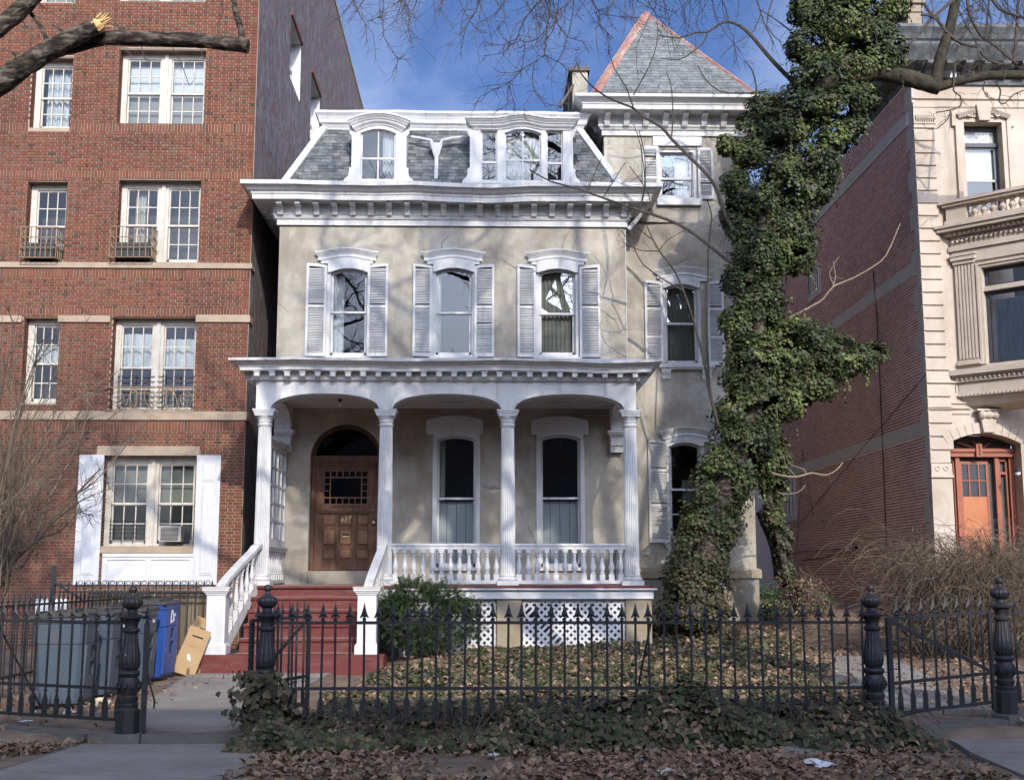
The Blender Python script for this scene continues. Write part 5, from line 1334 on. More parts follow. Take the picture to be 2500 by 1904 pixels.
# window grilles, balcony rails
def cage(k, fx0, fx1, h):
    x0,x1,z0,z1 = LH[k]; a = x0+(x1-x0)*fx0; b = x0+(x1-x0)*fx1; m = MB(); y0,y1 = YL-0.24, YL+0.2; t=0.008; zb=z0+0.05; zt=z0+h
    for zz in (zb,zb+(zt-zb)*0.33,zb+(zt-zb)*0.66,zt): m.bar((a,y0,zz),(b,y0,zz),t*2,t*2); m.bar((a,y0,zz),(a,y1,zz),t*2,t*2); m.bar((b,y0,zz),(b,y1,zz),t*2,t*2)
    for i in range(8): xx=a+(b-a)*i/7; m.bar((xx,y0,zb),(xx,y0,zt),t*2,t*2,(1,0,0))
    for i in range(1,4):
        yy=y0+(y1-y0)*i/4
        for xx in (a,b): m.bar((xx,yy,zb),(xx,yy,zt),t*2,t*2,(1,0,0))
    m.build('window_grille', MT['iron_tan'], apt)
    m = MB(); m.box(a+0.08,b-0.08,YL-0.16,YL+0.2,zb+0.01,zb+0.34); 
    for i in range(9): m.box(a+0.1,b-0.1,YL-0.172,YL-0.161,zb+0.04+0.032*i,zb+0.055+0.032*i)
    m.build('air_conditioner', MT['bin_lid'], apt)
cage('r2a',0.0,0.9,0.72); cage('r2b',-0.03,0.47,0.72)
x0,x1,z0,z1 = LH['r1b']; m = MB(); y = YL-0.07; zt = z0+0.50; zb=z0+0.02
m.bar((x0-0.08,y,zt),(x1+0.0,y,zt),0.025,0.025); m.bar((x0-0.05,y,zb),(x1+0.0,y,zb),0.02,0.02)
for fx in (0.33,0.68): m.bar((x0+(x1-x0)*fx,y,zb),(x0+(x1-x0)*fx,y,zt),0.022,0.022,(1,0,0))
m.bar((x0+(x1-x0)*0.33,y,zt-0.12),(x0+(x1-x0)*0.68,y,zt-0.12),0.018,0.018)
def scroll(cx,cz,r,turns,s0,dirn):
    pts=[]
    for i in range(26):
        t=i/25; a=s0+dirn*turns*6.283*t; rr=r*(1-0.8*t); pts.append((cx+rr*math.cos(a),y,cz+rr*math.sin(a)))
    m.tube(pts,0.011,4)
for fx,fz,r,s0,dr in ((0.10,0.27,0.17,-1.6,1),(0.93,0.27,0.17,-1.6,-1),(0.29,0.42,0.07,3.1,-1),(0.29,0.08,0.07,3.1,1),(0.72,0.42,0.07,0,1),(0.72,0.08,0.07,0,-1)): scroll(x0+(x1-x0)*fx,z0+fz,r,1.6,s0,dr)
xm = (x0+x1)/2+0.02
for s_ in (-1,1):
    m.tube([(xm+s_*0.16,y,zt),(xm+s_*0.155,y,zt-0.22),(xm+s_*0.10,y,zb+0.12),(xm,y,zb)],0.011,4); m.tube([(xm+s_*0.03,y,zt-0.1),(xm+s_*0.05,y,zb+0.2),(xm,y,zb+0.03)],0.009,4)
m.bar((x0+(x1-x0)*0.20,y,zb),(x0+(x1-x0)*0.27,y,zt),0.018,0.018,(1,0,0)); m.bar((x0+(x1-x0)*0.76,y,zt),(x0+(x1-x0)*0.84,y,zb),0.018,0.018,(1,0,0))
m.build('scroll_rail', MT['iron_tan'], apt)
# guard bars in lower halves
for k,fr_ in (('r1b',0.40),):
    x0,x1,z0,z1 = LH[k]; m = MB()
    for i in range(7): zz=z0+0.12+0.11*i; m.bar((x0+0.1,YL+0.2,zz),(x1-0.04,YL+0.2,zz),0.014,0.014)
    for i in range(6): xx=x0+0.12+(x1-x0-0.2)*i/5; m.bar((xx,YL+0.195,z0+0.06),(xx,YL+0.195,z0+0.85),0.014,0.014,(1,0,0))
    m.build('guard_bars', MT['iron'], apt)
x0,x1,z0,z1 = LH['r0b']; m = MB(); xm=(x0+x1)/2
for i in range(6): zz=z0+0.10+0.085*i; m.bar((x0+0.12,YL+0.2,zz),(xm-0.08,YL+0.2,zz),0.013,0.013)
for i in range(4): xx=x0+0.14+(xm-x0-0.24)*i/3; m.bar((xx,YL+0.195,z0+0.06),(xx,YL+0.195,z0+0.6),0.013,0.013,(1,0,0))
m.build('guard_bars', MT['iron'], apt)
x0a,x1a,z0a,z1a = lrect(392,445,1284,1322); m = MB(); m.box(x0a,x1a,YL-0.12,YL+0.25,z0a,z1a)
ac = m.build('air_conditioner', MT['ac'], apt)
m = MB()
for i in range(11): m.box(x0a+0.03,x1a-0.05,YL-0.126,YL-0.1205,z0a+0.02+0.026*i,z0a+0.036+0.026*i)
m.build('grille', MT['bin_lid'], ac)
m = MB()
for i in range(5): m.box(x1a+0.004+0.02*i,x1a+0.02+0.02*i,YL+0.18,YL+0.26,z0a-0.02,z1a+0.02)
m.build('side_curtain', MT['bin_lid'], ac)
# white panelled shutters and apron of the ground-floor window
zsb = zat(1427,YL,300); zst = zat(1111,YL,300)
for (pa,pb) in ((187,248),(476,535)):
    x0s,x1s = U(pa,1260,YL-0.05)[0],U(pb,1260,YL-0.05)[0]; m = MB(); m.box(x0s,x1s,YL-0.07,YL-0.025,zsb,zst)
    o = m.build('panel_shutter', MT['white_flat'], apt)
    for (fa_,fb_) in ((0.80,0.95),(0.08,0.76)):
        za,zb = zsb+(zst-zsb)*fa_, zsb+(zst-zsb)*fb_; e=0.03; m = MB(); xa,xb=x0s+0.13,x1s-0.13
        m.add([(xa,YL-0.071,za),(xb,YL-0.071,za),(xb,YL-0.071,zb),(xa,YL-0.071,zb),(xa+e,YL-0.085,za+e),(xb-e,YL-0.085,za+e),(xb-e,YL-0.085,zb-e),(xa+e,YL-0.085,zb-e)],[(0,1,5,4),(1,2,6,5),(2,3,7,6),(3,0,4,7),(4,5,6,7)])
        for (q0,q1,q2,q3) in ((xa-0.03,xb+0.03,zb,zb+0.02),(xa-0.03,xb+0.03,za-0.02,za),(xa-0.03,xa,za,zb),(xb,xb+0.03,za,zb)): m.box(q0,q1,YL-0.083,YL-0.0705,q2,q3)
        m.build('raised_panel', MT['white_flat'], o)
x0s,x1s = U(248.5,1390,YL-0.03)[0],U(475.5,1390,YL-0.03)[0]; zap = zat(1351,YL,300)
m = MB(); m.box(x0s+0.003,x1s-0.003,YL-0.05,YL-0.02,zsb,zap); m.box(x0s+0.01,x1s-0.01,YL-0.075,YL-0.051,zap-0.07,zap-0.004)
o = m.build('window_apron', MT['white_flat'], apt)
for (fa_,fb_) in ((0.06,0.47),(0.53,0.94)):
    xa,xb = x0s+(x1s-x0s)*fa_, x0s+(x1s-x0s)*fb_; m = MB(); za,zb = zsb+0.10, zap-0.13
    for (q0,q1,q2,q3) in ((xa-0.03,xb+0.03,zb,zb+0.025),(xa-0.03,xb+0.03,za-0.025,za),(xa-0.03,xa,za,zb),(xb,xb+0.03,za,zb)): m.box(q0,q1,YL-0.072,YL-0.0505,q2,q3)
    m.build('apron_moulding', MT['white_flat'], o)
for (pa,pb) in ((86,121),(131,166)):
    x0s,x1s,z0s,z1s = lrect(pa,pb,1461,1502); m = MB(); m.box(x0s,x1s,YL-0.03,YL+0.02,z0s,z1s); m.build('basement_panel', MT['white_flat'], apt)

# ================================================================== right neighbour: limestone and brick house
YR = 25.9
XW = U(2250,700,YR)[0]
lim = thing('limestone_house', 'limestone fronted house with plum brick flank and orange door right of the ivy tree', 'building', (XW+3, YR, 0.5))
zRT = zat(190,YR,2260)
# side wall (faces left)
yend = 44.0
m = MB(); m.quad((XW+0.004,YR,0.2),(XW+0.004,YR,zRT),(XW+0.004,yend,zRT),(XW+0.004,yend,0.2))
m.quad((XW+0.004,yend,0.2),(XW+0.004,yend,zRT),(XW+8,yend,zRT),(XW+8,yend,0.2)); m.quad((XW+0.004,YR+0.02,zRT-0.05),(XW+8,YR+0.02,zRT-0.05),(XW+8,yend,zRT-0.05),(XW+0.004,yend,zRT-0.05))
rwall = m.build('side_wall', MT['mortar_r'], lim)
rb_ = []
for (px_,ta,tb) in ((2240,1033,1066),(2244,631,662),(2206,282,319)):
    z1,z0 = PX(px_,ta,XW).z, PX(px_,tb,XW).z; rb_.append((z0,z1))
    m = MB(); m.box(XW-0.02,XW+0.05,YR+0.46,yend,z0,z1); m.build('stone_band', MT['greystone'], lim)
# quoins on the flank
quo = []; z = 0.4; k = 0
while z < zRT:
    d_ = 0.46 if k % 2 else 0.24; h = 0.46; quo.append((z,min(z+h,zRT),d_)); m = MB(); m.box(XW-0.015,XW+0.05,YR-0.012,YR+d_,z+0.003,min(z+h,zRT)-0.003); m.build('quoin', MT['greystone'], lim); z += h; k += 1
# flank windows
rwin = []
for (pa,ta,pb,tb) in ((1900,1165,1945,1255),(1975,668,2003,700)):
    a, b = PX(pa,ta,XW), PX(pb,tb,XW); rwin.append((min(a.y,b.y),max(a.y,b.y),b.z,a.z))
rbr = []; z = 0.7; row = 0
while z < zRT-0.05:
    zc = z+0.03
    if not any(a<zc<b for a,b in rb_):
        q = [d_ for (a,b,d_) in quo if a<=zc<b]; ys = YR+(q[0] if q else 0.24)+jt
        head = row % 6 == 0; w = 0.102 if head else 0.205
        y = YR - (0 if row % 2 else w/2)
        while y < 40.0:
            a, b = max(y,ys), y+w-jt; y += w
            if b-a > 0.025 and not any(r[0]-0.05<(a+b)/2<r[1]+0.05 and r[2]-0.05<zc<r[3]+0.05 for r in rwin): rbr.append((a,b-0.006,z,z+ch_-0.019))
    z += ch_; row += 1
# nearest bricks that stay in view become pieces
order = sorted(range(len(rbr)), key=lambda i: (rbr[i][0] if 3.0 < rbr[i][2] < 9.0 else 99))
ind = set(order[:300])
bm3 = MB(); BM2 = {}
for i,(a,b,z0,z1) in enumerate(rbr):
    if i in ind:
        key = round(b-a,2)
        if key not in BM2:
            q = MB(); w = key; h = ch_-0.019; c = 0.002
            q.add([(0.03,0,0),(0.03,w,0),(0.03,w,h),(0.03,0,h),(0,c,c),(0,w-c,c),(0,w-c,h-c),(0,c,h-c)],[(1,0,4,5),(2,1,5,6),(3,2,6,7),(0,3,7,4),(5,4,7,6)]); BM2[key] = q.mesh('brick', MT['brick_r'])
        obj('brick', BM2[key], rwall, loc=(XW+random.uniform(-0.002,0.002),a,z0))
    else:
        x = XW+random.uniform(-0.002,0.002)
        bm3.add([(x,a,z0),(x,b,z0),(x,b,z1),(x,a,z1),(XW+0.02,a,z0),(XW+0.02,b,z0),(XW+0.02,b,z1),(XW+0.02,a,z1)],[(3,2,1,0),(0,1,5,4),(1,2,6,5),(2,3,7,6),(3,0,4,7)])
bm3.build('brickwork', MT['brick_r'], rwall, kind='stuff')
print('right bricks', len(rbr))
for (y0,y1,z0,z1) in rwin:
    m = MB(); m.box(XW-0.03,XW+0.011,y0-0.1,y1+0.1,z0-0.2,z0-0.02); m.box(XW-0.004,XW+0.011,y0,y0+0.08,z0,z1); m.box(XW-0.004,XW+0.011,y1-0.08,y1,z0,z1); m.box(XW-0.004,XW+0.011,y0,y1,z1-0.08,z1)
    w = m.build('side_window', MT['greystone'], lim)
    g = MB(); g.quad((XW+0.006,y0,z0),(XW+0.006,y1,z0),(XW+0.006,y1,z1),(XW+0.006,y0,z1)); g.build('pane', MT['dark_frame'], w)
    g = MB()
    for i in range(5): yy=y0+(y1-y0)*(i+0.5)/5; g.bar((XW-0.05,yy,z0),(XW-0.05,yy,z1),0.02,0.02,(1,0,0))
    g.build('window_bars', MT['iron'], w)
# front wall with openings
uw = rect(2357,2450,300,515,YR); dw0,dw1 = U(2314,1150,YR)[0],U(2496,1150,YR)[0]; dzs,dzc = zat(1084,YR,2400),zat(1058,YR,2400)
m = MB(); wall_front(m, XW+0.03, XW+8, 0.2, zRT, YR, [uw,(dw0,dw1,0.4,dzc)], 0.45)
dcx2,dhw2 = (dw0+dw1)/2,(dw1-dw0)/2
m.plate(linsp(dw0,dw1,21), dzc+0.001, lambda x: dzs+(dzc-dzs)*(1-((x-dcx2)/dhw2)**2), YR-0.001, YR+0.45)
fwall = m.build('front_wall', MT['lime'], lim)
# rusticated corner blocks
ch2 = 0.286; z = 0.5; k = 0; blockm = {}
while z < zat(262,YR,2260):
    wd = 0.47+0.05*(1 if z < zat(905,YR,2290) else 0); wd = 0.44 if z < zat(1130,YR,2290) else wd
    h = min(ch2, zat(262,YR,2260)-z); key=(wd,round(h,2))
    if key not in blockm:
        q = MB(); c=0.012; q.add([(0,0.06,0.007),(wd,0.06,0.007),(wd,0.06,h-0.007),(0,0.06,h-0.007),(0.002,0,0.007+c),(wd-c,0,0.007+c),(wd-c,0,h-0.007-c),(0.002,0,h-0.007-c)],[(0,1,5,4),(1,2,6,5),(2,3,7,6),(3,0,4,7),(4,5,6,7)]); blockm[key]=q.mesh('stone_block', MT['lime'])
    obj('stone_block', blockm[key], lim, loc=(XW-0.012,YR-0.05,z)); z += ch2; k += 1
# capital of the corner strip
m = MB(); zc0,zc1 = zat(305,YR,2260),zat(253,YR,2260); m.box(XW-0.02,XW+0.52,YR-0.09,YR+0.01,zc1-0.12,zc1); m.box(XW-0.015,XW+0.48,YR-0.075,YR+0.01,zc0,zc1-0.13)
for i in range(9):
    xx=XW+0.03+0.05*i; m.tube([(xx,YR-0.08,zc0+0.04),(xx+0.02,YR-0.11,zc0+0.12),(xx,YR-0.085,zc0+0.2)],[0.012,0.026,0.01],5)
m.build('carved_capital', MT['lime'], lim)
# moulded string lines
for py_,o_ in ((243,0.05),(262,0.03),(203,0.06),(985,0.04),(935,0.06),(998,0.05),(1010,0.03)):
    zz=zat(py_,YR,2300); m = MB(); m.prism_yz([(YR-o_,zz),(YR-0.001,zz-0.03),(YR-0.001,zz+0.04),(YR-o_,zz+0.03)],XW-0.0,XW+(8 if py_<300 else 0.9)); m.build('string_course', MT['lime'], lim)
for i in range(3): xx=U(2288+22.5*i,947,YR)[0]; m=MB(); m.box(xx-0.008,xx+0.008,YR-0.006,YR-0.001,zat(960,YR,2300),zat(940,YR,2300)); m.build('flute_shade', MT['dark_frame'], lim)  # dark raised strips stand for the shade in the flutes
# upper window
x0,x1,z0,z1 = uw
m = MB()
for (e0,e1,o_) in ((0.0,0.10,0.04),(0.10,0.20,0.075)):
    m.box(x0-e1,x0-e0,YR-o_,YR-0.001,z0-0.3,z1+e0); m.box(x1+e0,x1+e1,YR-o_,YR-0.001,z0-0.3,z1+e0); m.box(x0-e1,x1+e1,YR-o_,YR-0.0012,z1+e0,z1+e1)
for s_,X in ((-1,x0-0.2),(1,x1+0.2)): m.box(X-0.07 if s_<0 else X, X if s_<0 else X+0.07, YR-0.074,YR-0.0014,z1-0.10,z1+0.21)
wfr = m.build('window_surround', MT['lime'], lim)
m = MB(); xm=(x0+x1)/2; m.prism_xz([(xm-0.12,z1+0.0),(xm+0.12,z1+0.0),(xm+0.17,z1+0.36),(xm-0.17,z1+0.36)],YR-0.17,YR-0.08)
for s_ in (-1,1):
    for i in range(7):
        xx=xm+s_*(0.2+0.055*i); zz=z1+0.10+0.13*max(0,1-i/7); m.tube([(xx,YR-0.09,zz-0.05),(xx+s_*0.03,YR-0.13,zz+0.02),(xx+s_*0.05,YR-0.09,zz+0.05)],[0.03,0.045,0.02],6)
    pts=[(xm+s_*(0.32+0.09*math.cos(t*1.1)*(1-t/9)),YR-0.11,z1+0.15+0.09*math.sin(t*1.1)*(1-t/9)) for t in range(9)]; m.tube(pts,0.022,5)
m.build('carved_keystone', MT['lime'], wfr)
m = MB(); yy=YR+0.25; zt_b = zat(357,yy,2400)
m.box(x0,x0+0.05,yy,yy+0.1,z0,z1); m.box(x1-0.05,x1,yy,yy+0.1,z0,z1); m.box(x0,x1,yy+0.001,yy+0.1,z1-0.10,z1); m.box(x0,x1,yy-0.04,yy+0.1,zt_b-0.04,zt_b+0.05)
m.build('window_frame', MT['dark_frame'], wfr)
g = MB(); g.box(x0+0.05,x1-0.05,yy+0.05,yy+0.06,zt_b+0.05,z1-0.10); g.build('leaded_pane', MT['leaded'], wfr)
m = MB(); a,b=x0+0.05,x1-0.05; zm=zat(441,yy,2400)
for (q0,q1,q2,q3) in ((a,b,zt_b-0.075,zt_b-0.041),(a,a+0.03,z0,zt_b-0.076),(b-0.03,b,z0,zt_b-0.076),(a,b,zm-0.02,zm+0.02),(a,b,z0,z0+0.04)): m.box(q0,q1,yy+0.03,yy+0.07,q2,q3)
m.build('sash', MT['white_flat'], wfr)
g = MB(); g.quad((a,yy+0.05,z0),(b,yy+0.05,z0),(b,yy+0.05,zt_b),(a,yy+0.05,zt_b)); g.build('pane', GL, wfr)
g = MB(); g.quad((a,yy+0.12,zm),(b,yy+0.12,zm),(b,yy+0.12,zt_b),(a,yy+0.12,zt_b)); g.build('roller_shade', MT['shade_white'], wfr)
g = MB(); g.quad((x0-.5,YR+1.2,z0-.5),(x1+.5,YR+1.2,z0-.5),(x1+.5,YR+1.2,z1+.5),(x0-.5,YR+1.2,z1+.5)); g.build('room_back', MT['dark_in'], wfr)
# canted bay: local frame along the cant
Xa = U(2337,850,YR)[0]; ca = R(-43)
def B(name, mb, mat, parent=None): return mb.build(name, MT[mat], parent or lim, loc=(Xa,YR,0), rot=(0,0,ca)) if parent is None else mb.build(name, MT[mat], parent)
def zb_(py): return zat(py,YR-0.05,2345)
Lb = 2.6
bay = MB(); bay.prism_xy([(0,0),(Lb,0),(Lb,2.6),(0.0,0.0001)], zb_(908), zb_(646)) if False else None
bay = MB(); u0,u1 = 0.62, 1.75; zw0,zw1 = zb_(895), zb_(664)
wall_front(bay, 0.0, Lb, zb_(905), zb_(560), 0.0, [(u0,u1,zw0,zw1)], 0.25)
bayo = B('bay_window', bay, 'lime')
bm4 = MB(); bm4.box(-0.12,Lb,-0.20,0.02,zb_(918),zb_(905)); bm4.box(-0.09,Lb,-0.15,0.02,zb_(922),zb_(918)-0.001); bm4.box(-0.05,Lb,-0.09,0.02,zb_(934),zb_(922)-0.001)
bm4.box(0.0,Lb,-0.03,0.02,zb_(962),zb_(934)-0.001); bm4.box(0.0,Lb,-0.06,0.02,zb_(970),zb_(962)-0.001)
bm4.prism_yz([(0.0,zb_(970)-0.001),(-0.03,zb_(970)-0.001),(0.10,zb_(990)),(0.55,zb_(1003)),(0.55,zb_(970)-0.001)],0.05,Lb)
for i in range(26): bm4.lathe([(0.02,zb_(930)),(0.032,zb_(927)),(0.02,zb_(924))],0.0+0.1*i,-0.10,7)
for i in range(30): bm4.box(0.0+0.085*i,0.045+0.085*i,-0.085,-0.061,zb_(969),zb_(963))
B('bay_sill', bm4, 'lime', bayo)
# entablature, carved frieze, cornice
m = MB(); m.box(-0.05,Lb,-0.10,0.01,zb_(616),zb_(605)); m.box(0,Lb,-0.05,0.012,zb_(646),zb_(617)); m.box(0,Lb,-0.06,0.011,zb_(604),zb_(582)); m.box(-0.10,Lb,-0.16,0.01,zb_(581),zb_(572)); m.box(-0.20,Lb,-0.30,0.01,zb_(571),zb_(563)); m.box(-0.24,Lb,-0.34,0.01,zb_(562.5),zb_(556))
for i in range(24):
    u=0.05+0.105*i; zc=(zb_(604)+zb_(582))/2
    m.tube([(u-0.04,-0.06,zc-0.06),(u,-0.10,zc+random.uniform(-0.02,0.03)),(u+0.04,-0.06,zc+0.06)],[0.015,0.035,0.015],5)
    m.box(u-0.03,u+0.02,-0.20,-0.161,zb_(580),zb_(573))
B('bay_entablature', m, 'lime', bayo)
# fluted pilaster
m = MB(); p0,p1=0.05,0.48; zp0,zp1 = zb_(882),zb_(646)
m.box(p0-0.03,p1+0.03,-0.10,0.0,zp0-0.10,zp0-0.05); m.box(p0-0.015,p1+0.015,-0.085,0.0,zp0-0.049,zp0); m.box(p0,p1,-0.03,0.0,zp0,zp1)
for i in range(6): u=p0+0.012+(p1-p0)*i/6; m.box(u,u+0.042,-0.06,-0.031,zp0+0.03,zp1-0.04)
m.box(p0-0.02,p1+0.02,-0.09,0.0,zp1-0.03,zp1+0.05); m.box(p0-0.05,p1+0.05,-0.13,0.0,zp1+0.051,zp1+0.14); m.box(p0-0.07,p1+0.07,-0.15,0.0,zp1+0.141,zp1+0.18)
B('pilaster', m, 'lime', bayo)
m = MB()
for e0,e1,o_ in ((0,0.06,0.03),(0.06,0.11,0.06)): m.box(u0-e1,u0-e0,-o_,0,zw0,zw1+e0); m.box(u1+e0,u1+e1,-o_,0,zw0,zw1+e0); m.box(u0-e1,u1+e1,-o_,0,zw1+e0,zw1+e1)
ztr = zb_(715); m.box(u0,u1,0.02,0.22,ztr-0.05,ztr+0.05); B('bay_window_surround', m, 'lime', bayo)
m = MB()
for (a,b) in ((zw0,ztr-0.05),(ztr+0.05,zw1)): m.box(u0,u0+0.07,0.14,0.22,a,b); m.box(u1-0.07,u1,0.14,0.22,a,b); m.box(u0,u1,0.141,0.22,b-0.07,b); m.box(u0,u1,0.142,0.22,a,a+0.05)
B('bay_window_frame', m, 'dark_frame', bayo)
g = MB(); g.quad((u0,0.18,zw0),(u1,0.18,zw0),(u1,0.18,zw1),(u0,0.18,zw1)); g.build('pane', GL, bayo)
drape(0.12,0.78,0,0.9,folds=8)(bayo,u0,u1,zw0,ztr-0.05,0.3)
g = MB(); g.quad((u0-0.4,0.9,zw0-.3),(u1+.4,0.9,zw0-.3),(u1+.4,0.9,zw1+.3),(u0-.4,0.9,zw1+.3)); B('room_back', g, 'dark_in', bayo)
# balcony over the bay
m = MB(); zr0,zr1 = zb_(556)+0.002, zb_(497); m.box(-0.02,0.42,-0.18,0.02,zr0,zr1-0.13); m.box(-0.05,Lb,-0.22,0.06,zr0,zr0+0.10); m.box(-0.08,Lb,-0.25,0.09,zr1-0.129,zr1-0.07); m.box(-0.12,Lb,-0.29,0.12,zr1-0.069,zr1)
balc = B('balcony', m, 'lime', bayo)
hb = zr1-0.13-zr0-0.10; b3 = MB(); b3.lathe([(0.06,0),(0.06,hb*0.12),(0.045,hb*0.16),(0.085,hb*0.42),(0.05,hb*0.70),(0.04,hb*0.78),(0.065,hb*0.84),(0.065,hb)],0,0,12); b3m = b3.mesh('baluster', MT['lime'], True)
for i in range(10):
    u=0.58+0.2*i; o = obj('baluster', b3m, lim, loc=(Xa+u*math.cos(ca)-(-0.08)*math.sin(ca), YR+u*math.sin(ca)+(-0.08)*math.cos(ca), zr0+0.10))
# doorway: voussoirs, keystone, door
n = 11
def seg(i, r): t=-1+2*i/n; x=dcx2+dhw2*t*1.0; zz=dzs+(dzc-dzs)*(1-t*t); sl=-2*(dzc-dzs)*t/dhw2; L_=math.hypot(1,sl); return (x-sl/L_*r, zz+r/L_)
for i in range(n):
    m = MB(); a,b,c,d_ = seg(i+0.03,0.0),seg(i+0.97,0.0),seg(i+0.97,0.23),seg(i+0.03,0.23)
    m.prism_xz([a,b,c,d_],YR-0.06,YR+0.02); m.build('voussoir', MT['lime'], lim)
m = MB(); kx = U(2408,1040,YR)[0]; kz0,kz1 = zat(1057,YR,2400),zat(1003,YR,2400)
m.prism_xz([(kx-0.12,kz0),(kx+0.12,kz0),(kx+0.17,kz1-0.12),(kx-0.17,kz1-0.12)],YR-0.16,YR-0.061)
m.lathe([(0.07,-0.2),(0.10,-0.14),(0.07,-0.07),(0.09,0.0),(0.07,0.07),(0.10,0.14),(0.07,0.2)],0,0,10)
for q in range(len(m.v)-70,len(m.v)): x,y,z=m.v[q]; m.v[q]=(kx+z,YR-0.16+y,kz1-0.10+x)
m.box(kx-0.26,kx+0.26,YR-0.22,YR-0.061,kz1-0.02,kz1+0.02); m.build('scroll_keystone', MT['lime'], lim)
m = MB(); px0,px1 = U(2276,1200,YR-0.2)[0],U(2327,1200,YR-0.2)[0]; zt=zat(1131,YR-0.2,2300); m.box(px0,px1,YR-0.2,YR-0.001,0.3,zt-0.3)
z=zt; m.box(px0,px1,YR-0.22,YR-0.002,zt-0.25,zt); m.box(px0-0.02,px1+0.02,YR-0.25,YR-0.003,zt-0.30,zt-0.251)
for i in range(7): zz=0.6+0.27*i; m.box(px0-0.002,px1+0.002,YR-0.203,YR-0.195,zz,zz+0.26)
for fx in (0.3,0.7):
    q=MB(); 
    for t in range(12): a0=6.283*t/12; a1=6.283*(t+1)/12; cx_=px0+(px1-px0)*fx; m.bar((cx_+0.045*math.cos(a0),YR-0.225,zt-0.11+0.045*math.sin(a0)),(cx_+0.045*math.cos(a1),YR-0.225,zt-0.11+0.045*math.sin(a1)),0.02,0.02,(0,1,0))
m.build('door_pier', MT['lime'], lim)
yd = YR+0.42
m = MB(); x0d,x1d = dw0,dw1; zl_0,zl_1 = zat(1116,yd,2400),zat(1098,yd,2400)
m.box(x0d,x1d,yd-0.12,yd+0.05,zl_0,zl_1); m.box(x0d,x1d,yd-0.16,yd+0.0,zl_1-0.06,zl_1+0.01); m.box(x1d-0.12,x1d,yd-0.05,yd+0.05,0.5,zl_0)
for pa,pb in ((2334,2344),(2430,2440)): a,b=U(pa,1200,yd)[0],U(pb,1200,yd)[0]; m.box(a,b,yd-0.06,yd+0.04,0.5,zl_0)
dfr2 = m.build('door_frame', MT['orange'], lim)
m = MB(); a,b=U(2346,1200,yd)[0],U(2416,1200,yd)[0]; zt=zat(1126,yd,2380); zg0,zg1=zat(1212,yd,2380),zat(1133,yd,2380)
m.box(a,b,yd+0.02,yd+0.06,zg1,zt); m.box(a,a+0.05,yd+0.02,yd+0.06,0.6,zg1); m.box(b-0.05,b,yd+0.02,yd+0.06,0.6,zg1)
for i in (1,2): xx=a+(b-a)*i/3; m.box(xx-0.014,xx+0.014,yd+0.022,yd+0.058,zg0,zg1)
m.box(a,b,yd+0.023,yd+0.057,(zg0+zg1)/2-0.012,(zg0+zg1)/2+0.012)
dl2 = m.build('door', MT['orange'], lim)
m = MB(); m.box(a+0.05,b-0.05,yd+0.03,yd+0.055,0.6,zg0); m.build('lower_panel', MT['orange_lt'], dl2)
g = MB(); g.quad((a,yd+0.04,zg0),(b,yd+0.04,zg0),(b,yd+0.04,zg1),(a,yd+0.04,zg1)); g.build('pane', GLD, dl2)
g = MB(); g.quad((x0d,yd+0.1,0.4),(x1d,yd+0.1,0.4),(x1d,yd+0.1,dzc),(x0d,yd+0.1,dzc)); g.build('hall_interior', MT['dark_in'], dfr2)
for pa,pb in ((2322,2330),(2445,2458)):
    a,b=U(pa,1200,yd)[0],U(pb,1200,yd)[0]; m = MB(); m.box(a-0.03,a,yd+0.0,yd+0.05,0.6,zat(1122,yd,2400)); m.box(b,b+0.03,yd,yd+0.05,0.6,zat(1122,yd,2400)); m.box(a-0.03,b+0.03,yd,yd+0.05,zat(1126,yd,2400),zat(1120,yd,2400)); m.box(a,b,yd,yd+0.05,zat(1158,yd,2400),zat(1152,yd,2400)); m.build('side_light', MT['orange'], dfr2)
m = MB()
for px_,py_ in ((2338,1080),(2374,1076),(2418,1081),(2462,1090)): m.bar((kx,yd+0.02,zl_1),P(px_,py_,yd+0.02),0.03,0.03,(0,1,0))
m.build('fanlight_bars', MT['orange'], dfr2)
m = MB(); sx=U(2391,1098,yd-0.2)[0]; sz0,sz1=zat(1115,yd-0.2,2391),zat(1082,yd-0.2,2391); m.box(sx-0.065,sx+0.065,yd-0.20,yd-0.165,sz0,sz1); sg = m.build('number_plaque', MT['orange'], dfr2)
for i in range(4):
    zz=sz1-0.05-(sz1-sz0-0.06)*(i+0.1)/4; q=MB(); q.tube([(sx-0.02,yd-0.206,zz+0.01),(sx+0.018,yd-0.206,zz+0.012),(sx-0.006,yd-0.206,zz-0.012),(sx+0.02,yd-0.206,zz-0.03)],0.007,4); q.build('plaque_figure', MT['black_print'], sg)
m = MB(); lx=U(2484,1150,YR-0.15)[0]; lz=zat(1150,YR-0.15,2484); m.lathe([(0.03,lz-0.09),(0.06,lz-0.06),(0.062,lz-0.02)],lx,YR-0.15,10); m.build('lamp_globe', MT['white_print'], lim, smooth=True)
m = MB(); m.lathe([(0.09,lz-0.018),(0.09,lz),(0.04,lz+0.05),(0.015,lz+0.09)],lx,YR-0.15,10); m.bar((lx,YR-0.15,lz+0.03),(lx,YR,lz+0.03),0.02,0.02); m.build('porch_lamp', MT['iron'], lim)
# stoop below the door
m = MB()
for i in range(6): m.box(dw0-0.1,dw1+0.4,YR-0.25-0.3*i,YR-0.01-0.0*i,0.3,1.55-0.2*i-0.0)
m.build('stoop', MT['lime'], lim)
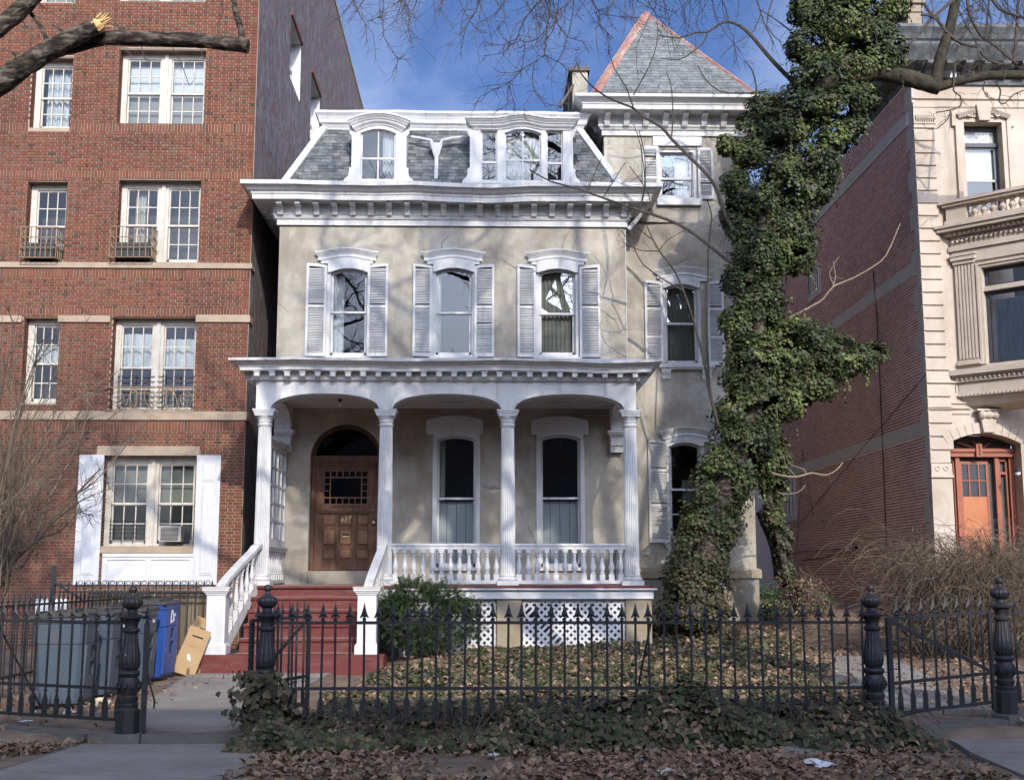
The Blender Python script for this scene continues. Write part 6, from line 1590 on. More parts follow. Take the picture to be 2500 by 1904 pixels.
# roof cornice
def zk(py): return zat(py,YR-0.4,2330)
m = MB(); m.sweep([(0,zk(192)),(0.06,zk(192)),(0.08,zk(180)),(0.10,zk(165)),(0.12,zk(160)),(0.45,zk(150)),(0.62,zk(118)),(0.63,zk(112)),(0.68,zk(108)),(0.72,zk(98)),(0.80,zk(85)),(0.80,zk(78)),(0,zk(74))],[(XW+0.1,YR+3),(XW+0.1,YR),(XW+8,YR)])
cor2 = m.build('roof_cornice', MT['copper'], lim)
q = MB(); q.prism_yz([(-0.40,0),(0,0),(0,-0.26),(-0.05,-0.26),(-0.2,-0.12),(-0.40,-0.07)],-0.09,0.09); qm=q.mesh('modillion', MT['copper'])
for i in range(9): obj('modillion', qm, cor2, loc=(XW+0.3+0.42*i, YR-0.12, zk(152)))
q = MB(); q.box(-0.03,0.03,-0.05,0,-0.13,0); qm=q.mesh('dentil', MT['white'])
for i in range(30): obj('dentil', qm, cor2, loc=(XW+0.15+0.10*i, YR-0.09, zk(164)))
m = MB(); a=P(2213,60,YR+0.3); b=P(2246,15,YR+0.3); m.box(a.x,b.x,YR+0.2,YR+1.2,zk(110),b.z); m.box(a.x-0.06,b.x+0.06,YR+0.14,YR+1.26,b.z+0.001,b.z+0.1); m.box(a.x-0.03,b.x+0.03,YR+0.17,YR+1.23,b.z-0.2,b.z-0.12); m.build('parapet_pier', MT['concrete'], lim)
# cables on the flank
def cable(pts, r=0.012, name='wall_cable'):
    m = MB(); m.tube([PX(x,y,XW-0.02) for x,y in pts], r, 5); m.build(name, MT['cable'], lim)
cable([(2131,655),(2140,760),(2147,900),(2155,1100),(2164,1330),(2163,1340)])
cable([(1930,1348),(1965,1345),(2060,1340),(2090,1334),(2163,1342),(2190,1344)])
cable([(1950,1368),(2000,1362),(2095,1340)]); cable([(1985,1260),(1960,1100),(1945,1345)],0.007); cable([(2262,912),(2100,1100),(1950,1280)],0.007)
m = MB(); c=PX(2087,1333,XW-0.05); m.lathe([(0.05,c.z-0.07),(0.07,c.z-0.02),(0.07,c.z+0.03),(0.03,c.z+0.08)],c.x-0.02,c.y,8); m.build('cable_coil', MT['cable'], lim)

# ================================================================== unseen houses added across the street (behind the camera; they shade the pavement and stand in the window reflections)
def opposite(name, x0, x1, y, h, label):
    t = thing(name, label, 'building', ((x0+x1)/2, y, 0))
    m = MB(); m.box(x0,x1,y-9,y,-0.2,h); w = m.build('wall', MT['opp'], t)
    n = max(2,int((x1-x0)/2.2)); fl = int(h/3.3)
    for i in range(n):
        for j in range(fl):
            xx = x0+(x1-x0)*(i+0.5)/n; zz = 1.2+3.3*j
            q = MB(); q.box(xx-0.55,xx+0.55,y+0.001,y+0.05,zz,zz+1.9); o = q.build('window', MT['white'], t)
            q = MB(); q.quad((xx-0.47,y+0.053,zz+0.08),(xx+0.47,y+0.053,zz+0.08),(xx+0.47,y+0.053,zz+1.82),(xx-0.47,y+0.053,zz+1.82)); q.build('pane', MT['opp_pane'], o)
    q = MB(); q.sweep([(0,h-0.5),(-0.3,h-0.1),(-0.3,h+0.05),(0,h+0.1)],[(x0,y),(x1,y)]); q.build('cornice', MT['copper'], t)
opposite('added_row_house', 1.0, 24.0, -11.0, 14.8, 'tall brick apartment row added unseen across the street to shade the pavement, right')
opposite('added_row_house', -16.0, 0.9, -11.0, 9.0, 'brick row house added across the street, unseen behind the viewer, left')
# ================================================================== ground
def sstep(a, b, t):
    t = min(1.0, max(0.0, (t-a)/(b-a))); return t*t*(3-2*t)
def gz(x, y):
    if y < 12.95: return -0.10
    k = sstep(12.95, 13.2, y)
    left = 0.0+0.12*sstep(21.5, 25.5, y)+0.4*sstep(26,40,y)
    right = 0.02+0.20*sstep(16.0,22.9,y)+0.34*sstep(22.9,25.8,y)+0.42*sstep(25.8,32.5,y)+0.15*sstep(33,45,y)
    z = left+(right-left)*sstep(-2.2,-0.9,x)
    return -0.10+(z+0.10)*k
gx = np.concatenate([np.array([-260,-120,-60,-30,-20]), np.arange(-14,16.01,0.25), np.array([20,30,60,120,260])])
gy = np.concatenate([np.array([-260,-120,-60,-30,-15,-5,2,6]), np.arange(8,12.8,0.2), np.arange(12.8,13.4,0.08), np.arange(13.5,34,0.25), np.arange(35,46,1.0), np.array([60,120,300])])
vs = np.array([[x,y,gz(x,y)+(0.012*math.sin(x*3.1+y*1.7)+0.010*math.sin(x*7.3-y*5.1) if 8<y<34 else 0)-0.03] for y in gy for x in gx])
nx_, ny_ = len(gx), len(gy)
fs = [(j*nx_+i, j*nx_+i+1, (j+1)*nx_+i+1, (j+1)*nx_+i) for j in range(ny_-1) for i in range(nx_-1)]
g_ = obj('ground', np_mesh('ground', vs, fs, MT['soil'], True), kind='structure')
m = MB(); m.box(-250,250,-9.0,6.6,-0.20,-0.094); m.build('road', MT['asphalt'], None, kind='structure')
m = MB(); m.box(-250,250,6.6,6.75,-0.2,-0.05); m.build('kerb', MT['kerb'], None, kind='structure')
# paving: flagstones as pieces of each path
def flags(root, polys, z, th=0.06, gap=0.004):
    for poly in polys:
        pts = [PZ(px,py,z) for px,py in poly]; c = sum(pts, Vector())/len(pts)
        pts = [c+(p-c)*(1-gap) for p in pts]
        m = MB(); dz = random.uniform(-0.003,0.003)
        A = [(p.x,p.y,z-th) for p in pts]; Bq = [(p.x,p.y,z+dz) for p in pts]
        # orientation independent
        m._prism(A, Bq); m.build('flagstone', MT['blue_stone'], root)
def path_root(name, pts, z, mat='kerb'):
    m = MB(); q = [PZ(a,b,z) for a,b in pts]; m._prism([(p.x,p.y,z-0.08) for p in q],[(p.x,p.y,z) for p in q]); return m.build(name, MT[mat], None, kind='structure')
pw = path_root('pavement', [(283,1781),(705,1799),(660,1830),(600,1910),(560,1990),(-420,1990),(0,1880)], -0.105)
flags(pw, [[(283,1781),(705,1799),(668,1826),(640,1855),(150,1832)],[(149,1833),(639,1856),(604,1906),(0,1880)],[(-2,1881),(603,1907),(560,1990),(-420,1990)]], -0.088, gap=0.002)
pw = path_root('pavement', [(2222,1764),(2470,1752),(2900,1752),(2900,2000),(2500,1890),(2335,1812)], -0.105)
flags(pw, [[(2222,1764),(2470,1752),(2900,1752),(2900,1835),(2370,1835),(2335,1812)],[(2372,1836),(2900,1836),(2900,2000),(2500,1890)]], -0.088, gap=0.002)
pth = path_root('path', [(330,1776),(612,1776),(690,1700),(835,1630),(500,1630),(420,1665),(362,1705)], -0.012)
flags(pth, [[(330,1776),(612,1776),(678,1706),(690,1700),(640,1684),(400,1684),(362,1705)],[(401,1683),(641,1683),(692,1698),(770,1662),(790,1650),(452,1650)],[(453,1649),(791,1649),(835,1631),(500,1631)]], 0.006, gap=0.003)
def on_ground(px, py, dz):
    z = 0.1
    for _ in range(12): p = PZ(px, py, z); z = gz(p.x, p.y)+dz
    return Vector((p.x, p.y, z))
rp = [(2165,1730),(2428,1730),(2300,1668),(2190,1613),(2100,1578),(2060,1548),(1960,1528),(1840,1507),(1848,1522),(1950,1548),(2010,1583),(2040,1623),(2075,1683)]
m = MB(); q = [on_ground(a,b,0.0) for a,b in rp]; m._prism([(p.x,p.y,p.z-0.05) for p in q],[(p.x,p.y,p.z-0.02) for p in q]); pth2 = m.build('path', MT['soil'], None, kind='structure')
LE = [(2165,1732),(2118,1683),(2083,1650),(2053,1612),(2029,1587),(1999,1561),(1948,1539),(1898,1523),(1843,1509)]
RE = [(2428,1732),(2333,1683),(2268,1650),(2196,1612),(2140,1590),(2096,1568),(2055,1542),(1990,1526),(1961,1513)]
def lerp2(a,b,t): return (a[0]+(b[0]-a[0])*t, a[1]+(b[1]-a[1])*t)
for i in range(len(LE)-1):
    for h0,h1 in ((0.0,0.5),(0.5,1.0)):
        l0,l1,r0,r1 = lerp2(LE[i],LE[i+1],h0),lerp2(LE[i],LE[i+1],h1),lerp2(RE[i],RE[i+1],h0),lerp2(RE[i],RE[i+1],h1)
        cut = random.uniform(0.35,0.65)
        for c0,c1 in ((0,cut),(cut,1)):
            pts = [on_ground(*q_,0.02) for q_ in (lerp2(l0,r0,c0),lerp2(l0,r0,c1),lerp2(l1,r1,c1),lerp2(l1,r1,c0))]; c = sum(pts, Vector())/4; pts = [c+(p-c)*0.975 for p in pts]
            m = MB(); m._prism([(p.x,p.y,p.z-0.06) for p in pts],[(p.x,p.y,p.z) for p in pts]); m.build('flagstone', MT['blue_stone'], pth2)
# stone kerb carrying the fence
def kerb_block(a, b, w, z0, z1, name='kerb_stone'):
    m = MB(); a,b = Vector((a[0],a[1],0)),Vector((b[0],b[1],0)); d=(b-a).normalized(); n_=Vector((-d.y,d.x,0))*w/2; e=0.012
    m._prism([(*(p.xy),z0) for p in (a-n_,b-n_,b+n_,a+n_)],[(*(p.xy),z1) for p in (a-n_+n_*0.1,b-n_+n_*0.1,b+n_-n_*0.1,a+n_-n_*0.1)])
    return m
kb = kerb_block((-3.45,12.98),(-2.48,12.98),0.24,-0.2,-0.002).build('kerb', MT['kerb'], None, kind='structure')
for a,b,z1 in (((-3.98,13.0),(-3.46,12.98),0.005),((-2.47,12.98),(-2.05,12.98),0.02),((-2.04,13.0),(-0.4,13.0),0.03),((-0.39,13.0),(1.7,13.0),0.02),((1.71,13.0),(3.9,13.0),0.03),((3.91,13.0),(4.35,13.02),0.03),((4.36,13.03),(5.62,13.62),0.05),((5.63,13.63),(6.1,13.87),0.09),((6.11,13.88),(9.5,14.6),0.09),((-5.7,13.95),(-3.99,13.05),0.0)):
    kerb_block(a,b,0.26,-0.25,z1).build('kerb_stone', MT['kerb'], kb)

# ================================================================== iron fence
def spear(mb, z0=0.0, s=1.0):
    """collar and barbed head, base at z0"""
    mb.lathe([(0.012,z0-0.005),(0.022*s,z0+0.006),(0.014*s,z0+0.016),(0.024*s,z0+0.028),(0.013,z0+0.042)],0,0,8)
    o=z0+0.036
    P_ = [(0.0,o+0.005),(0.018,o+0.012),(0.042,o-0.004),(0.047,o+0.006),(0.034,o+0.032),(0.020,o+0.075),(0.010,o+0.115),(0.0,o+0.165)]
    P_ = [(x*s,o+(z-o)*s) for x,z in P_]
    ring = P_+[(-x,z) for x,z in P_[-2:0:-1]]
    n=len(ring); i0=len(mb.v)
    mb.v += [(x,0,z) for x,z in ring]; mb.v += [(0,-0.016*s,o+0.05*s),(0,0.016*s,o+0.05*s)]
    for i in range(n):
        a,b=i0+i,i0+(i+1)%n; mb.f.append((a,b,i0+n)); mb.m.append(0); mb.f.append((b,a,i0+n+1)); mb.m.append(0)
def feather(mb, z0, z1):
    mb.lathe([(0.014,z1),(0.022,z1+0.012),(0.014,z1+0.024)],0,0,8)
    n=9
    for i in range(n):
        z=z0+(z1-z0-0.03)*i/n; h=(z1-z0)/n; w=0.036 if i<n-2 else 0.036-(i-n+3)*0.009
        for s_ in (-1,1):
            mb._prism([(0,-0.006,z+h*0.9),(s_*w,-0.004,z+h*0.15),(s_*w,-0.004,z+h*0.85),(0,-0.006,z+h*1.75)],[(0,0.006,z+h*0.9),(s_*w,0.004,z+h*0.15),(s_*w,0.004,z+h*0.85),(0,0.006,z+h*1.75)])
def picket_mesh(mat, zb=0.0, s=1.0):
    m = MB(); m.lathe([(0.0125,zb+0.0),(0.0125,1.12)],0,0,8); feather(m, zb+0.02, zb+0.27); spear(m, 1.118, s); return m.mesh('picket', mat)
PK = picket_mesh(MT['iron'],0.11); PKO = picket_mesh(MT['iron_old'],0.11)
def rail_z(t): return t
def fence_run(root, a, b, n, mesh, mat, zoff=(0,0), skip=(), rails=(0.13,0.44,1.105), ends=0.5, rr=0.014):
    a,b = Vector((a[0],a[1],zoff[0])),Vector((b[0],b[1],zoff[1])); ang=math.atan2(b.y-a.y,b.x-a.x)
    for z in rails:
        m = MB(); m.bar(a+Vector((0,0,z)), b+Vector((0,0,z)), 0.018, 0.032); m.build('rail', mat, root)
    for i in range(n):
        if i in skip: continue
        p=a.lerp(b,(i+ends)/(n-1+2*ends)); obj('picket', mesh, root, loc=p, rot=(random.uniform(-0.012,0.012),random.uniform(-0.012,0.012),ang+random.uniform(-0.12,0.12)))
PXs = [U(318,1600,13.0)[0],U(650,1600,13.0)[0],U(2132,1600,13.0)[0],U(2450,1600,13.8)[0]]
fence = thing('iron_fence', 'black spear topped iron fence with ivy at its foot in front of the garden', 'fence', (1,13,0))
fence_run(fence, (PXs[1]+0.05,13.0), (PXs[2]-0.05,13.0), 42, PK, MT['iron'])
m = MB(); m.bar((1.75,13.02,1.1),(1.58,13.35,0.1),0.016,0.016); m.build('back_stay', MT['iron'], fence)
fl = thing('iron_fence', 'chipped black iron fence in front of the dustbins, left of the open gate', 'fence', (-4.6,13.4,0))
fence_run(fl, (PXs[0]-0.05,13.02), (-5.75,13.98), 14, PKO, MT['iron_old'], zoff=(0,-0.0))
m = MB(); m.bar((-5.35,13.85,1.1),(-5.0,14.5,0.05),0.016,0.016); m.build('back_stay', MT['iron_old'], fl)
fr = thing('iron_fence', 'short black iron fence at the right edge beyond the last gate post', 'fence', (7,14,0.08))
fence_run(fr, (PXs[3]+0.08,13.84), (8.6,14.4), 15, PK, MT['iron'], zoff=(0.08,0.08))
# posts
pp = [(0.0,0),(0.115,0),(0.115,0.24),(0.10,0.255),(0.105,0.285),(0.09,0.30),(0.10,0.33),(0.102,0.355),(0.085,0.375),(0.09,0.40),(0.108,0.46),(0.104,0.52),(0.085,0.555),(0.10,0.57),(0.108,0.595),(0.098,0.615),(0.080,0.625)]
pv = [(0.080,0.625),(0.098,0.66),(0.106,0.71),(0.100,0.78),(0.082,0.87),(0.070,0.96),(0.066,1.0)]
pt = [(0.066,1.0),(0.086,1.012),(0.09,1.03),(0.08,1.045),(0.066,1.055),(0.064,1.075),(0.072,1.10),(0.088,1.13),(0.09,1.145),(0.125,1.15),(0.128,1.165),(0.115,1.175),(0.07,1.19),(0.052,1.205),(0.05,1.235),(0.062,1.245)]
pu = [(0.062,1.245),(0.092,1.265),(0.106,1.295),(0.108,1.315),(0.098,1.335)]
pf = [(0.098,1.335),(0.09,1.345),(0.055,1.36),(0.028,1.385),(0.022,1.405),(0.034,1.415),(0.042,1.435),(0.040,1.455),(0.026,1.472),(0.0,1.478)]
def post(x,y,z,label,mat,rot=0):
    t = thing('gate_post', label, 'gate post', (x,y,z), 'turned iron gate posts')
    def part(nm, prof, n, fl_=0, fd=0):
        m = MB(); m.lathe([(r,zz) for r,zz in prof],0,0,n,fl_,fd); o = m.build(nm, mat, t, smooth=not fl_)
        o.matrix_parent_inverse = Matrix.Identity(4); return o
    b = MB(); b.lathe([(0.125,0),(0.125,0.23),(0.108,0.25)],0,0,8); o=b.build('post_foot', mat, t); o.matrix_parent_inverse=Matrix.Identity(4)
    part('post_base', [(0.09,0.20),(0.10,0.255)]+pp[4:], 20); part('fluted_shaft', pv, 32, 1, 0.006); part('post_collar', pt, 20); part('fluted_urn', pu, 32, 1, 0.006); part('finial', pf, 16)
    b = MB()
    for k in range(10):
        a=k*0.628; b.tube([(0.10*math.cos(a),0.10*math.sin(a),0.40),(0.118*math.cos(a+0.25),0.118*math.sin(a+0.25),0.46),(0.10*math.cos(a+0.5),0.10*math.sin(a+0.5),0.53)],[0.004,0.016,0.004],5)
    o=b.build('swirl_ornament', mat, t); o.matrix_parent_inverse=Matrix.Identity(4)
    return t
post(PXs[0],13.0,0.005,'chipped turned iron post at the left end of the open gateway', MT['iron_old'])
post(PXs[1],12.98,0.02,'turned iron gate post with ivy round its foot, in front of the red steps', MT['iron'])
post(PXs[2],13.0,0.02,'turned iron gate post left of the closed gate, ivy at its foot', MT['iron'])
post(PXs[3],13.8,0.09,'turned iron gate post right of the closed gate, near the bare thicket', MT['iron'])
# gates
def gate(label, a, b, n, zo, mat, mesh, brace=1):
    a,b = Vector((*a,zo[0])),Vector((*b,zo[1])); t = thing('iron_gate', label, 'gate', tuple(a))
    d=(b-a).normalized(); ang=math.atan2(d.y,d.x)
    for z in (0.13,0.44,1.105): m=MB(); m.bar(a+Vector((0,0,z)),b+Vector((0,0,z)),0.02,0.034); m.build('rail',mat,t)
    for p,w in ((a,0.06),(b,0.045)):
        m=MB(); m.bar(p+Vector((0,0,0.04)),p+Vector((0,0,1.12)),0.03,w,(d.x,d.y,0))
        if p is a:
            for k in range(22): z=0.4+0.032*k; m.bar(p+Vector((0,0,z))-d*0.033,p+Vector((0,0,z+0.03))+d*0.033,0.04,0.012,(0,0,1))
        m.build('stile',mat,t)
    m=MB(); q0,q1=(a+Vector((0,0,1.1)),b+Vector((0,0,0.45))) if brace>0 else (a+Vector((0,0,0.45)),b+Vector((0,0,1.1))); m.bar(q0,q1,0.014,0.04); m.build('brace',mat,t)
    for i in range(n): p=a.lerp(b,(i+0.7)/(n+0.4)); obj('picket',mesh,t,loc=p,rot=(0,0,ang))
    return t
gate('closed black iron gate with diagonal brace at the right of the garden fence',(PXs[2]+0.20,13.08),(PXs[3]-0.17,13.72),8,(0.03,0.09),MT['iron'],PK)
gate('black iron gate swung open inwards behind the ivy covered post',(PXs[1]-0.17,13.08),(PXs[1]+0.24,14.40),7,(0.02,0.02),MT['iron'],PK,-1)
gs = thing('gate_stop', 'flat iron latch bar with leaning rod right of the chipped gate post', 'gate latch', (PXs[0]+0.16,13.0,0))
m=MB(); m.bar((PXs[0]+0.16,13.0,0.0),(PXs[0]+0.16,13.0,1.1),0.03,0.055,(1,0,0)); m.build('latch_bar',MT['iron'],gs)
m=MB(); m.tube([P(352,1600,13.05),P(366,1670,13.0),P(377,1708,12.97),P(376,1728,12.97)],0.011,6); m.build('rod',MT['iron'],gs)
m=MB(); q=(PXs[0]+0.16,13.0,0); i0=len(m.v); spear(m,1.1); m.v=[(x+q[0],y+q[1],z) for x,y,z in m.v]; m.build('spear_head',MT['iron'],gs)

# fences at the back left
sf = thing('side_fence', 'low black picket fence receding along the lot line behind the dustbins', 'fence', (-6.35,19,0))
m=MB(); m.lathe([(0.012,0),(0.012,1.22)],0,0,6); m.lathe([(0.014,1.22),(0.024,1.24),(0.018,1.27),(0.001,1.36)],0,0,6); SPK=m.mesh('picket',MT['iron'])
for z in (0.25,1.18): m=MB(); m.bar((-6.35,14.3,z),(-6.35,24.0,z),0.03,0.03); m.build('rail',MT['iron'],sf)
for i in range(48): obj('picket',SPK,sf,loc=(-6.35,14.4+0.2*i,0.0))
bf = thing('back_fence', 'black picket fence with ring ornaments below the white panelled window', 'fence', (-7,24.3,0))
ztip=zat(1415,24.3,350); zr=zat(1429,24.3,350)
m=MB(); m.lathe([(0.013,0),(0.013,zr)],0,0,6); m.lathe([(0.016,zr),(0.026,zr+0.02),(0.018,zr+0.05),(0.001,ztip)],0,0,6); BPK=m.mesh('picket',MT['iron'])
xa,xb=U(128,1430,24.3)[0],U(518,1430,24.3)[0]; nb_=int((xb-xa)/0.148)
for z in (zr-0.12,zr,0.2): m=MB(); m.bar((xa,24.3,z),(xb,24.3,z),0.03,0.03); m.build('rail',MT['iron'],bf)
ring=MB()
for t in range(10): a0,a1=6.283*t/10,6.283*(t+1)/10; ring.bar((0.04*math.cos(a0),0,0.04*math.sin(a0)),(0.04*math.cos(a1),0,0.04*math.sin(a1)),0.012,0.012,(0,1,0))
rgm=ring.mesh('ring_ornament',MT['iron'])
for i in range(nb_+1):
    x=xa+(xb-xa)*i/nb_; obj('picket',BPK,bf,loc=(x,24.3,0)); 
    if i<nb_ and x>U(185,1430,24.3)[0]: obj('ring_ornament',rgm,bf,loc=(x+0.074,24.3,zr+0.055))
m=MB(); xq=U(128,1430,24.2)[0]; m.box(xq-0.04,xq+0.04,24.2,24.28,0,zat(1380,24.2,128)); m.bar(P(133,1421,24.2),P(210,1470,24.2),0.04,0.04); m.build('tall_post',MT['iron'],bf)
wf = thing('board_fence', 'weathered brown board fence behind the bins and iron pickets', 'fence', (-6.4,24.7,0))
xa,xb=U(214,1450,24.7)[0],U(512,1450,24.7)[0]; x=xa; ztb=zat(1437,24.7,350)
while x<xb:
    w_=random.uniform(0.10,0.14); m=MB(); h=ztb-0.04+random.uniform(-0.02,0.015); m.box(x,x+w_-0.012,24.7+random.uniform(0,0.012),24.73,0.0,h); m.build('board',MT['board'],wf); x+=w_
m=MB(); m.box(xa,xb,24.64,24.69,ztb-0.06,ztb); m.build('top_rail',MT['board'],wf)

# ================================================================== bins and rubbish
def dustbin(label, y, body_mat, lid_mat, x0=-5.68, w=0.62, d=0.70, h=1.02, symbol=False, openlid=0.0, rz=0.0):
    x0 += 0.12; w = 0.66; h *= 1.05
    t = thing('dustbin', label, 'dustbin', (x0+w/2,y+d/2,0.0), 'wheeled dustbins in a row'); 
    def B_(nm,mb,mat): o=mb.build(nm,mat,t); o.matrix_parent_inverse=Matrix.Identity(4); return o
    m=MB(); a,b=w/2,d/2; k=0.83
    def ring_(sx,sy,z,c=0.07): 
        return [(-sx+c,-sy,z),(sx-c,-sy,z),(sx,-sy+c,z),(sx,sy-c,z),(sx-c,sy,z),(-sx+c,sy,z),(-sx,sy-c,z),(-sx,-sy+c,z)]
    rings=[ring_(a*k,b*k,0.04),ring_(a*0.94,b*0.94,h*0.70),ring_(a*0.97,b*0.97,h*0.71),ring_(a*0.99,b*0.99,h*0.93),ring_(a*1.03,b*1.03,h*0.94),ring_(a*1.03,b*1.03,h)]
    i0=len(m.v)
    for r in rings: m.v+=r
    for j in range(len(rings)-1):
        for i in range(8): m.f.append((i0+8*j+i,i0+8*j+(i+1)%8,i0+8*j+8+(i+1)%8,i0+8*j+8+i)); m.m.append(0)
    m.f.append(tuple(i0+8*5+i for i in range(8))); m.m.append(0); m.f.append(tuple(i0+i for i in range(7,-1,-1))); m.m.append(0)
    B_('bin_body',m,body_mat)
    # ribs framing a grip pocket on the street side, two stacked pockets
    m=MB(); xs=lambda z: a*(k+(0.94-k)*(z-0.04)/(h*0.70-0.04))
    def slab(y0,y1,z0,z1,o): m._prism([(xs(z0)-0.01,y0,z0),(xs(z0)-0.01,y1,z0),(xs(z1)-0.01,y1,z1),(xs(z1)-0.01,y0,z1)],[(xs(z0)+o,y0,z0),(xs(z0)+o,y1,z0),(xs(z1)+o,y1,z1),(xs(z1)+o,y0,z1)])
    yb0,yb1=-b*0.80,b*0.80
    slab(yb0,-0.10,0.08,h*0.70,0.028); slab(0.12,yb1,0.08,h*0.70,0.028); slab(-0.10,0.12,0.08,h*0.34,0.028); slab(-0.10,0.12,h*0.50,h*0.54,0.028); slab(-0.10,0.12,h*0.68,h*0.70,0.028)
    B_('grip_ribs',m,body_mat)
    m=MB(); 
    for z0,z1 in ((h*0.345,h*0.495),(h*0.545,h*0.675)): m._prism([(xs(z0)+0.001,-0.10,z0),(xs(z0)+0.001,0.12,z0),(xs(z1)+0.001,0.12,z1),(xs(z1)+0.001,-0.10,z1)],[(xs(z0)+0.004,-0.10,z0),(xs(z0)+0.004,0.12,z0),(xs(z1)+0.004,0.12,z1),(xs(z1)+0.004,-0.10,z1)])
    B_('dark_grip_pocket',m,lid_mat)  # recess shade put into a darker pocket face
    m=MB(); n=6
    for i in range(n):
        t0,t1=-1+2*i/n,-1+2*(i+1)/n; z0=h+0.006+0.05*(1-t0*t0); z1=h+0.006+0.05*(1-t1*t1)
        m._prism([(a*1.06*t0,-b*1.08,h+0.003),(a*1.06*t1,-b*1.08,h+0.003),(a*1.06*t1,-b*1.08,z1+0.015),(a*1.06*t0,-b*1.08,z0+0.015)],[(a*1.06*t0,b*1.08,h+0.003),(a*1.06*t1,b*1.08,h+0.003),(a*1.06*t1,b*1.08,z1+0.035),(a*1.06*t0,b*1.08,z0+0.035)])
    for q in (-0.2,0.0,0.2): m.box(q-0.02,q+0.02,-b*0.9,b*0.95,h+0.05,h+0.085)
    l=B_('bin_lid',m,lid_mat)
    if openlid: l.rotation_euler=(0,openlid,0); l.location=(-0.02,0,0)
    m=MB()
    for s_ in (-1,1):
        i0=len(m.v); m.lathe([(0.09,-0.025),(0.1,-0.015),(0.1,0.015),(0.09,0.025)],0,0,14); m.v=m.v[:i0]+[(-a*0.75+x,s_*(b*0.72)+z,0.1+y) for x,y,z in m.v[i0:]]
    B_('wheels',m,lid_mat)
    m=MB(); xx=a*0.99+0.001; m.box(xx-0.02,xx+0.002,0.09,0.20,h*0.835,h*0.875); B_('maker_label',m,MT['white_print'])
    if symbol:
        m=MB(); R_=0.12; xx=a*0.985+0.006; cz=h*0.825
        V3=[Vector((R_*math.cos(math.pi/2+k*2.0944),R_*math.sin(math.pi/2+k*2.0944))) for k in range(3)]
        def flat(poly): m._prism([(xx-0.003,p.x,cz+p.y) for p in poly],[(xx+0.003,p.x,cz+p.y) for p in poly])
        for k in range(3):
            A_,B2,C2=V3[k],V3[(k+1)%3],V3[(k+2)%3]; d1=(B2-A_).normalized(); n1=Vector((-d1.y,d1.x)); d2=(C2-B2).normalized(); n2=Vector((-d2.y,d2.x)); L1=(B2-A_).length; w_=0.017
            p0=A_+d1*L1*0.38; p1=A_+d1*L1*0.86; flat([p0-n1*w_,p1-n1*w_,p1+n1*w_,p0+n1*w_])
            q0=B2+d2*L1*0.02; q1=B2+d2*L1*0.16; flat([q0-n2*w_,q1-n2*w_,q1+n2*w_,q0+n2*w_]); flat([q1-n2*w_*2.2,q1+d2*0.045,q1+n2*w_*2.2])
        B_('recycling_symbol',m,MT['white_print'])
        m=MB()
        for s_ in range(14):
            a0,a1=6.283*s_/14,6.283*(s_+1)/14; m.bar((xs(h*0.28)+0.031,0.2+0.045*math.cos(a0),h*0.26+0.06*math.sin(a0)),(xs(h*0.28)+0.031,0.2+0.045*math.cos(a1),h*0.26+0.06*math.sin(a1)),0.006,0.03,(1,0,0))
        B_('round_sticker',m,MT['white_print'])
    t.rotation_euler=(0,0,rz)
    return t
dustbin('grey dustbin nearest the street, lid slightly ajar', 15.5, MT['bin'], MT['bin_lid'], openlid=-0.05, rz=0.04)
dustbin('grey dustbin second in the row from the street', 16.65, MT['bin'], MT['bin_lid'], rz=-0.03)
dustbin('grey dustbin beside the blue recycling bin', 18.2, MT['bin'], MT['bin_lid'], d=0.8, rz=0.02)
dustbin('bright blue recycling bin with white recycling symbol', 19.4, MT['bin_blue'], MT['bin_lid'], d=0.85, h=1.08, symbol=True, rz=-0.02)
def lean_card(label, px, py0, py1, Y, w, tilt, lean):
    p=P(px,py1,Y); h=(py1-py0)/145*1.03; t=thing('cardboard_sheet',label,'cardboard',(p.x,Y,gz(p.x,Y)))
    m=MB(); m.box(-w/2,w/2,-0.02,0.02,0,h); o=m.build('sheet',MT['card'],t); o.matrix_parent_inverse=Matrix.Identity(4)
    m=MB(); m.box(-w*0.49,w*0.49,-0.026,-0.0205,h*0.60,h*0.985); o=m.build('flap',MT['card'],t); o.matrix_parent_inverse=Matrix.Identity(4)
    m=MB(); m.box(-0.09,0.09,-0.031,-0.0265,h*0.80,h*0.83); o=m.build('hand_hole',MT['black_print'],t); o.matrix_parent_inverse=Matrix.Identity(4)
    t.rotation_euler=(lean,tilt,R(12)); return t
lean_card('front cardboard sheet with hand hole leaning by the blue bin',448,1505,1614,20.45,0.36,0.34,-0.16)
lean_card('taller cardboard sheet behind the one with the hand hole',452,1474,1604,20.8,0.46,0.42,-0.14)
lean_card('dark blue folded board slumped beside the cardboard sheets',478,1545,1606,20.75,0.30,0.5,-0.2).children[0].data.materials[0] = MT['tarp']
def crumple(name,label,cat,px,py,z,sx,sy,h,mat,n=7,rz=0,group=None):
    c=PZ(px,py,z); m=MB(); r=random.Random(int(px*7+py)); V=[]
    for j in range(n+1):
        for i in range(n+1):
            u,v=i/n-0.5,j/n-0.5; e=1+0.18*r.uniform(-1,1); V.append((u*sx*e,v*sy*e,max(0.004,h*r.random()*(1.2-abs(u)-abs(v)))))
    m.add(V,[(j*(n+1)+i,j*(n+1)+i+1,(j+1)*(n+1)+i+1,(j+1)*(n+1)+i) for j in range(n) for i in range(n)])
    return m.build(name,mat,None,loc=(c.x,c.y,gz(c.x,c.y)+0.012),rot=(0,0,rz),label=label,cat=cat,group=group)
crumple('plastic_sheet','crumpled blue plastic sheet heaped beside the left newel post','sheet',478,1592,0.0,0.55,0.6,0.55,MT['tarp'],9)
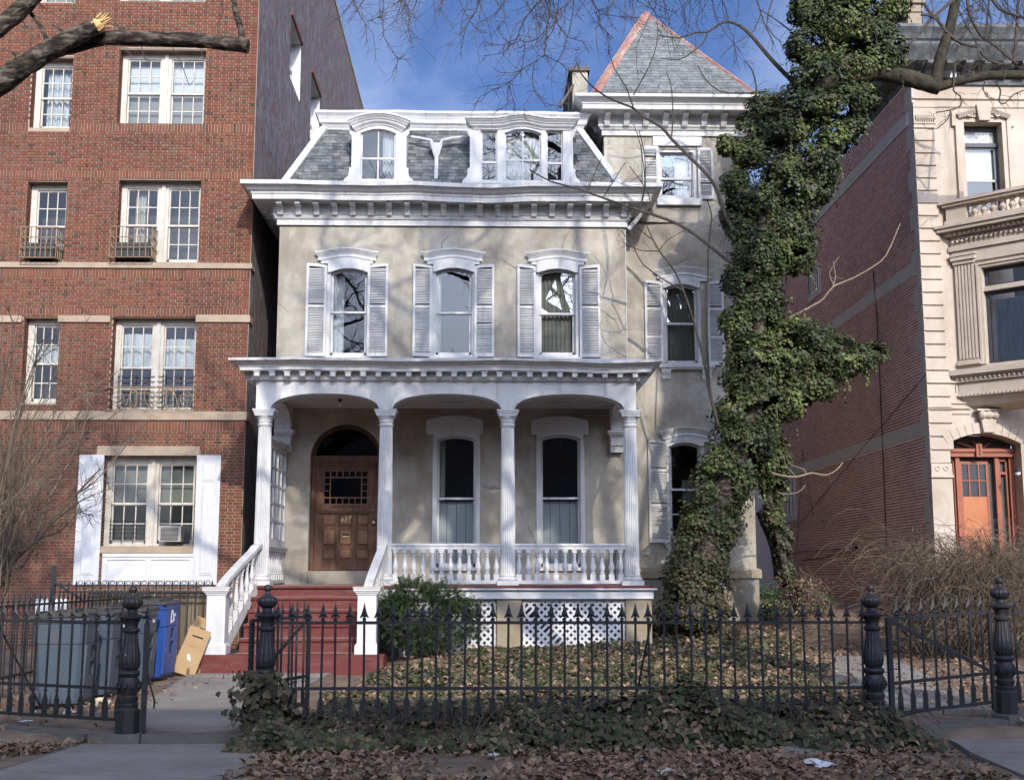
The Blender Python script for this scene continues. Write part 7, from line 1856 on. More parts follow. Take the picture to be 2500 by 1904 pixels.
crumple('flattened_box','flattened brown cardboard on the ground beside the step pad','cardboard',468,1622,0.0,0.5,0.35,0.10,MT['card'],5)
crumple('plastic_wrap','clear pale wrap lying on the bin lids','wrap',368,1462,1.1,0.3,0.3,0.12,MT['paper']).location.z=1.13
for nm,lb,px,py,sx,sy,h,mt in (('paper_scrap','large torn white paper on the bare soil at lower right',1998,1868,0.34,0.22,0.05,'paper'),('paper_scrap','white paper sheet in front of the fence, left of two smaller scraps',2060,1793,0.16,0.12,0.03,'paper'),
    ('paper_scrap','white scrap in front of the fence between two other scraps',2118,1803,0.15,0.09,0.02,'paper'),('paper_scrap','tiny white scrap right of the two fence-side papers',2152,1811,0.10,0.05,0.02,'paper'),
    ('paper_scrap','crumpled white paper on dry leaves below the left fence',170,1766,0.12,0.14,0.09,'paper'),('paper_scrap','small white scrap left of the crumpled paper under the left fence',78,1762,0.10,0.07,0.03,'paper'),
    ('paper_scrap','white scrap lying low on the leaves at far left',62,1786,0.14,0.08,0.02,'paper'),('printed_flyer','crumpled yellow printed flyer against the left fence foot',245,1745,0.42,0.22,0.14,'newsprint'),
    ('paper_scrap','crumpled white paper with red mark in front of the ivy',757,1811,0.16,0.12,0.08,'paper'),('paper_scrap','white scrap on the paving corner below the ivy post',690,1798,0.13,0.07,0.03,'paper'),
    ('paper_scrap','small white scrap in the dry leaves left of centre',1074,1817,0.06,0.08,0.05,'paper'),('paper_scrap','tiny white scrap in the leaves below the fence centre',1402,1808,0.05,0.05,0.04,'paper'),
    ('paper_scrap','grey paper piece on bare soil, lower centre',1204,1848,0.12,0.10,0.04,'greystone'),('paper_scrap','grey plastic piece at the bottom edge right of centre',1625,1888,0.22,0.16,0.04,'greystone'),('plastic_bag','dark scrap of plastic on the soil, lower right of centre',1564,1868,0.16,0.12,0.05,'bin_lid'),
    ('paper_scrap','white scrap at the right edge on the paving',2490,1771,0.14,0.06,0.03,'paper'),('paper_scrap','pale scrap at the corner of the red step pad',476,1629,0.10,0.10,0.05,'paper')):
    crumple(nm,lb,'litter',px,py,-0.1 if py>1700 else 0,sx,sy,h,MT[mt],6,random.uniform(0,3))
m=MB(); a=PZ(2462,1598,0.12); m.tube([a+Vector((0,0,0.1)),a+Vector((1.2,0.3,0.16)),a+Vector((2.4,0.5,0.12))],[0.13,0.14,0.12],12); m.build('fallen_log',MT['log'],None,smooth=True,label='brown fallen log lying right of the last gate post',cat='log')
m=MB(); a=PZ(2370,1582,0.2); m.box(-0.45,0.45,-0.1,0.1,0,0.12); m.build('grey_bundle',MT['greystone'],None,loc=(a.x,a.y,gz(a.x,a.y)+0.01),rot=(0,0.05,0.1),label='grey bundle on the ground behind the closed gate',cat='bundle')
m=MB(); a=PZ(1640,1535,0.45); m.box(-0.3,0.3,-0.15,0.15,0,0.10); m.build('loose_stone',MT['concrete'],None,loc=(a.x,a.y,gz(a.x,a.y)),rot=(0,0,-0.2),label='flat loose stone between porch pier and ivy trunk',cat='stone')
# ================================================================== plants
IVY9 = [(0,0.02),(0.30,-0.14),(0.38,0.08),(0.54,0.26),(0.32,0.44),(0,0.86),(-0.32,0.44),(-0.54,0.26),(-0.38,0.08),(-0.30,-0.14)]
OAK = [(0,0),(0.14,0.10),(0.30,0.20),(0.20,0.36),(0.34,0.52),(0.18,0.68),(0.06,1.0),(-0.10,0.80),(-0.28,0.60),(-0.18,0.42),(-0.32,0.26),(-0.14,0.08)]
LANCE = [(0,0),(0.17,0.25),(0.19,0.55),(0,1.0),(-0.19,0.55),(-0.17,0.25)]
NEEDLE = [(-0.05,0),(0.05,0),(0.04,1.0),(-0.04,1.0)]
def leaf_mesh(name, pts, nrm, size, tip, outline, mat, fold=0.25, curl=0.0):
    """one leaf polygon per point; nrm = face direction, tip = rough direction of the leaf tip"""
    pts = np.asarray(pts,float); nrm=np.asarray(nrm,float); tip=np.asarray(tip,float); size=np.asarray(size,float)
    nrm /= np.linalg.norm(nrm,axis=1,keepdims=True)+1e-9
    t = tip-(tip*nrm).sum(1,keepdims=True)*nrm; t /= np.linalg.norm(t,axis=1,keepdims=True)+1e-9
    b = np.cross(nrm,t); k=len(outline); N=len(pts)
    V=np.empty((N,k,3))
    cu = rng.uniform(0.3,1.7,N)[:,None]*curl
    for j,(x,y) in enumerate(outline):
        zz = fold*abs(x)*-1.0*np.ones((N,1)) - cu*(y-0.3)**2
        V[:,j,:]=pts+size[:,None]*(b*x+t*y+nrm*zz)
    F_=np.arange(N*k).reshape(N,k)
    return np_mesh(name, V.reshape(-1,3), F_, mat)
def rnd_unit(n):
    v=rng.normal(size=(n,3)); return v/np.linalg.norm(v,axis=1,keepdims=True)
def vnoise(p, s, seed=0):
    p=np.asarray(p)*s+seed*13.7
    return (np.sin(p[:,0]*1.7+2*np.sin(p[:,1]*1.3+p[:,2]))+np.sin(p[:,1]*2.1+1.5*np.sin(p[:,2]*1.9))+np.sin(p[:,2]*1.6+1.7*np.sin(p[:,0]*1.1)))/3

def branch_px(mb, pts, Y, w0, w1, n=6, dY=0.0, wob=0.0):
    k=len(pts); out=[]; rad=[]
    for i,(px,py) in enumerate(pts):
        t=i/(k-1); y=Y+dY*t+random.uniform(-wob,wob); p=P(px,py,y); out.append(p); rad.append(max(0.0025,(w0+(w1-w0)*t)/2*y/F))
    # smooth with one subdivision
    q=[out[0]]; rr=[rad[0]]
    for i in range(k-1):
        a=out[max(i-1,0)]; b=out[i]; c=out[i+1]; d=out[min(i+2,k-1)]
        mid=(b+c)*0.5625-(a+d)*0.0625; q+= [mid,c]; rr+=[(rad[i]+rad[i+1])/2,rad[i+1]]
    mb.tube(q,rr,n); return q,rr
def rough_limb(mb, pts, Y, w0, w1, n=22, amp=0.10, seed=1):
    ctrl=[P(px,py,Y) for px,py in pts]; k=len(ctrl); M_=90; cen=[]; rad=[]
    for i in range(M_+1):
        t=i/M_*(k-1); j=min(int(t),k-2); f=t-j; a,b,c,d=ctrl[max(j-1,0)],ctrl[j],ctrl[j+1],ctrl[min(j+2,k-1)]
        cen.append(0.5*((2*b)+(c-a)*f+(2*a-5*b+4*c-d)*f*f+(3*b-a-3*c+d)*f**3)); rad.append((w0+(w1-w0)*i/M_)/2*Y/F)
    o=len(mb.v); L_=0.0; prev=None
    for i in range(M_+1):
        dd=(cen[min(i+1,M_)]-cen[max(i-1,0)]).normalized(); L_+=(cen[i]-cen[max(i-1,0)]).length
        u=dd.orthogonal().normalized() if prev is None else (prev-dd*prev.dot(dd)).normalized(); prev=u; w=dd.cross(u)
        for q in range(n):
            a=6.2832*q/n; ridge=abs(math.sin(a*5+1.3*math.sin(L_*3.1+seed)+2.2*math.sin(L_*7.7+a*2)))*0.9+0.6*math.sin(L_*21+a*3+seed)*math.sin(a*7+L_*9)
            lump=0.35*math.sin(L_*2.1+seed)+0.5*math.sin(L_*5.3+2*a+seed*2)
            r=rad[i]*(1+amp*(ridge-0.5)+0.07*lump); mb.v.append(tuple(cen[i]+(u*math.cos(a)+w*math.sin(a))*r))
    for i in range(M_):
        for q in range(n): mb.f.append((o+i*n+q,o+i*n+(q+1)%n,o+(i+1)*n+(q+1)%n,o+(i+1)*n+q)); mb.m.append(0)
    e=len(mb.v); mb.v.append(tuple(cen[-1]+(cen[-1]-cen[-2])*0.6))
    for q in range(n): mb.f.append((o+M_*n+q,o+M_*n+(q+1)%n,e)); mb.m.append(0)
def twiglets(mb, q, rr, n, L, r=0.004, down=0.3, sub=True):
    for _ in range(n):
        i=random.randrange(1,len(q)); p=q[i].lerp(q[i-1],random.random()); d=(q[i]-q[i-1]).normalized()
        v=(d*random.uniform(0.2,1.0)+Vector((random.gauss(0,0.7),random.gauss(0,0.4),random.gauss(0,0.7)-down))).normalized()
        l=L*random.uniform(0.4,1.3); r0=min(r,rr[i]*0.8); p1=p+v*l*0.5+Vector((random.gauss(0,l*0.08),0,random.gauss(0,l*0.08))); p2=p1+(v+Vector((random.gauss(0,0.4),0,random.gauss(0,0.4)))).normalized()*l*0.5
        mb.tube([p,p1,p2],[r0,r0*0.75,r0*0.45],4)
        if sub and random.random()<0.7:
            v2=(v+Vector((random.gauss(0,0.8),random.gauss(0,0.3),random.gauss(0,0.8)))).normalized(); mb.tube([p1,p1+v2*l*0.35],[r0*0.6,r0*0.4],4)
def grow(mb, p, d, L, r, lev, kink=0.22, droop=0.0, ratio=0.72, up=0.1, zmin=-1e9, nside=6):
    n=4; pts=[p.copy()]; rad=[r]; dd=d.normalized()
    for i in range(n):
        dd=(dd+Vector((random.gauss(0,kink),random.gauss(0,kink),random.gauss(0,kink)+up-droop))).normalized()
        p=p+dd*(L/n); pts.append(p.copy()); rad.append(r*(1-0.42*(i+1)/n))
    mb.tube(pts,rad,max(3,nside),cap=False)
    if lev<=0: return
    for i in range(1,n+1):
        k=2 if i==n else (1 if random.random()<0.75 else 0)
        for _ in range(k):
            v=(dd*0.75+Vector((random.gauss(0,0.65),random.gauss(0,0.65),random.gauss(0,0.5)))).normalized()
            if pts[i].z+v.z*L*ratio<zmin: v.z=abs(v.z)
            grow(mb,pts[i],v,L*ratio*random.uniform(0.7,1.1),rad[i]*0.66,lev-1,kink*1.05,droop,ratio,up,zmin,max(3,nside-1))

# ---------------------------------------------------------------- ivy-clad tree
base_t = P(1700,1510,24.2)
itree = thing('ivy_tree', 'tall leaning tree smothered in dark ivy in front of the tower', 'tree', (base_t.x,24.2,0.45))
tk = MB()
cl = [(1690,1530),(1700,1450),(1725,1340),(1760,1220),(1800,1110),(1835,1000),(1850,880),(1845,760),(1850,620),(1880,480),(1920,360),(1975,230),(2030,100),(2080,-40),(2110,-160)]
branch_px(tk, cl, 24.2, 62, 36, 10, -1.2)
branch_px(tk, [(1950,1500),(1915,1380),(1890,1260),(1850,1130),(1835,1010)], 24.7, 16, 26, 8, -0.7)
branch_px(tk, [(1895,1415),(1885,1340),(1862,1280),(1850,1250)], 24.9, 10, 10, 6)
branch_px(tk, [(1975,230),(2040,180),(2110,100),(2170,0),(2210,-100)], 23.1, 36, 24, 8)
tk.build('trunk', MT['bark'], itree, smooth=True)
Y4 = 23.0
def c3(L_): return [(2150+x/5.091, y/5.091) for x,y in L_]
lm = MB()
rough_limb(lm, [(1985,215)]+c3([(-250,930),(-60,905),(120,930),(300,965),(480,1015),(640,1060),(730,1085)]), Y4, 46, 42, amp=0.05)
branch_px(lm, c3([(680,1040),(700,930),(745,700),(835,440),(895,200),(945,-60),(980,-300)]), Y4-0.05, 32, 24, 10)
branch_px(lm, c3([(700,1090),(800,1065),(950,1015),(1200,960),(1450,935),(1782,935),(2100,915)]), Y4-0.02, 24, 24, 10)
lm.build('limb', MT['bark_moss'], itree, smooth=True)
tw = MB()
for L_,w0,w1 in (([(1070,-60),(1085,60),(1110,200),(1250,450),(1420,570),(1560,690),(1700,800)],9,6),([(540,40),(620,170),(700,240),(820,400),(1000,540),(1200,580)],8,9),([(640,210),(480,430),(340,560),(200,680),(-50,760)],9,4),([(950,-30),(800,90),(640,230)],10,8),
    ([(1640,860),(1680,500),(1700,180),(1715,-60)],8,7),([(1240,640),(1350,750),(1500,800),(1620,800)],9,7),([(1350,30),(1325,200),(1305,420)],5,4),([(1380,-20),(1450,80),(1540,150),(1700,200),(1850,250)],10,7),([(920,870),(945,640),(955,560)],5,4),
    ([(920,870),(905,1130),(985,1190),(1000,1310),(870,1370),(690,1400)],5,3),([(870,1370),(835,1480),(700,1600),(590,1610)],3.5,2),([(1430,1010),(1490,1130),(1475,1270),(1550,1285),(1650,1180),(1800,1120)],4.5,3),([(1300,1020),(1270,1110),(1350,1220),(1460,1240)],3.5,2.5),
    ([(500,190),(630,200),(770,320)],7,6),([(1000,520),(1080,360),(1130,200)],4,3),([(960,330),(1100,200),(1290,60)],3.5,2.5),([(330,830),(310,700),(330,600)],4,3),([(300,830),(520,700),(700,590)],4,3),([(980,200),(1100,90),(1300,-20)],4,3),([(1310,420),(1450,520),(1640,280)],3,2)):
    q,rr = branch_px(tw, c3(L_), Y4-0.1, w0, w1, 6, wob=0.05); twiglets(tw,q,rr,7,0.35,0.006)
for _ in range(60):
    a=P(random.uniform(2320,2480),random.uniform(110,175),Y4+random.uniform(-0.3,0.3)); d=Vector((random.gauss(0.4,0.5),random.gauss(0,0.3),random.gauss(0.3,0.5))).normalized(); tw.tube([a,a+d*0.25,a+d*0.5+Vector((0,0,random.gauss(0,0.08)))],[0.006,0.005,0.003],4)
tw.build('branches', MT['bark_lt'], itree, kind='stuff')
# suckers and long shoots in front of the tower
def c5(L_): return [(1480+x/2.8, 320+y/2.8) for x,y in L_]
def cc3(L_): return [(1300+x/2.8, y/2.8) for x,y in L_]
sh_ = MB()
for L_,w0,w1,Yq in ((c5([(860,900),(800,860),(640,730),(500,640),(330,575),(220,540),(40,480)])+cc3([(290,1285),(120,1240),(-20,1160)]),10,3,23.4),
    (cc3([(1400,1600),(1330,1500),(1290,1380),(1262,1300),(1200,1200),(1080,1080),(950,950),(880,870),(760,800),(690,740),(560,690),(440,620),(335,510),(300,420)]),12,3,23.4),
    (cc3([(1780,560),(1690,470),(1600,370),(1500,250),(1420,180),(1340,150),(1270,170),(1200,220),(1110,225),(1000,262),(850,240)]),12,3,23.6),(cc3([(1200,215),(1170,290),(1090,360),(1000,410),(880,400)]),5,2,23.55),
    ([(1757,1042)]+c5([(715,1800),(702,1680),(690,1400),(695,1100),(697,850),(715,650),(720,570),(690,470)]),7,2.5,23.7),
    ([(1755,1040)]+c5([(710,1800),(690,1680),(640,1450),(560,1180),(470,960),(370,830),(320,740),(260,610)]),8,2.5,23.6),
    (c5([(525,1090),(400,1020),(250,910),(180,780),(100,680)]),4,2,23.5),(c5([(360,820),(420,745),(535,680)]),3,2,23.5),(c5([(320,745),(190,640),(130,540)]),3,2,23.5),(c5([(360,820),(230,815),(110,760)]),3,2,23.5),(c5([(475,910),(540,880),(610,855)]),3,2,23.6),
    (c5([(230,540),(265,370),(262,160),(225,0)]),4,2.5,23.45),(c5([(320,575),(290,430),(240,350),(160,240)]),3.5,2,23.4),(cc3([(690,740),(640,600),(560,470),(520,340)]),4,2,23.4),(cc3([(690,650),(800,450),(850,300),(855,160)]),4,2,23.45),(cc3([(950,945),(960,800),(950,600),(915,500)]),4,2,23.4),
    (cc3([(370,1310),(430,1180),(470,1090)]),3,2,23.4),(cc3([(480,1355),(560,1230),(635,1110)]),3,2,23.4),(cc3([(740,1410),(770,1260),(740,1000),(690,850)]),3.5,2,23.45),(cc3([(1590,630),(1430,640),(1280,625),(1180,540),(1130,450)]),5,2,23.6),(cc3([(1525,790),(1530,600),(1500,480),(1450,420)]),5,2.5,23.6),(cc3([(1560,100),(1500,230),(1380,300),(1280,400)]),3,2,23.6),
    (cc3([(1640,0),(1600,180),(1700,290)]),4,2,23.6),(cc3([(1760,210),(1640,120),(1540,60)]),4,2,23.6),(cc3([(1530,-20),(1580,150),(1650,300)]),4,2.5,23.6)):
    q,rr = branch_px(sh_, L_, Yq, w0, w1, 6, wob=0.03); twiglets(sh_,q,rr,9,0.32,0.0045)
for cx_,cy_ in ((1616,20),(1486,110),(1408,140)):
    for _ in range(26):
        a=P(cx_+random.gauss(0,4),cy_+random.uniform(-25,25),23.4); v=Vector((random.gauss(0,1),random.gauss(0,1),random.gauss(0.3,1))).normalized(); sh_.tube([a,a+v*0.035],[0.007,0.009],4)
sh_.build('shoots', MT['bark_lt'], itree, kind='stuff')
vc = MB()
def c3b(L_): return [(1830+x/4.2,1100+y/4.2) for x,y in L_]
def c8(L_): return [(1800+x/2.4,650+y/2.4) for x,y in L_]
for L_,w0,w1 in ((c3b([(230,230),(320,255),(480,270),(630,230),(720,245),(810,245),(900,190),(955,120)]),6,3),(c3b([(580,250),(560,190),(430,150),(370,40)]),3,1.8),(c3b([(480,270),(420,205),(360,150)]),2.5,1.5),(c3b([(290,430),(390,445),(500,425),(575,350)]),3,2),
    ([(1880,800),(1940,770)]+c8([(480,210),(520,170),(570,115),(680,70),(800,0),(870,-60),(930,-190),(955,-250)]),6,2.5),(c8([(560,120),(575,60),(560,-30)]),3,2),(c8([(570,115),(540,40),(600,-60)]),2.5,1.5)):
    q,rr=branch_px(vc,L_,23.7,w0,w1,5,wob=0.03); twiglets(vc,q,rr,3,0.18,0.003)
vc.build('bare_vine', MT['vine_cane'], itree, kind='stuff')
ELL = [(1690,1490,88,55,24.2),(1697,1430,84,78,24.2),(1712,1350,76,80,24.2),(1730,1275,72,70,24.2),(1758,1205,74,70,24.1),(1788,1135,82,72,24.0),(1820,1065,82,66,23.9),(1838,1000,86,66,23.8),
 (1880,1120,52,60,24.2),(1888,1185,46,65,24.4),(1893,1255,38,60,24.5),(1903,1325,34,56,24.6),(1922,1390,26,46,24.7),(1948,1448,20,40,24.7),
 (1848,935,88,66,23.8),(1868,870,98,68,23.7),(1950,852,88,76,23.6),(2030,872,74,58,23.5),(2095,872,58,40,23.4),(2130,868,34,30,23.4),(1990,935,66,44,23.6),(1925,965,62,52,23.7),
 (1830,800,64,58,23.7),(1792,776,34,34,23.7),(1852,740,68,68,23.7),(1822,680,60,58,23.7),(1862,625,82,66,23.6),(1910,560,82,66,23.6),(1828,552,58,54,23.6),(1790,530,34,42,23.6),(1950,620,44,60,23.6),
 (1855,485,82,56,23.5),(1935,470,76,56,23.5),(1800,442,40,46,23.5),(1903,402,84,56,23.4),(1830,372,54,44,23.4),(1782,352,30,32,23.4),(1975,400,70,46,23.4),(2035,335,52,54,23.3),(2010,445,40,50,23.4),
 (1903,312,84,56,23.3),(1965,252,88,56,23.2),(2040,250,74,56,23.2),(1862,262,44,44,23.3),(1835,300,40,36,23.3),(2005,182,84,56,23.1),(2085,152,74,56,23.1),(1975,105,66,56,23.1),(2060,62,84,56,23.0),(2140,62,62,56,23.0),(2165,130,42,56,23.0),(1980,25,60,56,23.1),(2080,-30,92,56,23.0),(2175,0,46,56,23.0),(2110,240,50,40,23.1),(2085,290,36,44,23.2)]
def ell_world(e):
    c=P(e[0],e[1],e[4]); s=e[4]/F*1.02; return np.array(c), np.array([e[2]*s, max(e[2],e[3])*s*0.85, e[3]*s])
EW=[ell_world(e) for e in ELL]
def scatter_ell(EW, dens, inner=0.62, seed=0, thresh=-0.55, skipy=None):
    PT,NR=[],[]
    for idx,(c,r) in enumerate(EW):
        area=(r[0]*r[2]+r[1]*r[2]+r[0]*r[1])*4.2; n=int(dens*area)
        v=rnd_unit(n); lump=1+0.16*vnoise(v*r+c,5.0,seed)+0.08*vnoise(v*r+c,11.0,seed+2)
        f=rng.uniform(inner,1.06,n)**0.8*lump; f=np.where(rng.random(n)<0.07,f*1.15,f)
        p=c+v*r*f[:,None]; keep=vnoise(p,4.2,seed+1)>thresh
        p,v=p[keep],v[keep]
        # drop what lies deep inside a neighbour
        ok=np.ones(len(p),bool)
        for j,(c2,r2) in enumerate(EW):
            if j==idx or np.abs(c2-c).max()>3: continue
            ok&=(((p-c2)/r2)**2).sum(1)>0.42
        PT.append(p[ok]); NR.append((v/r)[ok])
    return np.vstack(PT),np.vstack(NR)
pts,nr=scatter_ell([(c+np.array([0.05,0,0.03])*np.sin(i*2.4),r*(0.92+0.15*((i*0.618)%1))*(0.78 if 8<=i<=13 else 1.0)) for i,(c,r) in enumerate(EW)],1600,0.48,0,-0.27)
nr/=np.linalg.norm(nr,axis=1,keepdims=True)
N=len(pts); print('ivy leaves',N)
n2=nr*0.9+np.array([0.05,-0.25,0.45])+rnd_unit(N)*0.55; tp=np.tile(np.array([0,0,-1.0]),(N,1))+nr*0.4+rnd_unit(N)*0.7
size=rng.uniform(0.035,0.10,N)*(0.85+0.25*vnoise(pts,3.0,9))
low=np.clip((3.6-pts[:,2])/2.6,0,1); pick=rng.random(N)
brown=pick<0.15+0.68*low; light=(~brown)&((vnoise(pts,2.3,5)>0.18)&(rng.random(N)<0.8)&(pts[:,2]>2.6))  # paler clumps put the look of sunlit ivy into the leaf colour
for nm,mk,mt in (('ivy_leaves',~brown&~light,'ivy'),('pale_ivy_leaves',light,'ivy_lt'),('dull_ivy_leaves',brown,'ivy_br')):
    obj(nm, leaf_mesh(nm,pts[mk],n2[mk],size[mk],tp[mk],IVY9,MT[mt],0.3,0.25), itree, kind='stuff')
# trailing strands hanging off the ivy
ts=MB(); TP_=[]; TN_=[]; TT_=[]
sel=rng.choice(N,260,replace=False)
for i in sel:
    a=Vector(pts[i]); 
    if a.z<2.2: continue
    L_=random.uniform(0.15,0.55); o_=Vector(nr[i])*0.10; p=[a,a+o_+Vector((0,0,-L_*0.4)),a+o_*1.2+Vector((random.gauss(0,0.05),random.gauss(0,0.05),-L_))]
    ts.tube(p,[0.005,0.004,0.003],4)
    for k in range(7):
        t=k/6; q=p[0].lerp(p[1],min(1,t*2)) if t<0.5 else p[1].lerp(p[2],t*2-1); TP_.append(list(q)); v=rnd_unit(1)[0]; TN_.append([v[0]*0.6+nr[i][0],v[1]*0.6+nr[i][1]-0.3,v[2]*0.5+0.4]); TT_.append([v[1],v[2]*0.5,-1.0])
ts.build('trailing_stems', MT['twig'], itree, kind='stuff')
obj('trailing_ivy_leaves', leaf_mesh('trailing_ivy_leaves',TP_,TN_,rng.uniform(0.04,0.085,len(TP_)),TT_,IVY9,MT['ivy_lt'],0.3,0.3), itree, kind='stuff')
# hanging dry strands at the foot of the second stem
st_=MB()
for _ in range(90):
    a=P(random.uniform(1900,1985),random.uniform(1380,1450),24.5+random.uniform(-0.3,0.3)); b=PZ(random.uniform(1930,2060),random.uniform(1488,1515),0.6); m_=(a+b)/2+Vector((random.gauss(0,0.1),random.gauss(0,0.1),random.gauss(0.1,0.1))); st_.tube([a,m_,b],[0.005,0.005,0.004],4)
st_.build('dry_strands', MT['vine_cane'], itree, kind='stuff')
dp=np.array([list(P(random.gauss(1965,30),random.uniform(1410,1505),24.4+random.uniform(-0.4,0.4))) for _ in range(420)])
obj('pale_strand_leaves', leaf_mesh('pale_strand_leaves',dp,rnd_unit(420)+np.array([0,-0.6,0.5]),rng.uniform(0.04,0.08,420),rnd_unit(420),LANCE,MT['dry'],0.3,0.4), itree, kind='stuff')

# ---------------------------------------------------------------- ivy on the ground, on the fence, fallen leaves
def gzv(p): return np.array([gz(x,y) for x,y in p[:,:2]])
def bed(n):
    P_=[]
    while len(P_)<n:
        x=rng.uniform(-2.1,6.4,n); y=rng.uniform(13.2,25.8,n)
        right=4.25+0.15*(y-13.2)+0.22*np.sin(y*1.7); right=np.where((y>22.6),np.where(x>3.3,right,-9),right); left=-2.0+0.10*(y-13.2)+0.2*np.sin(y*2.3)+np.where(y>20.2,0.9,0)
        dens=np.clip(1.15-(y-13)/18.0,0.40,1)-0.25*(x>3.4)+0.25*np.sin(x*2.1+y)*np.sin(y*1.3-x)
        ok=(x>left)&(x<right)&(rng.random(n)<dens); P_+=list(zip(x[ok],y[ok]))
    return np.array(P_[:n])
nb=44000; xy=bed(nb); hh=rng.uniform(0.0,0.20,nb)**1.0*(0.6+0.5*np.sin(xy[:,0]*1.9)*np.sin(xy[:,1]*1.3))
pt=np.column_stack([xy, gzv(xy)+0.03+np.abs(hh)])
nrm_=np.tile(np.array([0,-0.35,1.0]),(nb,1))+rnd_unit(nb)*0.75; tp=np.tile(np.array([0,-0.7,-0.3]),(nb,1))+rnd_unit(nb)
sz=rng.uniform(0.05,0.095,nb); pk=rng.random(nb)
root=obj('ivy_ground_cover', leaf_mesh('ivy_ground_cover',pt[pk<0.26],nrm_[pk<0.26],sz[pk<0.26],tp[pk<0.26],IVY9,MT['ivy'],0.3,0.3), None, kind='stuff', label='low green ivy covering the garden bed behind the fence', cat='ivy')
obj('dull_ivy_leaves', leaf_mesh('dull_ivy_leaves',pt[(pk>=0.26)&(pk<0.74)],nrm_[(pk>=0.26)&(pk<0.74)],sz[(pk>=0.26)&(pk<0.74)],tp[(pk>=0.26)&(pk<0.74)],IVY9,MT['ivy_br'],0.3,0.3), root, kind='stuff')
obj('dead_ivy_leaves', leaf_mesh('dead_ivy_leaves',pt[pk>=0.74],nrm_[pk>=0.74],sz[pk>=0.74],tp[pk>=0.74],IVY9,MT['dry'],0.3,0.6), root, kind='stuff')
# mound along the fence
def mound_h(x):
    h=0.20+0.07*np.sin(x*0.9-1.2)+0.06*np.sin(x*1.3+0.6)+0.06*np.sin(x*3.7)+0.16*np.exp(-((x-2.0)/0.8)**2)+0.16*np.exp(-((x+2.1)/0.25)**2)
    return h*np.clip((x+2.45)/0.35,0,1)*np.clip((4.55-x)/0.4,0,1)
nm_=21000; x=rng.uniform(-2.5,4.55,nm_); th=rng.uniform(0.02,math.pi-0.25,nm_); f=rng.uniform(0.60,1.10,nm_)+0.16*np.sin(x*7+th*4)*np.sin(x*3.1+1)
H_=mound_h(x)+0.1; W_=0.62+0.10*np.sin(x*2.3)
pt=np.column_stack([x,12.92-np.cos(th)*W_*f*np.where(np.cos(th)>0,1.0,0.55),-0.11+np.sin(th)*(H_)*f])
keep=pt[:,2]>-0.09; pt=pt[keep]; th=th[keep]; N=len(pt)
nrm_=np.column_stack([np.zeros(N),-np.cos(th)*1.0-0.2,np.sin(th)*0.9+0.25])+rnd_unit(N)*0.65; tp=np.tile(np.array([0,-0.5,-0.9]),(N,1))+rnd_unit(N)*0.9
sz=rng.uniform(0.05,0.10,N); pk=rng.random(N)+0.15*np.sin(pt[:,0]*4)*np.sin(pt[:,2]*9)
root=obj('ivy_hedge', leaf_mesh('ivy_hedge',pt[pk<0.27],nrm_[pk<0.27],sz[pk<0.27],tp[pk<0.27],IVY9,MT['ivy'],0.3,0.3), None, kind='stuff', label='dark ivy heaped along the foot of the iron fence', cat='ivy')
a_=(pk>=0.27)&(pk<0.86)
obj('dull_ivy_leaves', leaf_mesh('dull_ivy_leaves',pt[a_],nrm_[a_],sz[a_],tp[a_],IVY9,MT['ivy_br'],0.3,0.35), root, kind='stuff')
obj('dead_ivy_leaves', leaf_mesh('dead_ivy_leaves',pt[pk>=0.86],nrm_[pk>=0.86],sz[pk>=0.86],tp[pk>=0.86],OAK,MT['dry'],0.3,0.6), root, kind='stuff')
vm=MB()
for _ in range(220):
    xx=random.uniform(-2.4,4.4); h=float(mound_h(np.array([xx]))[0]); a=Vector((xx,12.95+random.uniform(-0.1,0.1),random.uniform(0.1,h+0.1))); b=Vector((xx+random.gauss(0,0.25),12.95-random.uniform(0.25,0.75),random.uniform(-0.08,0.15))); vm.tube([a,(a+b)/2+Vector((0,-0.12,0.12)),b],[0.004,0.004,0.003],4)
vm.build('vine_stems', MT['twig'], root, kind='stuff')
# ivy climbing the gate post
n_=560; a=rng.uniform(0,6.283,n_); z=np.clip(rng.normal(0.42,0.14,n_),0.03,0.62); z=np.where(rng.random(n_)<0.4,rng.uniform(0.02,0.4,n_),z); rr=0.11+0.24*rng.random(n_)**1.5*(0.7+0.5*np.sin(a*3+z*9)); pt=np.column_stack([PXs[1]+np.cos(a)*rr*1.25-0.02,12.98+np.sin(a)*rr,z])
nrm_=np.column_stack([np.cos(a),np.sin(a)-0.3,0.4*np.ones(n_)])+rnd_unit(n_)*0.6
obj('post_ivy_leaves', leaf_mesh('post_ivy_leaves',pt,nrm_,rng.uniform(0.05,0.10,n_),np.tile(np.array([0,0,-1.0]),(n_,1))+rnd_unit(n_)*0.7,IVY9,MT['ivy_br'],0.3,0.3), root, kind='stuff')
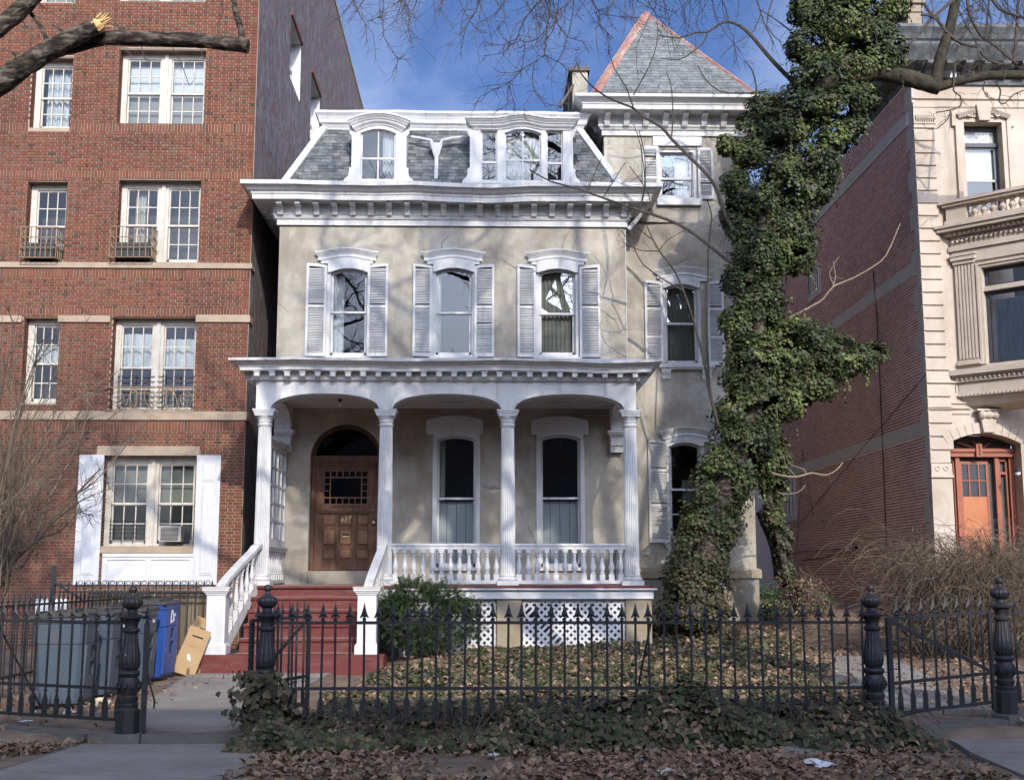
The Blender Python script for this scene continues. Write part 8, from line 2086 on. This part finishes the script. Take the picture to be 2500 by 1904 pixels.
# dry leaves
def dryfield(n, xr, yr, excl, size=(0.05,0.13), clump=True):
    x=rng.uniform(*xr,n); y=rng.uniform(*yr,n); ok=~excl(x,y)
    if clump: ok&=(0.5+0.5*np.sin(x*1.3+1.7*np.sin(y*0.9))*np.cos(y*1.1+np.sin(x)))>rng.random(n)*0.8
    x,y=x[ok],y[ok]; xy=np.column_stack([x,y]); N=len(xy); z=gzv(xy)+rng.uniform(0.008,0.05,N)
    return np.column_stack([xy,z]), N
def on_slab(x,y):
    s=3000.0/np.maximum(y,1); px=1180+x*s
    lft=(px<700-(12.9-y)*60)&(px>300-(12.9-y)*330)&(y<12.9); rgt=(px>2230+(12.9-y)*95)&(y<13.6)
    return lft|rgt
def mound_cut(x,y): return (y>12.4)&(y<13.3)&(x>-2.4)&(x<4.5)
pt,N=dryfield(34000,(-6.5,6.8),(8.6,12.9),lambda x,y: on_slab(x,y)|((y<10.6)&(rng.random(len(x))<0.72)))
nrm_=np.tile(np.array([0,-0.15,1.0]),(N,1))+rnd_unit(N)*0.85
root=obj('fallen_leaves', leaf_mesh('fallen_leaves',pt,nrm_,rng.uniform(0.035,0.095,N),rnd_unit(N),OAK,MT['dry'],0.5,1.0), None, kind='stuff', label='brown fallen leaves scattered over the soil before the fence', cat='leaves')
def not_yard(x,y):
    path=(np.abs(x-(4.9-0.10*(y-14)))<0.75)&(y<22)
    walk=(x<-1.9)&(x>-4.0-0.0*(y))&(y<21); steps=(x<-1.3)&(y>19.8); return path|walk|steps
pt,N=dryfield(22000,(-6.2,9.0),(13.3,27.5),not_yard,clump=False); 
keep=rng.random(N)<np.where(pt[:,0]<-2,0.25,np.where(pt[:,0]>3.0,0.9,0.55)); pt=pt[keep]; N=len(pt)
nrm_=np.tile(np.array([0,-0.15,1.0]),(N,1))+rnd_unit(N)*0.55
obj('garden_leaves', leaf_mesh('garden_leaves',pt,nrm_,rng.uniform(0.04,0.09,N),rnd_unit(N),OAK,MT['dry'],0.5,1.0), root, kind='stuff')
tgm=MB()
for _ in range(260):
    x=random.uniform(-6,6); y=random.uniform(8.8,12.6)
    if bool(on_slab(np.array([x]),np.array([y]))[0]): continue
    a=Vector((x,y,gz(x,y)+0.012)); v=Vector((random.gauss(0,1),random.gauss(0,1),0)).normalized()*random.uniform(0.06,0.35); tgm.tube([a,a+v*0.5+Vector((0,0,random.uniform(0,0.02))),a+v],[0.004,0.003,0.002],4)
tgm.build('fallen_twigs', MT['twig'], root, kind='stuff')

# ---------------------------------------------------------------- shrubs
def world_ell(L_): 
    out=[]
    for (px,py,rx,ry,Y) in L_:
        c=P(px,py,Y); s=Y/F; out.append((np.array(c),np.array([rx*s,max(rx,ry)*s*0.8,ry*s])))
    return out
yew=thing('yew_shrub','dark green evergreen shrub beside the right newel post','shrub',(-0.95,21.9,0.15))
m=MB()
for _ in range(16): a=Vector((-0.95+random.gauss(0,0.12),21.9+random.gauss(0,0.1),0.1)); grow(m,a,Vector((random.gauss(0,0.5),random.gauss(0,0.4),1)),0.5,0.018,1)
m.build('stems',MT['twig'],yew,smooth=True)
EY=world_ell([(1030,1500,85,62,21.9),(985,1505,52,52,21.9),(1090,1515,72,52,21.9),(1130,1495,40,36,21.9),(1010,1455,52,34,21.9),(1075,1462,46,30,21.9),(1050,1548,88,32,21.8),(958,1480,28,34,21.9)])
sp_p,sp_n=scatter_ell([(c,r*np.array([1.05,1,0.9])) for c,r in EY],300,0.5,3,-0.35); sp_n/=np.linalg.norm(sp_n,axis=1,keepdims=True)
PT,NN,TP=[],[],[]
for p,nv in zip(sp_p,sp_n):
    d=Vector(nv)*0.8+Vector((random.gauss(0,0.4),random.gauss(0,0.4),random.gauss(0.15,0.35))); d.normalize(); s=d.cross(Vector((random.gauss(0,1),random.gauss(0,1),random.gauss(0,1)))).normalized()
    L_=random.uniform(0.09,0.24)
    for k in range(14):
        t=k/14; q=Vector(p)+d*L_*t; sg=1 if k%2 else -1; PT.append(q); NN.append(d.cross(s)); TP.append(s*sg+d*0.8)
n_=len(PT); obj('yew_needles', leaf_mesh('yew_needles',[list(v) for v in PT],np.array([list(v) for v in NN])+rnd_unit(n_)*0.2,rng.uniform(0.03,0.05,n_),[list(v) for v in TP],[(-0.14,0),(0.14,0),(0.08,1.0),(-0.08,1.0)],MT['yew'],0,0), yew, kind='stuff')
for lb,L_,bx in (('low green broadleaf shrub at the foot of the tower corner',[(1875,1460,40,42,27.2),(1905,1470,30,30,27.2),(1860,1480,28,26,27.0)],(1880,1500)),('small green shrub against the plum brick flank',[(2000,1462,38,28,28.5),(1975,1470,22,22,28.5)],(1995,1490))):
    b=P(bx[0],bx[1],L_[0][4]); t=thing('leafy_shrub',lb,'shrub',(b.x,b.y,0.6)); ee=world_ell(L_); p,nv=scatter_ell(ee,420,0.4,4,-0.8); n_=len(p)
    m=MB()
    for _ in range(9): grow(m,Vector((b.x+random.gauss(0,0.08),b.y,0.5)),Vector((random.gauss(0,0.5),random.gauss(0,0.4),1)),0.4,0.012,1)
    m.build('stems',MT['twig'],t); nv=nv/np.linalg.norm(nv,axis=1,keepdims=True)
    obj('leaves', leaf_mesh('leaves',p,nv*0.5+np.array([0,-0.2,0.7])+rnd_unit(n_)*0.5,rng.uniform(0.05,0.10,n_),nv+rnd_unit(n_)*0.6,LANCE,MT['rhodo'],0.3,0.3), t, kind='stuff')
# bare weeping thicket at the right
thk=thing('bare_thicket','tangled bare tan shrub thicket in front of the orange door','shrub',(7.6,20.0,0.2))
m1,m2=MB(),MB()
bases=[(PZ(px,py,0.15)) for px,py in ((2280,1606),(2290,1612),(2350,1600),(2410,1612),(2470,1605),(2540,1610))]
for b in bases:
    for _ in range(7):
        v=Vector((random.gauss(0,0.45),random.gauss(0,0.35),1)); p=b+Vector((random.gauss(0,0.15),random.gauss(0,0.2),-0.15)); pts=[p]; r=random.uniform(0.012,0.03); d=v.normalized()
        for k in range(6): d=(d+Vector((random.gauss(0,0.28),random.gauss(0,0.2),random.gauss(0.0,0.15)))).normalized(); p=p+d*0.44; pts.append(p)
        m1.tube(pts,[r*(1-0.12*k) for k in range(7)],5)
for _ in range(2300):
    b=random.choice(bases)+Vector((random.gauss(0.15,0.5),random.gauss(0,0.5),random.uniform(0.0,1.5))); a=random.uniform(0,6.283); L_=random.uniform(0.8,2.2); out=Vector((math.cos(a),math.sin(a)*0.7,0)); h=random.uniform(0.35,1.15)*L_*0.85
    pts=[]
    for k in range(7): t=k/6; pts.append(b+out*(L_*0.75*t)+Vector((random.gauss(0,0.02),random.gauss(0,0.02),h*(1.9*t-1.55*t*t)+random.gauss(0,0.015))))
    if pts[-1].z<0.15: pts[-1].z=0.15
    m2.tube(pts,[0.0055,0.005,0.0045,0.004,0.0035,0.003,0.002],3)
    if random.random()<0.5: q_=random.randrange(2,5); v_=Vector((random.gauss(0,1),random.gauss(0,1),random.gauss(0.2,0.7))).normalized()*random.uniform(0.1,0.4); m2.tube([pts[q_],pts[q_]+v_*0.5+Vector((0,0,0.02)),pts[q_]+v_],[0.0035,0.003,0.002],3)
m1.build('stems',MT['bark'],thk,smooth=True); m2.build('canes',MT['cane'],thk,kind='stuff')
# bare shrub at the left edge
ls=thing('bare_shrub','leafless twiggy shrub at the left edge before the brick wall','shrub',(-7.1,18.0,0.0))
m1=MB()
def c9(L_): return [(x/2.8,900+y/2.8) for x,y in L_]
for L_,w0,w1 in ((c9([(-60,1560),(0,1420),(120,1290),(240,1180),(380,1030),(520,860),(690,680)]),13,4),(c9([(-40,1480),(60,1320),(140,1260),(130,1080),(110,930),(200,800),(280,730)]),9,3),(c9([(110,930),(60,820),(-20,740)]),8,4),(c9([(-60,1500),(20,1280),(100,1080),(80,880),(150,700),(260,560)]),8,2.5),
    (c9([(240,1180),(330,900),(470,640),(560,450),(600,250),(580,80)]),6,2),(c9([(-60,1440),(-10,1100),(40,700),(120,300),(220,0),(300,-200)]),8,2),(c9([(380,1030),(560,900),(700,840),(760,820)]),4,1.5),(c9([(520,860),(660,760),(850,540),(950,420)]),4,1.5),(c9([(520,860),(560,980),(640,1000)]),3,1.5),
    (c9([(140,1260),(300,1150),(420,1100),(560,960)]),5,2),(c9([(-40,1300),(60,1000),(200,700),(350,560),(460,420),(640,330)]),6,2),(c9([(120,300),(60,60),(100,-200),(60,-400)]),4,2),(c9([(220,0),(330,-150),(420,-300)]),3,1.5),(c9([(-30,1000),(20,600),(-10,300),(60,-100)]),6,2),(c9([(350,560),(560,480),(800,300),(950,200)]),3,1.4),(c9([(260,560),(420,300),(640,120),(760,60)]),3,1.4)):
    q,rr=branch_px(m1,L_,18.0+random.uniform(-0.4,0.4),w0,w1,5,wob=0.12); twiglets(m1,q,rr,26,0.42,0.0045,-0.15)
random.seed(33)
for _ in range(60):
    bx=random.uniform(-110,60); by=random.uniform(1380,1560); ex=random.uniform(-60,900)*random.uniform(0.5,1.0); ey=random.uniform(-450,1150)
    mx_=bx+(ex-bx)*random.uniform(0.2,0.45)+random.gauss(0,40); my_=by+(ey-by)*random.uniform(0.45,0.65)
    q,rr=branch_px(m1,c9([(bx,by),((bx+mx_)/2+random.gauss(0,25),(by+my_)/2),(mx_,my_),((mx_+ex)/2+random.gauss(0,30),(my_+ey)/2+random.gauss(0,30)),(ex,ey)]),18.0+random.uniform(-0.7,0.7),random.uniform(2.5,4.5),1.2,4,wob=0.1); twiglets(m1,q,rr,16,0.40,0.0038,-0.1)
m1.build('branches',MT['cane'],ls,kind='stuff')

# ---------------------------------------------------------------- street trees
lt=thing('street_tree','old street tree with a broken limb reaching in at upper left','tree',(-5.6,10.6,-0.1))
m=MB(); m.tube([(-5.75,10.6,-0.2),(-5.7,10.6,1.5),(-5.65,10.7,3.5),(-5.6,10.8,5.2),(-5.7,10.8,7.5),(-5.5,10.6,10)],[0.42,0.36,0.32,0.28,0.22,0.14],12); m.build('trunk',MT['bark'],lt,smooth=True)
Yl=10.8
m=MB(); rough_limb(m,[(-330,420),(-200,330),(-100,262),(0,206),(60,163),(130,117),(200,82),(236,66)],Yl,62,42); m.build('broken_limb',MT['bark'],lt,smooth=True)
m=MB(); p0,p1=P(230,68,Yl),P(252,58,Yl); m.tube([p0,(p0+p1)/2,p1],[0.074,0.068,0.045],9)
for _ in range(16): a=p1+Vector((random.gauss(0,0.025),random.gauss(0,0.03),random.gauss(0,0.03))); m.tube([a-Vector((0.03,0,0)),a+Vector((random.uniform(0.0,0.06),0,random.uniform(0,0.09)))],[0.014,0.002],4)
m.build('splintered_end',MT['splinter'],lt)
m=MB(); rough_limb(m,[(-330,380),(-180,300),(-60,225),(40,165),(120,128),(190,108),(260,94),(330,95),(420,97),(500,101),(560,108),(606,113)],Yl+0.15,40,36,seed=4); m.build('limb',MT['bark'],lt,smooth=True)
m=MB(); rough_limb(m,[(-250,300),(-120,170),(-20,82),(30,42),(75,0),(140,-60)],Yl-0.1,46,40,seed=7); m.build('side_limb',MT['bark'],lt,smooth=True)
m=MB(); branch_px(m,[(588,108),(590,80),(578,40),(570,0),(560,-60)],Yl+0.15,18,12,8); m.build('side_branch',MT['bark'],lt,smooth=True)
for L_,w0,w1 in (([(117,110),(108,82),(85,45),(47,0),(20,-40)],14,8),([(167,87),(145,70),(129,60)],7,6),([(38,148),(36,132),(30,128)],6,4)):
    m=MB(); branch_px(m,L_,Yl,w0,w1,6); m.build('side_branch',MT['bark'],lt,smooth=True)
m=MB()
for L_ in ([(85,0),(120,30),(160,50),(190,70)],[(30,20),(60,60),(85,100),(95,110)],[(175,0),(195,30),(208,60)],[(345,115),(352,140),(360,150)],[(420,115),(440,150),(455,190),(462,210)],[(490,120),(500,150),(530,170),(540,180)],[(290,110),(320,135)],[(255,110),(265,130),(262,140)],[(10,120),(40,140)],[(540,0),(545,30),(520,80)]):
    q,rr=branch_px(m,L_,Yl,3,1.6,4); twiglets(m,q,rr,4,0.10,0.0025)
m.build('twigs',MT['twig'],lt,kind='stuff')
m=MB(); random.seed(21)
for _ in range(5): grow(m,Vector((-5.6,10.7,random.uniform(7.0,10))),Vector((random.gauss(-0.2,0.7),random.gauss(0.1,0.6),1.0)),3.2,0.13,4,zmin=8.3)
m.build('crown',MT['bark'],lt,kind='stuff')
rtree=thing('street_tree','tall bare street tree whose twigs hang into the top of the view','tree',(8.2,7.4,-0.1))
m=MB(); m.tube([(8.2,7.4,-0.2),(8.15,7.4,2.5),(8.0,7.5,5.0),(7.7,7.6,8.0),(7.4,7.8,11.0)],[0.45,0.36,0.32,0.27,0.2],12); m.tube([(7.75,7.6,7.6),(5.5,8.8,9.0),(3.0,10.4,9.6),(0.8,12.0,9.4)],[0.2,0.15,0.11,0.06],10); m.tube([(7.9,7.5,6.6),(5.0,7.0,9.6),(2.0,7.2,11.5),(-1.5,8.0,12.5)],[0.2,0.15,0.11,0.06],10); m.build('trunk',MT['bark'],rtree,smooth=True)
m=MB(); random.seed(5)
for a,v,L_ in (((7.4,7.8,11.0),(0,0.1,1),3.4),((7.5,7.7,9.5),(-0.7,0.5,0.8),3.4),((5.5,8.8,9.0),(-0.4,0.5,1),3.0),((3.0,10.4,9.6),(-0.5,0.3,0.9),2.8),((3.0,10.4,9.7),(0.4,0.3,1.0),2.6),((0.8,12.0,9.5),(-0.7,0.0,0.8),2.4),((5.0,7.0,9.6),(-0.2,0.3,1),3.2),((2.0,7.2,11.5),(-0.3,0.4,1),3.0),((-1.5,8.0,12.5),(-0.8,0.2,0.6),2.6),((7.7,7.6,8.2),(0.6,0.5,0.9),3.2),((2.0,7.2,11.4),(0.3,0.5,1.0),3.2),((0.2,7.6,12.0),(0.1,0.3,1.0),3.0),((4.0,9.7,9.4),(0.1,0.3,1.1),3.2),((1.6,11.4,9.6),(0.1,0.2,1.0),2.8),((5.0,7.0,9.6),(0.5,0.3,1),3.4)):
    grow(m,Vector(a),Vector(v),L_,0.15,4,zmin=8.8)
for pts_,r0 in (([(7.4,7.8,10.5),(5.6,8.3,14.0),(3.4,8.8,16.2),(0.8,9.2,17.6)],0.17),([(7.4,7.8,10.8),(8.2,8.6,14.5),(9.2,9.2,17.5)],0.16),([(7.3,7.9,11),(6.4,8.8,15.0),(6.0,9.4,18.5)],0.16),([(3.0,10.4,9.6),(3.6,10.0,12.5),(2.6,9.8,15.0),(2.9,9.6,17.5)],0.12)):
    P4=[Vector(q) for q in pts_]; m.tube(P4,[r0*(1-0.2*i) for i in range(len(P4))],8)
    for q in P4[1:]:
        for _ in range(3): grow(m,q,Vector((random.gauss(0,0.8),random.gauss(0,0.4),random.gauss(0.4,0.5))),2.0,0.09,3,zmin=9.5)
m.build('crown',MT['bark'],rtree,kind='stuff')
def c4(L_): return [(800+x/3.151,y/3.151) for x,y in L_]
m=MB(); random.seed(11)
for L_,w0,w1 in (([(1700,-160),(1705,-30),(1708,100),(1690,190),(1680,300),(1665,430)],5,2.6),([(1690,190),(1630,290),(1520,325),(1455,298),(1340,350),(1200,320)],3.4,1.6),([(1760,-120),(1660,-20),(1560,90),(1500,180),(1455,298),(1410,340),(1350,290),(1310,200)],4,1.6),([(1665,430),(1590,480),(1500,530),(1400,630),(1250,660),(1150,680)],2.8,1.5),
    ([(1665,430),(1780,480),(1840,540)],2.4,1.6),([(1590,490),(1575,600),(1590,690),(1660,790),(1780,820)],2.4,1.5),([(1520,325),(1505,450),(1480,550),(1330,560),(1260,510)],2.3,1.4),([(1410,340),(1340,410),(1200,430)],2.2,1.4),([(1400,630),(1410,720),(1440,800),(1420,860)],2,1.4),([(1960,-120),(1850,30),(1780,80),(1760,170),(1850,290),(1960,320),(2010,410)],3,1.4),
    ([(1500,530),(1390,640),(1290,690),(1180,740),(1130,820)],2,1.4),([(1990,-130),(2030,0),(2090,100),(2095,190),(2200,300)],3.4,2),([(1200,-120),(1170,-10),(1140,90),(1080,180),(1040,300),(1020,420)],2.6,1.4),([(960,-120),(1010,-10),(1060,110),(1130,210),(1210,240)],2.4,1.4),([(432,-120),(430,-10),(430,280),(540,460),(510,530)],2.8,1.5),([(540,460),(590,430)],1.8,1.3),
    ([(260,-110),(200,0),(90,140),(30,130)],2.4,1.4),([(200,5),(250,120),(300,210),(290,350)],2.2,1.4),([(720,-120),(690,-10),(660,90),(620,190),(645,310)],2.3,1.4),([(600,-120),(600,-10),(605,200)],2,1.3),([(910,-90),(890,0),(850,120)],1.9,1.3),([(810,-90),(815,-10),(820,90)],1.9,1.3),([(1230,-110),(1280,-10),(1350,90),(1355,170),(1300,230)],2.2,1.3),
    ([(1800,-120),(1780,-10),(1750,170),(1720,260),(1680,300)],2.6,1.8),([(1900,-110),(1890,50),(1870,180),(1840,300),(1800,420),(1680,610)],2.4,1.3),([(300,170),(400,130),(440,110)],1.8,1.4),([(400,-100),(400,60),(395,140)],1.9,1.3),([(1910,500),(1850,640),(1760,850)],1.8,1.3),([(2100,110),(2206,125),(2400,140)],2.2,1.4),([(1590,690),(1520,800),(1510,900)],1.6,1.2),([(1380,660),(1380,800),(1300,860),(1260,900)],1.6,1.2)):
    q,rr=branch_px(m,c4(L_),13.0+random.uniform(-0.5,0.5),w0,w1,5,wob=0.05); twiglets(m,q,rr,max(8,int(len(L_)*3.4)),0.20,0.0034,0.25)
for cx_,cy_,n_ in ((1330,20,16),(1230,40,10),(1480,30,10),(1020,10,8),(930,10,8),(1700,40,14),(1620,10,8),(2350,30,14),(2450,40,12)):
    for _ in range(n_):
        x_=cx_+random.gauss(0,55); y_=-70+random.uniform(-20,30); ex=x_+random.gauss(0,60); ey=cy_+random.uniform(10,190)*random.uniform(0.3,1)
        q,rr=branch_px(m,[(x_,y_),(x_+(ex-x_)*0.3+random.gauss(0,12),y_+(ey-y_)*0.35),(x_+(ex-x_)*0.6+random.gauss(0,16),y_+(ey-y_)*0.7),(ex,ey)],13.0+random.uniform(-1,1),2.2,1.1,4,wob=0.04); twiglets(m,q,rr,7,0.22,0.003,0.2)
m.build('hanging_twigs',MT['twig'],rtree,kind='stuff')
